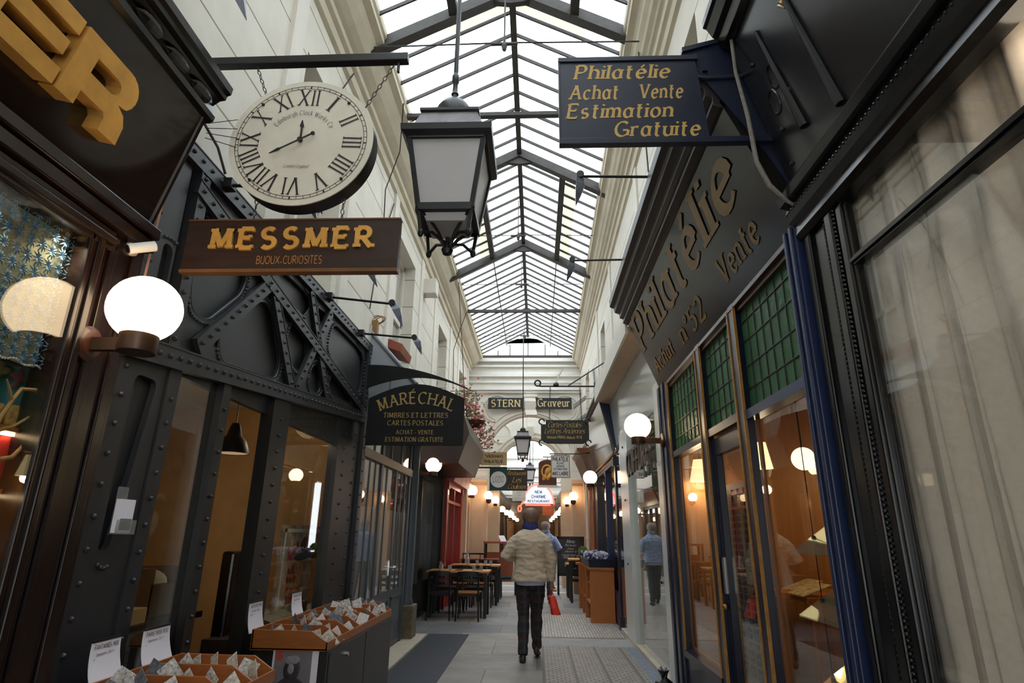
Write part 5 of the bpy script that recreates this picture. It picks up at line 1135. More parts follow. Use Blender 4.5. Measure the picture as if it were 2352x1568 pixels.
k = thing('hanging_sign', 'navy blue sign with gold art nouveau lettering near the black shop', 'sign', (.55, 2.79, 3.5))
MB().prism([(.133, 2.785, 3.50), (.955, 2.785, 3.50), (.915, 2.785, 4.085), (.133, 2.785, 4.085)], (0, .02, 0)).build('board', navy, k)
MB().box(.128, .93, 2.775, 2.81, 4.06, 4.09).box(.128, 1.36, 2.77, 2.815, 3.495, 3.53).box(.128, .14, 2.78, 2.81, 3.5, 4.09).build('edge_bar', navy, k, bevel=.002)
MB().tube([(.92, 2.80, 3.99), (.93, 2.80, 3.955), (.98, 2.80, 3.945), (1.24, 2.80, 3.95)], .014, 8).box(.955, .985, 2.79, 2.81, 3.99, 4.02).build('bracket_bar', navy, k)
tm = MB()
for s_, x, z, h, wd in (('Philatélie', .50, 3.94, .095, .53), ('Achat', .335, 3.80, .095, .265), ('Vente', .715, 3.80, .095, .235), ('Estimation', .475, 3.672, .095, .575), ('Gratuite', .675, 3.548, .095, .46)):
    q = text(s_, (x - .01, 2.785, z), (1, 0, 0), (0, 0, 1), h, 'nouveau', wd, nrm=(0, -1, 0)); q.build('lettering_line', goldp, k)
tag(MB().prism([(.855, 2.805, 4.0), (.855, 2.805, 4.15), (1.16, 2.805, 4.235), (1.20, 2.805, 4.16), (1.385, 2.805, 3.25), (1.36, 2.805, 3.22), (1.20, 2.805, 3.55), (.97, 2.805, 3.93)], (0, .014, 0)).prism([(.85, 2.79, 4.13), (.85, 2.79, 4.16), (1.17, 2.79, 4.25), (1.17, 2.79, 4.22)], (0, .04, 0)).build('end_board', navy), 'navy triangular end board behind the blue sign', 'board')
tag(MB().tube([(1.11, 2.72, 4.18), (1.115, 2.73, 3.92), (1.145, 2.72, 3.62), (1.155, 2.71, 3.32), (1.20, 2.7, 3.17), (1.28, 2.7, 3.075), (1.37, 2.72, 3.03)], [.010, .010, .012, .013, .013, .009, .007], 8).build('hanging_cable', mat('grey dusty cable', S(128, 120, 112), .8, var=.25, vscale=40), smooth=True), 'thick dusty grey cable drooping below the navy sign', 'cable')

# ------------------------------------------------------------ arrow shaped spot lamps on rods
slate = mat('grey satin spot lamp', S(96, 100, 112), .35, var=.25, vscale=14)
def spot(m, e, tip, label, wd=.05):
    k = thing('arm_spot_lamp', label, 'spot lamp', m, 'arrow spot lamps'); m, e, tip = Vector(m), Vector(e), Vector(tip)
    MB().tube([m, e], .011, 8).build('rod', blackm, k, smooth=True); MB().box(m.x - .03, m.x + .03, m.y - .035, m.y + .035, m.z - .03, m.z + .035).build('clamp', blackm, k, bevel=.004)
    MB().tube([e + Vector((0, -.04, 0)), e + Vector((0, .04, 0))], .03, 12).build('knuckle', blackm, k)
    d = (tip - e); t_ = d.normalized(); s = Vector((0, 1, 0)); u = t_.cross(s).normalized(); rings = []
    for f, a, c in ((.08, .7, .55), (.3, 1, .9), (.62, .8, .6), (1.0, .08, .06)):
        p = e + d * f; rings.append([p - s * wd * a - u * wd * c * .5, p + s * wd * a - u * wd * c * .5, p + s * wd * a * .4 + u * wd * c, p - s * wd * a * .4 + u * wd * c])
    MB().loft(rings).build('lamp_head', slate, k)
spot((.90, 4.02, 4.10), (.34, 4.0, 4.10), (.30, 3.98, 3.83), 'arrow spot lamp on the stamp shop cornice, nearer the navy sign')
spot((.90, 5.46, 4.09), (.36, 5.45, 4.08), (.30, 5.43, 3.84), 'arrow spot lamp on the stamp shop cornice, farther from the navy sign')
spot((-1.86, 3.05, 3.44), (-1.42, 3.06, 3.42), (-1.30, 3.06, 3.2), 'arrow spot lamp on the iron girder just behind the clock')
spot((-1.86, 3.80, 3.45), (-1.26, 3.80, 3.33), (-1.12, 3.80, 3.09), 'arrow spot lamp showing below the hanging gold lettered sign')
spot((-1.86, 4.88, 3.46), (-1.27, 4.83, 3.37), (-1.17, 4.83, 3.16), 'third arrow spot lamp on the iron girder from the clock')
spot((-1.86, 5.90, 3.46), (-1.27, 5.82, 3.38), (-1.19, 5.82, 3.20), 'arrow spot lamp on the iron girder just above the arched black sign')
spot((-1.93, 2.4, 4.6), (-1.70, 2.42, 4.38), (-1.575, 2.46, 4.09), 'arrow spot lamp above the brown shop cornice')
k = thing('display_spot', 'small brass spotlight on the black shop fascia', 'spot lamp', (1.28, 2.25, 3.9))
MB().tube([(1.19, 2.27, 3.885), (1.27, 2.2, 3.96)], .032, 14).build('lamp_can', brass, k, smooth=True, sharp=50); MB().tube([(1.20, 2.2, 3.93), (1.2, 2.16, 4.14)], .012, 8).build('stem', blackm, k); MB().tube([(1.186, 2.275, 3.880), (1.19, 2.27, 3.885)], .026, 12).build('lens', ivory, k)

# ------------------------------------------------------------ signs and things hung farther on
def board_sign(name, label, x0, x1, y, z0, z1, m, lines, style, tmat, edge=None, bar=None, th=.03):
    k = thing(name, label, 'sign', ((x0 + x1) / 2, y, z0))
    MB().box(x0, x1, y, y + th, z0, z1).build('board', m, k)
    if edge:
        b = MB(); e = .009
        b.box(x0 - e, x1 + e, y - .006, y + th + .006, z1 - e, z1 + e).box(x0 - e, x1 + e, y - .006, y + th + .006, z0 - e, z0 + e).box(x0 - e, x0 + e, y - .006, y + th + .006, z0, z1).box(x1 - e, x1 + e, y - .006, y + th + .006, z0, z1); b.build('edge', edge, k)
    for s_, z, h, wd in lines: text(s_, ((x0 + x1) / 2, y, z), (1, 0, 0), (0, 0, 1), h, style, wd, nrm=(0, -1, 0)).build('lettering_line', tmat, k)
    if bar:
        b = MB()
        for (a, c) in bar: b.tube([a, c], .012, 6)
        b.build('bracket', blackm, k)
    return k
board_sign('fascia_sign', 'black wall sign lettered STERN on the white arch wall', -1.37, -.38, 16.42, 4.79, 5.11, blackm, [('STERN', 4.855, .195, .79)], 'roman', mat('pale gold letters', S(222, 200, 140), .5))
board_sign('fascia_sign', 'black wall sign lettered Graveur on the white arch wall', -.03, .985, 16.42, 4.79, 5.11, blackm, [('Graveur', 4.865, .215, .88)], 'roman', mat('pale gold letters', S(222, 200, 140), .5))
k = thing('hanging_sign', 'black scroll cornered sign with gold script hung from a curled bracket', 'sign', (.52, 11.0, 3.04))
pts = [(.08, 3.12), (.08, 3.40), (.17, 3.40), (.17, 3.48), (.88, 3.48), (.88, 3.40), (.97, 3.40), (.97, 3.12), (.86, 3.04), (.19, 3.04)]
MB().prism([(x, 11, z) for x, z in pts], (0, .025, 0)).build('board', blackm, k)
tm = MB()
for s_, z, h, wd, st in (('Cartes Postales', 3.345, .10, .62, 'script'), ('Lettres Anciennes', 3.23, .10, .74, 'script'), ('Maison PRINS depuis 1978', 3.135, .05, .64, 'sans')):
    q = text(s_, (.515, 11, z), (1, 0, 0), (0, 0, 1), h, st, wd, nrm=(0, -1, 0)); q.build('lettering_line', goldp, k)
b = MB()
for sx in (-1, 1):
    for sz in (-1, 1):
        cx_, cz_ = .525 + sx * .43, 3.26 + sz * (.19 if sz > 0 else .20)
        b.tube([(cx_ + .05 * math.cos(a), 11.01, cz_ + .05 * math.sin(a)) for a in [R(q) for q in range(0, 300, 20)]], .014, 6)
b.build('corner_scroll', blackm, k)
b = MB().tube([(1.36, 11.01, 4.13), (.08, 11.01, 4.13), (.03, 11.01, 4.14)] + [(.02 + .055 * math.cos(a), 11.01, 4.19 + .055 * math.sin(a)) for a in [R(270 - q) for q in range(0, 420, 30)]], .016, 8)
b.tube([(.60, 11.01, 4.14), (1.33, 11.01, 4.62)], .012, 6); b.lathe([(.055, 0), (.05, .04), (.02, .07), (0, .07)], (.37, 11.01, 4.14), 14); b.build('bracket', blackm, k)
for xa, xb in ((.24, .26), (.84, .82)): b = MB(); chain(b, (xa, 11.01, 3.48), (xb, 11.01, 4.12), .016, .005); b.build('chain', blackm, k)
b = MB().prism([(.36, 11, 4.2), (.38, 11, 4.2), (.46, 11, 4.36), (.52, 11, 4.46), (.46, 11, 4.42), (.40, 11, 4.34)], (0, .012, 0)); b.build('quill', ivory, k)
board_sign('hanging_sign', 'tan sign with black stencil lettering, above the green round-emblem sign', -1.31, -.70, 14.0, 2.97, 3.27, mat('tan board', S(176, 150, 102), .5, var=.1), [('PANORAMAS', 3.14, .065, .42), ('PHILATELIE', 3.02, .065, .42)], 'bold', ink, None, [((-1.9, 14.01, 3.35), (-1.15, 14.01, 3.35)), ((-1.9, 14.01, 3.22), (-1.3, 14.01, 3.22)), ((-1.9, 14.01, 3.0), (-1.3, 14.01, 3.0))], .06)
k = board_sign('hanging_sign', 'dark green sign with a white round emblem', -1.10, -.69, 14.1, 2.40, 2.91, mat('bottle green board', S(18, 66, 60), .4), [], 'sans', ink, None, [((-1.9, 14.11, 2.93), (-.7, 14.11, 2.93))])
MB().lathe([(0, 0), (.185, 0), (.185, -.006), (0, -.006)], (-.895, 14.1, 2.65), 40, 'y').build('emblem_disc', whitep, k)
tm = MB(); q = text('LOZIO', (-.895, 14.092, 2.59), (1, 0, 0), (0, 0, 1), .13, 'light', .25, nrm=(0, -1, 0)); tm.add(q.v, q.f); tm.build('painted_lettering', ink, k)
board_sign('hanging_sign', 'white sign with black stamp dealer lettering near the globe over the planter', .34, .76, 14.0, 2.70, 3.20, whitep, [('PHILATELIE', 3.07, .09, .36), ('ACHAT', 3.0, .045, .17), ('VENTE', 2.93, .045, .18), ('ESTIMATION', 2.865, .045, .30), ('M&C.LABRE', 2.75, .075, .36)], 'bold', ink, mat('tan edge', S(160, 130, 90), .5), [((1.37, 14.02, 3.24), (.3, 14.02, 3.24)), ((.42, 14.02, 3.2), (.42, 14.02, 3.24)), ((.68, 14.02, 3.2), (.68, 14.02, 3.24))])
board_sign('hanging_sign', 'dark restaurant sign with gold script behind the third lantern', -.83, -.25, 16.2, 2.54, 3.09, mat('dark bronze board', S(44, 34, 30), .3), [('Restaurant', 2.95, .10, .48), ('Les', 2.76, .14, .22), ('Coulisses', 2.59, .12, .48)], 'script', goldp, None, [((-1.78, 16.215, 3.13), (-.25, 16.215, 3.13)), ((-.75, 16.215, 3.05), (-.75, 16.215, 3.13)), ((-.37, 16.215, 3.05), (-.37, 16.215, 3.13))])
board_sign('hanging_sign', 'small white scalloped sign below the dark restaurant sign', -.84, -.38, 21.0, 2.52, 2.88, whitep, [('Salon', 2.78, .07, .2), ('Bar', 2.68, .07, .14), ('Restaurant', 2.57, .07, .36)], 'script', goldp, None, [((-1.4, 21.01, 2.95), (-.4, 21.01, 2.95))])
k = thing('hanging_sign', 'brown arched wooden sign with gold carving near the white dealer sign', 'sign', (.36, 19.6, 2.95))
MB().prism([(.06, 19.6, 2.95), (.64, 19.6, 2.95), (.64, 19.6, 3.62)] + [(.35 + .29 * math.cos(PI * i / 12), 19.6, 3.62 + .14 * math.sin(PI * i / 12)) for i in range(1, 12)] + [(.06, 19.6, 3.62)], (0, .05, 0)).build('board', mat('red brown board', S(92, 44, 36), .4), k)
b = MB(); c_ = (.33, 19.59, 3.35)
b.tube([(c_[0] + .16 * math.cos(R(a)), 19.59, 3.38 + .2 * math.sin(R(a))) for a in range(40, 330, 20)], .03, 6)
for dx, dz, l_ in ((.0, .05, .14), (.06, -.12, .14), (-.08, -.15, .12), (.08, .08, .1)): lensmb(b, (c_[0] + dx, 19.6, c_[2] + dz), (0, -1, 0), (.4, 0, .9), l_, .06, .03)
b.build('gold_carving', gold, k); MB().box(.02, .68, 19.58, 19.66, 2.88, 2.95).build('sill', whitep, k); MB().tube([(1.37, 19.62, 3.85), (.2, 19.62, 3.85)], .014, 6).tube([(.35, 19.62, 3.76), (.35, 19.62, 3.85)], .012, 6).build('bracket', blackm, k)
k = thing('neon_sign', 'fan shaped white sign outlined in red neon, deep in the passage', 'sign', (.05, 27, 2.7))
fan = [(-.55 + 1.25 * 0, 2.72), (.72, 2.72)] + [(.08 + .64 * math.cos(PI * i / 16), 2.72 + .82 * math.sin(PI * i / 16)) for i in range(1, 16)] + [(-.56, 2.72)]
MB().prism([(x, 27, z) for x, z in fan], (0, .06, 0)).build('board', mat('lit sign face', S(214, 228, 240), .5, emit=.35, ecol=(.8, .9, 1)), k)
MB().tube([(x, 26.97, z) for x, z in [(.08 + .68 * math.cos(PI * i / 20), 2.70 + .86 * math.sin(PI * i / 20)) for i in range(0, 21)]], .03, 8).tube([(-.5, 26.97, 2.66), (.6, 26.97, 2.66)], .03, 8).build('neon_tube', mat('red neon', (1, .08, .05), .4, emit=4, ecol=(1, .06, .03)), k)
MB().tube([(-.75 + .07 * math.cos(R(a)), 26.97, 2.5 + .12 * math.sin(R(a))) for a in range(0, 360, 30)], .03, 8, True).tube([(-.72, 26.97, 2.6), (-.62, 26.97, 2.78)], .03, 8).build('neon_loop', mat('red neon', (1, .08, .05), .4), k)
tm = MB()
for s_, z, h, wd in (('NEW', 3.16, .12, .3), ('CHARMIE', 2.96, .12, .62), ('RESTAURANT', 2.78, .09, .95)):
    q = text(s_, (.08, 27, z), (1, 0, 0), (0, 0, 1), h, 'bold', wd, nrm=(0, -1, 0)); q.build('lettering_line', mat('blue ink', S(60, 70, 130), .5), k)
MB().tube([(1.37, 27.03, 3.62), (-.2, 27.03, 3.62)], .014, 6).build('bracket', blackm, k)
k = thing('side_banner', 'dark tilted signboard projecting above the planter side globes', 'sign', (1.1, 21.4, 2.85))
MB().prism([(1.36, 20.4, 4.2), (.92, 20.4, 3.5), (.84, 20.4, 3.19), (1.02, 20.4, 3.5)], (0, 2.0, 0)).build('board', mat('dark tilted board', S(66, 54, 52), .3, var=.4), k)
board_sign('hanging_sign', 'small orange sign hung beneath the neon fan', .28, .86, 31, 2.36, 2.88, mat('orange print', S(196, 84, 34), .5, var=.35, vscale=5), [], 'sans', ink, None, [((1.37, 31.01, 2.92), (.25, 31.01, 2.92))])
tag(MB().prism([(.35, 31, 2.55), (.6, 31, 2.75), (.8, 31, 2.55)], (0, -.01, 0)).build('painted_motif', mat('yellow motif', S(222, 176, 60), .5)), 'yellow motif on the small orange sign', 'motif') if False else None
for i, (z, y) in enumerate(((3.95, 13.2), (3.55, 13.2))):
    k = thing('flood_lamp', ('upper' if i == 0 else 'lower') + ' grey floodlight on arms beside the Graveur sign', 'lamp', (1.2, y, z), 'grey floodlights')
    z_ = z + .35
    MB().prism([(.85, y, z_ - .12), (1.12, y, z_ + .10), (1.12, y, z_ + .16), (.84, y, z_ - .05)], (0, .3, 0)).build('lamp_body', mat('grey floodlight', S(150, 148, 144), .5), k); MB().tube([(1.0, y + .15, z_ + .1), (1.37, y + .15, z_ + .12)], .01, 6).build('arm', mat('grey floodlight', S(150, 148, 144), .5), k)
# flower basket
fr_ = random.Random(9)
k = thing('flower_basket', 'hanging basket overflowing with small pink flowers beside the arched sign', 'flower basket', (-1.4, 13, 3.5))
MB().lathe([(.0, 0), (.12, .02), (.20, .12), (.22, .2), (.18, .2), (0, .16)], (-1.36, 13.0, 3.62), 16).build('basket', brownl, k); b, bl2 = MB(), MB()
for i in range(420):
    f = fr_.random(); c = Vector((-1.66 + .58 * f + fr_.gauss(0, .11), 13 + fr_.gauss(0, .16), 4.42 - 1.05 * f + fr_.gauss(0, .18)))
    d = (fr_.gauss(0, 1), fr_.gauss(0, 1) - .6, fr_.gauss(0, 1))
    if i % 5 < 3: lensmb(b, c, d, (fr_.gauss(0, 1), 0, fr_.gauss(0, 1)), .045, .02, .006)
    else: bl2.ball(c, .018 + .016 * fr_.random(), 6, 4)
b.build('foliage', mat('dry green leaves', S(120, 122, 84), .7, var=.4, vscale=8), k, kind='stuff'); bl2.build('blossoms', mat('dusty pink petals', S(206, 120, 116), .7, var=.3, vscale=9), k, kind='stuff')
MB().tube([(-1.95, 13, 4.5), (-1.36, 13, 4.5), (-1.36, 13, 3.8)], .01, 6).build('hanger', blackm, k)
# loose wires on the walls
for i, (pts, lab) in enumerate((
    ([(-1.90, 5.0, 6.1), (-1.90, 4.7, 5.6), (-1.9, 4.62, 5.0), (-1.9, 4.55, 4.4), (-1.9, 4.5, 4.1)], 'frayed wire hanging on the cream wall behind the clock'),
    ([(-1.93, 7.0, 5.7), (-1.92, 6.6, 5.0), (-1.92, 6.4, 4.4), (-1.92, 6.3, 3.9)], 'dark wire down the cream wall above the pale canopy'),
    ([(-1.56, 5.7, 6.25), (-1.72, 6.3, 6.02), (-1.92, 6.5, 5.6), (-1.92, 6.6, 4.8), (-1.93, 6.75, 4.55)], 'dark wire drooping from the cornice beside the clock'),
    ([(-1.58, 11.0, 6.3), (-1.5, 11.2, 5.2), (-1.46, 11.6, 4.2), (-1.4, 12.0, 3.5)], 'long thin wire hanging before the third wall niche'),
    ([(-1.58, 12.6, 6.3), (-1.75, 12.9, 6.0), (-1.93, 13.1, 5.5), (-1.93, 13.3, 4.6)], 'dark wire leaving the cornice past the third wall niche'),
    ([(-1.90, 2.66, 3.74), (-1.89, 2.72, 3.66), (-1.88, 2.9, 3.60), (-1.88, 3.02, 3.5)], 'black cable beside the brown shop cornice'),
    ([(1.05, 4.9, 6.2), (1.10, 5.1, 5.4), (1.12, 5.15, 4.9)], 'short dark wire below the cornice over the navy sign'),
    ([(1.24, 12.6, 4.9), (1.22, 12.2, 4.5), (1.22, 12.2, 4.0), (1.24, 12.2, 3.8)], 'grey conduit on the cream wall over the white dealer sign'))):
    tag(MB().tube(pts, .008 if i != 7 else .022, 6).build('wall_wire', mat('dark wire', S(70, 62, 54), .7) if i != 7 else slate, smooth=True), lab, 'wire')
b = MB()
for k_ in range(4): b.tube([(-1.74, 2.56, 3.50 - .03 * k_), (-1.58, 2.56 + .01 * k_, 3.52 - .05 * k_)], .0025, 4)
tag(b.build('bird_spikes', blackm), 'thin metal spikes at the end of the brown cornice', 'spikes')

# ------------------------------------------------------------ postcard cabinets by the iron shop
cabm = mat('black steel cabinet', S(40, 39, 38), .4, var=.25, vscale=3)
traym = mat('reddish varnished tray wood', S(158, 94, 46), .4, var=.14, vscale=9, stretch=(1, 6, 6))
cards = [mat('aged card a', S(226, 224, 220), .6, var=.25, vscale=50), mat('aged card b', S(212, 206, 194), .6, var=.6, vscale=45), mat('aged card c', S(206, 202, 198), .6, var=.7, vscale=60), mat('aged card d', S(112, 118, 126), .6, var=.6, vscale=40)]
PX = [(-1.80, .74), (-1.80, .855), (-1.42, .852), (-1.31, .785), (-1.31, .74)]
def cabinet(y0, y1, nd, label, tlabel, which, seed, counts):
    k = thing('postcard_cabinet', label, 'cabinet', (-1.56, (y0 + y1) / 2, 0), 'postcard cabinets')
    MB().box(-1.79, -1.305, y0 + .02, y1 - .02, 0, .735).build('body', cabm, k, bevel=.006)
    MB().box(-1.305, -1.298, y0 + .03, (y0 + y1) / 2 - .01, .02, .725).box(-1.305, -1.298, (y0 + y1) / 2 + .01, y1 - .03, .02, .725).build('flap_door', cabm, k)
    MB().lathe([(0, 0), (.013, 0), (.013, .018), (0, .02)], (-1.298, y0 + (y1 - y0) * .22, .66), 14, 'x').build('lock', mat('polished chrome', S(210, 210, 210), .15, metal=1), k)
    t = thing('card_tray', tlabel, 'tray', (-1.56, (y0 + y1) / 2, .737), 'postcard trays')
    MB().box(-1.80, -1.31, y0, y1, .738, .75).build('tray_base', traym, t)
    MB().box(-1.802, -1.79, y0, y1, .74, .856).build('back_board', traym, t); MB().box(-1.32, -1.308, y0, y1, .74, .79).build('front_rail', traym, t)
    for i in range(nd + 1):
        y = y0 + (y1 - .012 - y0) * i / nd; MB().prism([(x, y, z) for x, z in PX], (0, .012, 0)).build('end_board' if i in (0, nd) else 'divider', traym, t, bevel=.002)
    r_ = random.Random(seed); pos = ('by the wall', 'second from the wall', 'third from the wall', 'fourth from the wall', 'fifth from the wall', 'at the corridor edge')
    ords = ('first', 'second', 'third', 'fourth', 'fifth', 'sixth', 'seventh', 'eighth')
    for i in range(nd):
        yc = y0 + (y1 - y0) * (i + .45) / nd; n = counts[i % len(counts)]
        for j in range(n):
            x = -1.755 + .415 * (j + .3 + .4 * r_.random()) / max(1, n - .3); h = .045 + .02 * r_.random(); wd = .034 + .010 * r_.random(); a = r_.uniform(-.9, .9); zc = .80 + (.040 if x < -1.5 else .012) * r_.random()
            if x > -1.44: zc -= .02
            a = r_.choice((-1, 1)) * r_.uniform(.25, .85); tl = r_.uniform(.05, .35); ya = yc + r_.uniform(-.03, .04); yaw = r_.choice((-1, 1)) * r_.uniform(.15, .9)
            lz = zc - .012 + .022 * r_.random(); pl = [(u * wd * math.cos(a) - v * h * math.sin(a), u * wd * math.sin(a) + v * h * math.cos(a) + lz) for u, v in ((-1, -1.2), (1, -1.2), (1, 1), (-1, 1))]
            cl = []
            for e in range(4):      # the part of the card that stands above the tray base
                p_, n_ = pl[e], pl[(e + 1) % 4]
                if p_[1] >= .752: cl.append(p_)
                if (p_[1] >= .752) != (n_[1] >= .752): f = (.752 - p_[1]) / (n_[1] - p_[1]); cl.append((p_[0] + f * (n_[0] - p_[0]), .752))
            q = [Vector((x + px * math.cos(yaw), ya + px * math.sin(yaw) + (pz - .752) * tl, pz)) for px, pz in cl]
            nv = (q[1] - q[0]).cross(q[2] - q[0]).normalized() * .002
            o = MB().prism(q, nv).build('postcard', cards[r_.randrange(4)])
            tag(o, 'old postcard in the %s section of the %s tray, %s' % (ords[i], which, pos[j if j < n - 1 or n < 3 else 5]), 'postcard', 'postcards in the wooden trays')
cabinet(4.06, 5.78, 7, 'black steel cabinet carrying the longer postcard tray', 'longer red wooden tray of old postcards, nearer the café', 'longer', 21, [6, 5, 6, 5, 5, 5, 5])
cabinet(2.10, 3.28, 5, 'black steel cabinet under the shorter postcard tray by the picture edge', 'shorter orange wooden tray of old postcards nearest the window sign', 'shorter', 35, [5, 5, 6, 5, 6])
for i, (y0, y1, z0, z1, ttl, lab) in enumerate(((2.64, 2.82, .865, 1.0, 'FANTAISIES 1900', 'white price sheet reading FANTAISIES at the near tray'), (2.98, 3.19, .87, .998, 'PARIS 1900-1930', 'white price sheet reading PARIS 1900-1930 at the near tray'),
                                       (4.05, 4.24, .85, 1.006, 'ARTISTES 1900', 'narrow white price sheet at the near end of the longer tray'), (4.75, 4.93, .86, 1.005, 'MUSIQUE 1900', 'narrow white price sheet midway along the longer tray'))):
    k = thing('price_sheet', lab, 'sign', (-1.83, (y0 + y1) / 2, z0), 'price sheets on the trays')
    n = 12; L, Q = [], []
    for j in range(n + 1):
        f = j / n; off = .03 * max(0, f - .62) ** 1.2 * 3 * .6
        L.append((-1.835 + .022 * (1 - f) ** 3, y0, z0 - .02 + (z1 - z0 + .02) * f)); Q.append((-1.835 + .03 * (1 - f) ** 2, y1 + .012 * (1 - f) ** 2, z0 - .02 + (z1 - z0 + .02) * f))
    MB().loft([[L[j], Q[j], (Q[j][0] - .003, Q[j][1], Q[j][2]), (L[j][0] - .003, L[j][1], L[j][2])] for j in range(n + 1)]).build('sheet', paper, k, smooth=True, sharp=50)
    MB().box(-1.839, -1.833, y0, y1, z1 - .002, z1 + .008).build('holder_edge', blackm, k)
    tm = MB()
    for s_, z, h, wd, st in ((ttl, z1 - .030, .017, .80, 'sans'), ('1 postcard = 2 Euros', z1 - .056, .012, .62, 'sans'), ('12 postcards = 20 Euros', z1 - .078, .012, .74, 'sans')):
        q = text(s_, (-1.8335, (y0 + y1) / 2, z), (0, 1, 0), (0, 0, 1), h, st, wd * (y1 - y0), nrm=(1, 0, 0)); q.build('text_line', ink, k)
k = thing('photo_print', 'black and white portrait print with a red stamp on the cabinet end', 'print', (-1.51, 4.06, .32))
MB().box(-1.655, -1.365, 4.076, 4.082, .34, .765).build('white_sheet', paper, k)
MB().box(-1.64, -1.405, 4.072, 4.076, .34, .75).build('grey_ground', mat('grey photo ground', S(126, 120, 126), .5, var=.25, vscale=6), k)
MB().box(-1.632, -1.59, 4.069, 4.072, .68, .742).build('red_stamp', mat('red stamp ink', S(186, 84, 70), .6, var=.25, vscale=60), k)
b = MB(); lensmb(b, (-1.525, 4.072, .63), (0, -1, 0), (.15, 0, 1), .07, .05, .004); lensmb(b, (-1.525, 4.072, .45), (0, -1, 0), (0, 0, 1), .16, .11, .004); lensmb(b, (-1.60, 4.072, .44), (0, -1, 0), (.3, 0, 1), .11, .03, .005); lensmb(b, (-1.45, 4.072, .44), (0, -1, 0), (-.3, 0, 1), .11, .03, .005); b.build('dark_figure', mat('photo dark grey', S(58, 54, 58), .5, var=.4, vscale=25), k)
b = MB(); lensmb(b, (-1.525, 4.068, .685), (0, -1, 0), (1, 0, .1), .05, .024, .005); lensmb(b, (-1.53, 4.067, .635), (0, -1, 0), (0, 0, 1), .03, .018, .004); lensmb(b, (-1.525, 4.067, .46), (0, -1, 0), (0, 0, 1), .06, .03, .004); b.build('pale_details', mat('photo pale grey', S(150, 144, 148), .5, var=.3, vscale=30), k)

# ------------------------------------------------------------ café tables and chairs
tabw = mat('honey table top', S(206, 140, 74), .38, var=.12, vscale=6, stretch=(1, 7, 7)); tabr = mat('reddish table top', S(158, 84, 60), .4, var=.15, vscale=6, stretch=(1, 7, 7))
teal = mat('dark teal metal', S(30, 54, 56), .4)
def table(x0, x1, y0, y1, z, label, m=tabw, lm=blackm, grp='café tables'):
    k = thing('cafe_table', label, 'table', ((x0 + x1) / 2, (y0 + y1) / 2, 0), grp)
    MB().box(x0, x1, y0, y1, z - .032, z).build('table_top', m, k, bevel=.004)
    b = MB().box(x0 + .04, x1 - .04, y0 + .04, y0 + .06, z - .09, z - .032).box(x0 + .04, x1 - .04, y1 - .06, y1 - .04, z - .09, z - .032).box(x0 + .04, x0 + .06, y0 + .04, y1 - .04, z - .09, z - .032).box(x1 - .06, x1 - .04, y0 + .04, y1 - .04, z - .09, z - .032); b.build('apron', lm, k)
    for a in (x0 + .03, x1 - .085):
        for c in (y0 + .03, y1 - .085): MB().box(a, a + .055, c, c + .055, 0, z - .032).build('leg', lm, k)
def chair_proto(name, label, sm, m, arms=False):
    """seat toward +y, back at -y, at the origin"""
    k = thing(name, label, 'chair', (0, 0, 0), 'café chairs')
    MB().loft([[(x * (.205 if y > 0 else .19), y, z) for x, y in ((-1, -.19), (1, -.19), (1, .2), (-1, .2))] for z in (.44, .462)]).build('seat', sm, k, bevel=.006)
    for s in (-1, 1):
        MB().tube([(s * .20, -.24, 0), (s * .185, -.20, .44), (s * .185, -.215, .62), (s * .18, -.245, .80)], [.014, .017, .016, .014], 8).build('rear_leg', m, k, smooth=True)
        MB().tube([(s * .205, .21, 0), (s * .19, .18, .445)], [.013, .018], 8).build('front_leg', m, k, smooth=True)
    for z, h, y in ((.765, .075, -.24), (.655, .055, -.222), (.565, .04, -.21)):
        rows = []
        for i in range(9):
            x = -.185 + .37 * i / 8; yy = y - .03 * (1 - (x / .185) ** 2); dz = .012 * (1 - (x / .185) ** 2) if z > .7 else 0
            rows.append([(x, yy, z - h / 2), (x, yy + .014, z - h / 2), (x, yy + .014, z + h / 2 + dz), (x, yy, z + h / 2 + dz)])
        MB().loft(rows).build('back_slat', m, k)
    MB().box(-.18, .18, -.2, -.185, .40, .44).box(-.185, -.17, -.19, .19, .40, .44).box(.17, .185, -.19, .19, .40, .44).box(-.18, .18, .17, .19, .40, .44).build('seat_frame', m, k)
    return k
table(-2.02, -.88, 11.52, 12.22, .79, 'honey topped café table nearest the walker')
table(-1.88, -.81, 13.55, 14.25, .80, 'second honey topped café table, behind the nearest one')
table(-1.85, -.95, 15.32, 15.8, .86, 'reddish topped table between the honey tables and the tall stand', tabr)
c0 = chair_proto('cafe_chair', 'black slatted chair with a black seat at the near table, wall side', blackm, blackm); c0.location = (-1.72, 11.42, 0)
c1 = chair_proto('cafe_chair', 'black slatted chair with an orange wooden seat at the near table', woodo, blackm); c1.location = (-1.21, 11.38, 0)
dup(c0, (-1.66, 12.42, 0), 'black chair facing back across the near table, wall side', PI); dup(c0, (-1.2, 12.52, 0), 'black chair facing back across the near table, corridor side', PI)
dup(c1, (-1.58, 13.42, 0), 'wooden seated chair at the second table, wall side', 0); dup(c1, (-1.14, 13.42, 0), 'wooden seated chair at the second table, corridor side', 0)
dup(c0, (-1.55, 14.55, 0), 'black chair on the far side of the second table, wall side', PI); dup(c0, (-1.08, 14.55, 0), 'black chair on the far side of the second table, corridor side', PI)
c2 = chair_proto('cafe_chair', 'dark teal chair at the reddish table, corridor side', teal, teal); c2.location = (-1.05, 15.12, 0)
dup(c2, (-.72, 15.45, 0), 'dark teal chair at the corridor end of the reddish table', R(90))
k = thing('tall_stand', 'tall dark framed stand with a red brown top before the arch', 'stand', (-.95, 16.1, 0))
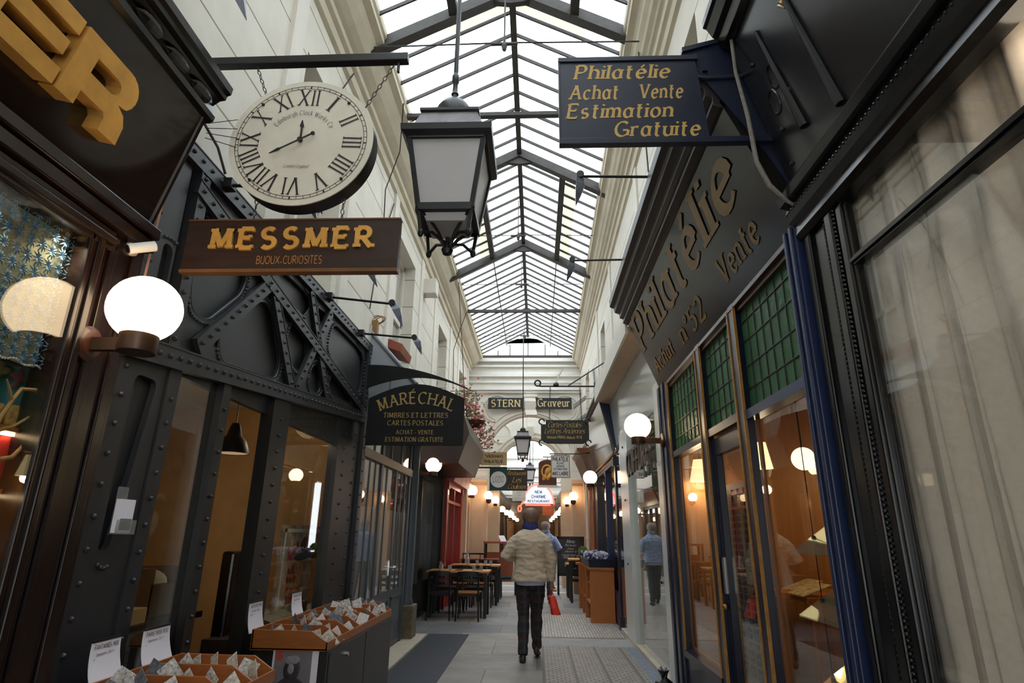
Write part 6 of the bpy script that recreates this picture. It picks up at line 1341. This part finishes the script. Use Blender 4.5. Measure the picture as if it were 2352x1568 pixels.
MB().box(-1.36, -.5, 15.85, 16.3, 1.21, 1.26).build('top', tabr, k)
for a in (-1.34, -.56):
    for c in (15.87, 16.22): MB().box(a, a + .05, c, c + .05, 0, 1.21).build('leg', blackm, k)
MB().box(-1.28, -.6, 16.0, 16.04, .3, 1.0).build('slatted_panel', tabr, k)
tag(MB().prism([(-.92, 15.9, 1.262), (-.77, 15.9, 1.262), (-.84, 16.02, 1.40), (-.99, 16.02, 1.40)], (0, .006, .003)).build('menu_card', paper), 'white menu card standing on the tall stand', 'menu')
tumb = glass('drinking glass', (.93, .94, .93), 2.2, .12)
for i, (x, y, z, lab) in enumerate(((-1.78, 11.66, .79, 'wall side tumbler in front of the near table'), (-1.62, 11.72, .79, 'second tumbler from the wall on the near table'), (-1.17, 11.74, .79, 'third tumbler from the wall on the near table'), (-1.03, 11.7, .79, 'corridor side tumbler on the near table'),
                                    (-1.3, 13.7, .80, 'tumbler in the middle of the second table'), (-1.12, 13.75, .80, 'second tumbler from the corridor end of the second table'), (-1.0, 13.7, .80, 'tumbler at the corridor end of the second table'))):
    tag(MB().lathe([(.0, .0), (.031, 0), (.038, .09), (.035, .09), (.029, .008), (0, .008)], (x, y, z + .001), 20).build('tumbler', tumb, smooth=True), lab, 'glass', 'tumblers on the café tables')
tag(MB().lathe([(0, 0), (.05, 0), (.055, .05), (.05, .13), (.028, .18), (.026, .23), (.034, .26), (.03, .26), (.022, .23), (.025, .18), (.047, .12), (.05, .05), (0, .006)], (-1.52, 13.72, .801), 20).build('carafe', tumb, smooth=True), 'glass water carafe on the second table', 'carafe')
for i, (x, y) in enumerate(((-1.45, 11.8), (-1.1, 11.95))):
    tag(MB().lathe([(0, 0), (.05, 0), (.085, .012), (.08, .014), (.05, .006), (0, .006)], (x, y, .791), 28).build('plate', mat('slate plate', S(44, 50, 60), .3), smooth=True), 'dark slate plate near the %s of the near table' % ('middle' if i == 0 else 'corridor end'), 'plate', 'plates on the near table')
k = thing('cutlery_cup', 'small metal cup of cutlery on the near table', 'cup', (-1.78, 11.85, .79))
MB().lathe([(0, 0), (.035, 0), (.038, .1), (.034, .1), (.031, .006), (0, .006)], (-1.80, 11.85, .791), 18).build('cup', mat('polished chrome', S(210, 210, 210), .15, metal=1), k, smooth=True); b = MB()
for q in range(5): b.tube([(-1.80 + .01 * (q - 2), 11.85, .80), (-1.80 + .022 * (q - 2), 11.85 + .01 * (q % 3), .93)], .005, 5)
b.build('cutlery', mat('polished chrome', S(210, 210, 210), .15, metal=1), k)
k = thing('bistro_armchair', 'black bentwood armchair between the two honey tables', 'chair', (-1.52, 14.95, 0)); bw = blackm
MB().lathe([(0, .44), (.2, .44), (.205, .455), (.2, .47), (0, .47)], (-1.5, 15.0, 0), 24).build('seat', bw, k)
MB().tube([(-1.5 + .27 * math.cos(R(a)), 15.0 + .2 * math.sin(R(a)), .98) for a in range(0, 181, 15)], .02, 8).build('back_rail', bw, k, smooth=True)
for a in (0, 60, 120, 180): MB().tube([(-1.5 + .2 * math.cos(R(a)), 15 + .16 * math.sin(R(a)), .46), (-1.5 + .27 * math.cos(R(a)), 15.0 + .2 * math.sin(R(a)), .98)], .011, 6).build('spindle', bw, k)
for a in (45, 135, 225, 315): MB().tube([(-1.5 + .22 * math.cos(R(a)), 15 + .22 * math.sin(R(a)), 0), (-1.5 + .16 * math.cos(R(a)), 15 + .16 * math.sin(R(a)), .45)], .014, 6).build('leg', bw, k)

# ------------------------------------------------------------ planter side of the corridor
pw_ = mat('caramel planter board', S(178, 104, 46), .5, var=.08, vscale=5, bump=.05)
k = thing('planter_counter', 'caramel wooden counter with stepped shelves under the blue flower trough', 'counter', (1.15, 12.2, 0))
MB().box(.93, 1.355, 11.22, 11.26, 0, .885).build('end_panel', pw_, k); MB().box(.90, 1.36, 11.20, 11.34, .86, .90).build('end_cap', pw_, k)
for y in (11.95, 12.7, 13.4): MB().box(.90 if y < 13 else .88, 1.34, y, y + .04, 0, .86).build('cross_panel', pw_, k)
for z, x in ((.30, .92), (.60, .95), (.86, .92)): MB().box(x, 1.34, 11.26, 13.4, z, z + .03).build('shelf', pw_, k)
MB().box(1.31, 1.34, 11.26, 13.4, .02, .86).build('back_panel', pw_, k)
k = thing('flower_trough', 'navy trough of white and lavender flowers on the caramel counter', 'planter', (1.14, 12.3, .9))
MB().loft([[(.93 - e, 11.24 - e, z), (1.33 + e * .3, 11.24 - e, z), (1.33 + e * .3, 13.3 + e, z), (.93 - e, 13.3 + e, z)] for z, e in ((.905, 0), (1.0, .02), (1.03, .03), (1.03, .0), (.99, -.01))]).build('trough', mat('navy trough', S(22, 28, 52), .4), k)
fr2 = random.Random(14); b, c_, d_ = MB(), MB(), MB()
for i in range(520):
    p = Vector((fr2.uniform(.92, 1.32), fr2.uniform(11.22, 13.3), 1.02 + .10 * fr2.random())); dd = (fr2.gauss(0, .5), fr2.gauss(0, .5) - .5, 1)
    if i % 3 == 0: c_.ball(p + Vector((0, 0, .02)), .014 + .012 * fr2.random(), 6, 4)
    elif i % 3 == 1: d_.ball(p, .014 + .012 * fr2.random(), 6, 4)
    else: lensmb(b, p - Vector((0, 0, .03)), dd, (fr2.gauss(0, 1), fr2.gauss(0, 1), .6), .04, .014, .004)
b.build('foliage', mat('dark leaf', S(46, 58, 50), .6, var=.4, vscale=10), k, kind='stuff'); c_.build('white_blossoms', mat('pale lavender petals', S(208, 204, 226), .6), k, kind='stuff'); d_.build('violet_blossoms', mat('violet petals', S(72, 70, 122), .6, var=.4, vscale=10), k, kind='stuff')
k = thing('potted_succulent', 'round bright green potted plant at the far end of the flower trough', 'plant', (1.0, 13.6, .86)); b = MB()
MB().box(.84, 1.2, 13.45, 13.8, .84, .88).build('stand_top', pw_, k); MB().box(.95, 1.1, 13.55, 13.7, 0, .84).build('stand_post', pw_, k)
MB().lathe([(0, 0), (.07, 0), (.09, .14), (.08, .14), (0, .12)], (1.0, 13.62, .88), 16).build('pot', blackm, k)
for i in range(170):
    a, e = fr2.random() * 2 * PI, fr2.uniform(-.3, 1.5); p = Vector((1.0 + .1 * math.cos(a) * math.cos(e), 13.62 + .1 * math.sin(a) * math.cos(e), 1.09 + .09 * math.sin(e))); lensmb(b, p, (math.cos(a), math.sin(a), .4), (math.cos(a) * .3, math.sin(a) * .3, 1), .035, .012, .004)
b.build('foliage', mat('fresh green leaf', S(120, 158, 80), .6, var=.3, vscale=8), k)
table(.72, 1.28, 14.3, 14.9, .92, 'small high café table past the flower trough', tabw, blackm, 'high tables by the planter')
table(.70, 1.25, 15.38, 15.92, .78, 'small café table nearest the chalkboard', tabw, blackm, 'high tables by the planter')
dup(c0, (.98, 15.12, 0), 'black chair at the small table nearest the chalkboard', 0)
yb = 16.1; k = thing('chalkboard', 'black chalkboard easel with white menu writing by the arch', 'chalkboard', (.85, yb, 0))
MB().box(.555, 1.17, yb - .01, yb + .03, .48, 1.37).build('board', mat('slate chalk board', S(34, 35, 38), .6, var=.15, vscale=5), k)
b = MB().box(.52, .565, yb - .03, yb + .05, .45, 1.40).box(1.165, 1.21, yb - .03, yb + .05, .45, 1.40).box(.52, 1.21, yb - .03, yb + .05, 1.355, 1.40).box(.52, 1.21, yb - .03, yb + .05, .45, .495); b.build('frame', blackm, k)
for x in (.52, 1.165):
    MB().box(x, x + .045, yb - .03, yb + .05, 0, .46).build('leg', blackm, k); MB().bar((x + .0225, yb + .06, 1.2), (x + .0225, yb + .38, .01), .04, .04).build('rear_leg', blackm, k)
for s_, z, h, wd, st in (('Menu', 1.24, .085, .2, 'script'), ('Plat du jour', 1.165, .045, .28, 'script'), ('Entree', 1.08, .042, .15, 'script'), ('Dessert 12', 1.015, .042, .28, 'script'), ('Formule midi et soir', .93, .042, .43, 'script'), ('Boisson 15', .875, .042, .37, 'script'), ('Cafe', .68, .13, .33, 'script'), ('offert', .57, .09, .23, 'script')):
    text(s_, (.86, yb - .01, z), (1, 0, 0), (0, 0, 1), h, st, wd, nrm=(0, -1, 0)).build('chalk_line', mat('chalk', S(196, 200, 206), .9), k)
b = MB(); r3 = random.Random(2); rings = []
for j in range(8):
    z = .0 + .22 * j / 7; rr_ = (.06, .10, .11, .10, .07, .03, .04, .05)[j]
    rings.append([(1.21 + rr_ * math.cos(2 * PI * q / 14) * (1 + .25 * r3.uniform(-1, 1)), 6.42 + rr_ * math.sin(2 * PI * q / 14) * (1 + .25 * r3.uniform(-1, 1)), z + .004) for q in range(14)])
k = thing('bin_bag', 'small knotted black plastic bag at the foot of the stamp shop post', 'bag', (1.21, 6.42, 0)); b.loft(rings).build('bag', mat('black plastic', S(22, 22, 26), .25, spec=.7), k)
MB().tube([(1.21, 6.42, .2), (1.18, 6.40, .26), (1.16, 6.40, .24)], .012, 6).tube([(1.21, 6.42, .2), (1.24, 6.41, .25)], .012, 6).build('knot', mat('pale plastic', S(170, 170, 180), .3), k)

# ------------------------------------------------------------ people
from mathutils import noise
def fuse(mb, voxel, smooth=3, wrinkle=0.0, wscale=(14, 14, 22)):
    """merge overlapping closed shapes into one continuous skin"""
    o = mb.build('tmp', ivory); o.location = (0, 0, 0)
    xs = [p[0] for p in mb.v]; ys = [p[1] for p in mb.v]; zs = [p[2] for p in mb.v]; off = Vector(((min(xs) + max(xs)) / 2, (min(ys) + max(ys)) / 2, min(zs)))
    m = o.modifiers.new('r', 'REMESH'); m.mode = 'VOXEL'; m.voxel_size = voxel; m.use_smooth_shade = True
    V, F = evaluated(o, 'tmp', None, None)
    me = bpy.data.meshes.new('t'); me.from_pydata(V, [], F); bm = bmesh.new(); bm.from_mesh(me)
    for _ in range(smooth): bmesh.ops.smooth_vert(bm, verts=bm.verts, factor=.5, use_axis_x=True, use_axis_y=True, use_axis_z=True)
    if wrinkle:
        bm.normal_update()
        for v in bm.verts:
            p = v.co + off; q = Vector((p.x * wscale[0] + p.z * 5, p.y * wscale[1], p.z * wscale[2]))
            v.co += v.normal * (wrinkle * (noise.noise(q) + .5 * noise.noise(q * 2.1)))
    V = [tuple(v.co + off) for v in bm.verts]; bm.verts.index_update(); F = [[v.index for v in f.verts] for f in bm.faces]; bm.free(); bpy.data.meshes.remove(me)
    return V, F
def ell(b, rows, n=28, e=1.0):
    """rows of (cx, cy, z, rx, ry): a closed body of elliptical sections"""
    def se(v): return math.copysign(abs(v) ** e, v)
    return b.loft([[(cx_ + rx * se(math.cos(2 * PI * k / n)), cy_ + ry * se(math.sin(2 * PI * k / n)), z) for k in range(n)] for cx_, cy_, z, rx, ry in rows])
def hand(b, wr, d, side, grip):
    """palm and five bent fingers; d = direction from wrist to knuckles, side = direction of the thumb"""
    wr, d, s = Vector(wr), Vector(d).normalized(), Vector(side).normalized(); nrm = d.cross(s).normalized()
    b.tube([wr - d * .03, wr, wr + d * .04, wr + d * .085], [.024, .026, .034, .030], 10)
    for i, (o, l) in enumerate(((.026, .072), (.009, .08), (-.009, .075), (-.026, .058))):
        k = wr + d * .08 + s * o; g = grip * (1 + .06 * i); p = [k]; a = 0
        for f in (.45, .32, .25):
            a += g; p.append(p[-1] + (d * math.cos(a) + nrm * math.sin(a)) * l * f)
        b.tube([k - d * .02] + p, [.0095, .0095, .0088, .0082, .007], 8)
    t0 = wr + d * .02 + s * .026; t1 = t0 + (d * .6 + s * .7 + nrm * .25) * .034; t2 = t1 + (d * .85 + s * .1 + nrm * .5) * .03; t3 = t2 + (d * .8 - s * .2 + nrm * .6) * .024
    b.tube([t0, t1, t2, t3], [.013, .012, .0105, .008], 8)
def person(org, label, P):
    ox, oy = org; sk = mat('skin', S(176, 118, 92), .55, var=.08, vscale=12)
    k = thing('person', label, 'person', (ox, oy, 0)); T = Matrix.Translation((ox, oy, 0)) @ Matrix.Diagonal((P.get('mx', 1) * P['s'], P['s'], P['s'], 1))
    W = lambda b: (setattr(b, 'v', [tuple(T @ Vector(p)) for p in b.v]), b)[1]
    hc = Vector((.005, .055, 1.655))
    # one continuous body
    b = MB()
    ell(b, [(0, 0, .80, .12, .08), (0, 0, .88, .165, .105), (0, 0, .98, .155, .10), (0, .0, 1.12, .14, .095), (0, .0, 1.28, .16, .11), (0, .0, 1.40, .17, .105), (0, .01, 1.47, .12, .08), (0, .02, 1.51, .06, .06)])
    b.tube([(0, .015, 1.47), (0, .03, 1.55), (.003, .05, 1.62)], [.06, .055, .055], 16)
    ell(b, [(hc.x, hc.y + .02, 1.535, .03, .04), (hc.x, hc.y + .02, 1.56, .052, .072), (hc.x, hc.y + .01, 1.60, .066, .086), (hc.x, hc.y, 1.655, .076, .096), (hc.x, hc.y - .005, 1.70, .074, .093), (hc.x, hc.y - .005, 1.735, .056, .072), (hc.x, hc.y - .005, 1.757, .022, .03)])
    b.tube([(hc.x, hc.y + .088, 1.675), (hc.x, hc.y + .105, 1.645), (hc.x, hc.y + .085, 1.63)], [.009, .015, .010], 8)
    for s in (-1, 1):
        b.ball((hc.x + s * .077, hc.y - .01, 1.645), .03, 12, 8, (.35, .6, 1))
        b.ball((hc.x + s * .03, hc.y + .082, 1.665), .013, 10, 6)
    b.tube([(hc.x - .022, hc.y + .088, 1.600), (hc.x, hc.y + .096, 1.600), (hc.x + .022, hc.y + .088, 1.600)], .007, 6)
    sl, el, wl_ = P['larm']; sr_, er, wr = P['rarm']
    b.tube([sl, Vector(sl).lerp(Vector(el), .5), el, Vector(el).lerp(Vector(wl_), .4), wl_], [.055, .048, .042, .040, .027], 12)
    b.tube([sr_, Vector(sr_).lerp(Vector(er), .5), er, Vector(er).lerp(Vector(wr), .4), wr], [.055, .048, .042, .040, .027], 12)
    hand(b, wl_, Vector(wl_) - Vector(el), P['lthumb'], .55); hand(b, wr, (Vector(wr) - Vector(er)), P['rthumb'], P['grip'])
    for hp, kn, an, toe in P['legs']:
        b.tube([hp, Vector(hp).lerp(Vector(kn), .5), kn, Vector(kn).lerp(Vector(an), .35), an], [.085, .075, .055, .052, .036], 14); b.tube([an, toe], [.036, .03], 10)
    V, F = fuse(W(b), .009 * P['s'], 2); mesh_obj('body', V, F, sk, k, smooth=True, sharp=80)
    # hair
    b = MB()
    ell(b, [(hc.x, hc.y - .048, 1.57, .058, .045), (hc.x, hc.y - .04, 1.595, .088, .068), (hc.x, hc.y - .026, 1.635, .107, .090), (hc.x, hc.y - .014, 1.675, .113, .108), (hc.x, hc.y - .01, 1.715, .105, .106), (hc.x, hc.y - .01, 1.75, .078, .082), (hc.x, hc.y - .01, 1.772, .034, .038)])
    V, F = fuse(W(b), .008, 2, .005, (60, 60, 26)); mesh_obj('hair', V, F, P['hair'], k, smooth=True, sharp=80)
    # scarf or collar
    b = MB()
    for j, (z, r_, t_) in enumerate(((1.515, .082, .026), (1.545, .078, .026), (1.572, .072, .02))):
        b.tube([(r_ * math.cos(2 * PI * q / 28), .025 + (r_ * .95) * math.sin(2 * PI * q / 28), z + .010 * math.sin(2 * PI * q / 28 * 2 + j)) for q in range(28)], t_, 10, True)
    V, F = fuse(W(b), .008, 2, .006, (30, 30, 50)); mesh_obj(P['neck'][0], V, F, P['neck'][1], k, smooth=True, sharp=80)
    # trousers
    b = MB(); ell(b, [(0, 0, .80, .155, .10), (0, 0, .86, .178, .122), (0, 0, .97, .172, .115)])
    for (hp, kn, an, toe), lw in zip(P['legs'], (1, 1)):
        hp, kn, an = Vector(hp), Vector(kn), Vector(an)
        b.tube([hp + Vector((0, 0, .02)), hp.lerp(kn, .5), kn + Vector((0, 0, .04)), kn, kn.lerp(an, .3), kn.lerp(an, .7), an + Vector((0, -.008, -.02))], [.095, .088, .072, .07, .071, .064, .058], 18)
    V, F = fuse(W(b), .010, 2, .010, (16, 16, 13)); mesh_obj('trousers', V, F, P['trousers'], k, smooth=True, sharp=80)
    # shirt tail and jacket
    b = MB(); ell(b, [(.0, -.006, .845, .178, .136), (.0, -.006, .90, .182, .138), (0, 0, 1.0, .17, .12)]); V, F = fuse(W(b), .010, 1, .004); mesh_obj('shirt', V, F, P['shirt'], k, smooth=True, sharp=80)
    b = MB(); ell(b, [(-.005, -.004, P['hem'], .232, .158), (-.005, -.004, P['hem'] + .03, .234, .160), (0, -.003, 1.02, .208, .150), (0, -.002, 1.15, .192, .142), (0, -.008, 1.28, .205, .142), (0, -.01, 1.37, .225, .136), (0, -.004, 1.425, .215, .118), (0, .002, 1.468, .165, .095), (0, .008, 1.497, .115, .082), (0, .014, 1.525, .085, .07)], 36, .9)
    b.tube([sl, Vector(sl).lerp(Vector(el), .45), el, Vector(el).lerp(Vector(wl_), .5), Vector(el).lerp(Vector(wl_), .94)], [.078, .078, .068, .062, .05], 16)
    b.tube([sr_, Vector(sr_).lerp(Vector(er), .45), er, Vector(er).lerp(Vector(wr), .5), Vector(er).lerp(Vector(wr), .95)], [.078, .078, .064, .058, .05], 16)
    V, F = fuse(W(b), .010, 3, .009, (11, 11, 26)); mesh_obj(P['top'][0], V, F, P['top'][1], k, smooth=True, sharp=80)
    # shoes
    for hp, kn, an, toe in P['legs']:
        an, toe = Vector(an), Vector(toe); dr_ = (toe - an); dr_.z = 0; dr_.normalize(); hz = P['heel'][0 if hp[0] < 0 else 1]
        b = MB(); sx = dr_.cross(Vector((0, 0, 1)))
        def ring(f, w_, h, z0): c = an + dr_ * f; return [c + sx * (w_ * math.cos(2 * PI * q / 14)) + Vector((0, 0, -an.z + z0 + h * (.5 + .5 * math.sin(2 * PI * q / 14)))) for q in range(14)]
        b.loft([ring(-.075, .022, .05, hz + .008), ring(-.065, .034, .085, hz + .002), ring(-.02, .038, .10, hz * .85), ring(.05, .040, .075, hz * .45), ring(.12, .046, .055, .004), ring(.17, .038, .042, .002), ring(.195, .016, .025, .004)])
        V, F = fuse(W(b), .007, 1); mesh_obj('shoe', V, F, P['shoes'], k, smooth=True, sharp=60)
    return k
# checked trouser cloth
def plaid():
    m = mat('dark checked wool', S(44, 40, 42), .8); nt = m.node_tree; bs = nt.nodes['Principled BSDF']; tc = _n(nt, 'ShaderNodeTexCoord'); sp = _n(nt, 'ShaderNodeSeparateXYZ'); nt.links.new(tc.outputs['Object'], sp.inputs[0])
    def band(sock, f, w_):
        a = _n(nt, 'ShaderNodeMath', operation='MULTIPLY'); a.inputs[1].default_value = f; nt.links.new(sock, a.inputs[0]); s_ = _n(nt, 'ShaderNodeMath', operation='SINE'); nt.links.new(a.outputs[0], s_.inputs[0])
        c = _n(nt, 'ShaderNodeMapRange'); c.inputs[1].default_value = w_; c.inputs[2].default_value = 1; nt.links.new(s_.outputs[0], c.inputs[0]); return c.outputs[0]
    ad = _n(nt, 'ShaderNodeMath', operation='ADD'); ad.use_clamp = True; nt.links.new(band(sp.outputs['X'], 74, .3), ad.inputs[0]); nt.links.new(band(sp.outputs['Z'], 60, .3), ad.inputs[1])
    mx = _n(nt, 'ShaderNodeMix', data_type='RGBA'); mx.inputs[6].default_value = (*S(34, 31, 33), 1); mx.inputs[7].default_value = (*S(52, 52, 56), 1); nt.links.new(ad.outputs[0], mx.inputs[0])
    m2 = _n(nt, 'ShaderNodeMath', operation='MULTIPLY'); nt.links.new(band(sp.outputs['X'], 37, .75), m2.inputs[0]); m2.inputs[1].default_value = .7
    m3 = _n(nt, 'ShaderNodeMath', operation='MULTIPLY'); nt.links.new(band(sp.outputs['Z'], 30, .75), m3.inputs[0]); m3.inputs[1].default_value = .7
    mm = _n(nt, 'ShaderNodeMath', operation='MAXIMUM'); nt.links.new(m2.outputs[0], mm.inputs[0]); nt.links.new(m3.outputs[0], mm.inputs[1])
    my = _n(nt, 'ShaderNodeMix', data_type='RGBA'); nt.links.new(mx.outputs[2], my.inputs[6]); my.inputs[7].default_value = (*S(66, 36, 32), 1); nt.links.new(mm.outputs[0], my.inputs[0]); nt.links.new(my.outputs[2], bs.inputs['Base Color'])
    return m
M1 = dict(s=1.0, larm=((-.165, -.005, 1.395), (-.315, -.035, 1.185), (-.20, .20, 1.15)), rarm=((.170, -.005, 1.395), (.268, .0, 1.13), (.268, .05, .875)), lthumb=(0, 0, 1), rthumb=(.3, 1, 0), grip=.75,
          legs=(((-.085, 0, .86), (-.082, -.03, .48), (-.085, -.13, .10), (-.10, .05, .03)), ((.085, .0, .86), (.075, .10, .48), (.078, .155, .125), (.09, .31, .03))), heel=(0.0, .05), hem=.885,
          hair=mat('brown hair', S(118, 90, 74), .55, var=.35, vscale=30, stretch=(6, 6, 1)), neck=('scarf', mat('blue scarf wool', S(40, 46, 112), .85, var=.25, vscale=30)), trousers=plaid(),
          shirt=mat('pale blue shirt', S(190, 200, 232), .8, var=.05), top=('jacket', mat('beige cotton jacket', S(204, 184, 160), .8, var=.05, vscale=6, bump=.12, bscale=22)), shoes=mat('dark brown leather', S(46, 30, 28), .35, var=.2))
person((-.083, 7.98), 'person seen from behind in a beige jacket and checked trousers, carrying a red bag', M1)
M2 = dict(M1); M2.update(s=.975, mx=-1, hair=mat('pink grey cap', S(150, 128, 124), .7), neck=('collar', mat('grey collar', S(120, 126, 140), .8)), trousers=mat('dark denim', S(40, 44, 56), .8), shirt=mat('white shirt tail', S(200, 204, 214), .8),
                         top=('striped_shirt', mat('blue white shirt', S(142, 156, 190), .8, var=.45, vscale=20)), shoes=blackm)
person((.20, 14.2), 'person in a pale cap and blue shirt, half hidden farther down the corridor', M2)
# the red carrier bag held by the walker
k = thing('carrier_bag', 'bright red carrier bag hanging from the hand of the walker', 'bag', (.22, 8.05, .5)); rb = mat('red plastic bag', S(240, 62, 42), .4, var=.06, spec=.5, bump=.3, bscale=26)
rings = []
for j in range(9):
    f = j / 8; z = .715 - .215 * f; cx_ = .185 + .052 * f; hx = .045 + .012 * f; hy = .022 + .03 * math.sin(PI * min(1, f * .62 + .1))
    rings.append([(cx_ + hx * math.copysign(abs(math.cos(a)) ** .6, math.cos(a)) + .004 * math.sin(5 * a + j), 8.055 + hy * math.copysign(abs(math.sin(a)) ** .7, math.sin(a)) + .004 * math.sin(3 * a + 2 * j), z) for a in [2 * PI * q / 24 for q in range(24)]])
MB().loft(rings).build('bag_body', rb, k, smooth=True, sharp=70)
for s in (-1, 1): MB().tube([(.185 - .026, 8.055 + s * .014, .70), (.18, 8.055 + s * .012, .755), (.187, 8.055 + s * .006, .792), (.196, 8.055 + s * .012, .755), (.185 + .03, 8.055 + s * .014, .70)], .006, 6).build('handle', rb, k, smooth=True)
MB().loft([[(p[0] + (.008 if p[0] > .19 + .03 * i else .0) * 1.0, p[1] + .010, p[2]) for p in [r[q] for q in (20, 21, 22, 23, 0, 1, 2, 3, 4)]] + [(p[0] - .004, p[1] + .004, p[2]) for p in [r[q] for q in (4, 3, 2, 1, 0, 23, 22, 21, 20)]] for i, r in enumerate(rings)]).build('white_side', mat('white plastic side', S(214, 208, 220), .4), k, smooth=True)
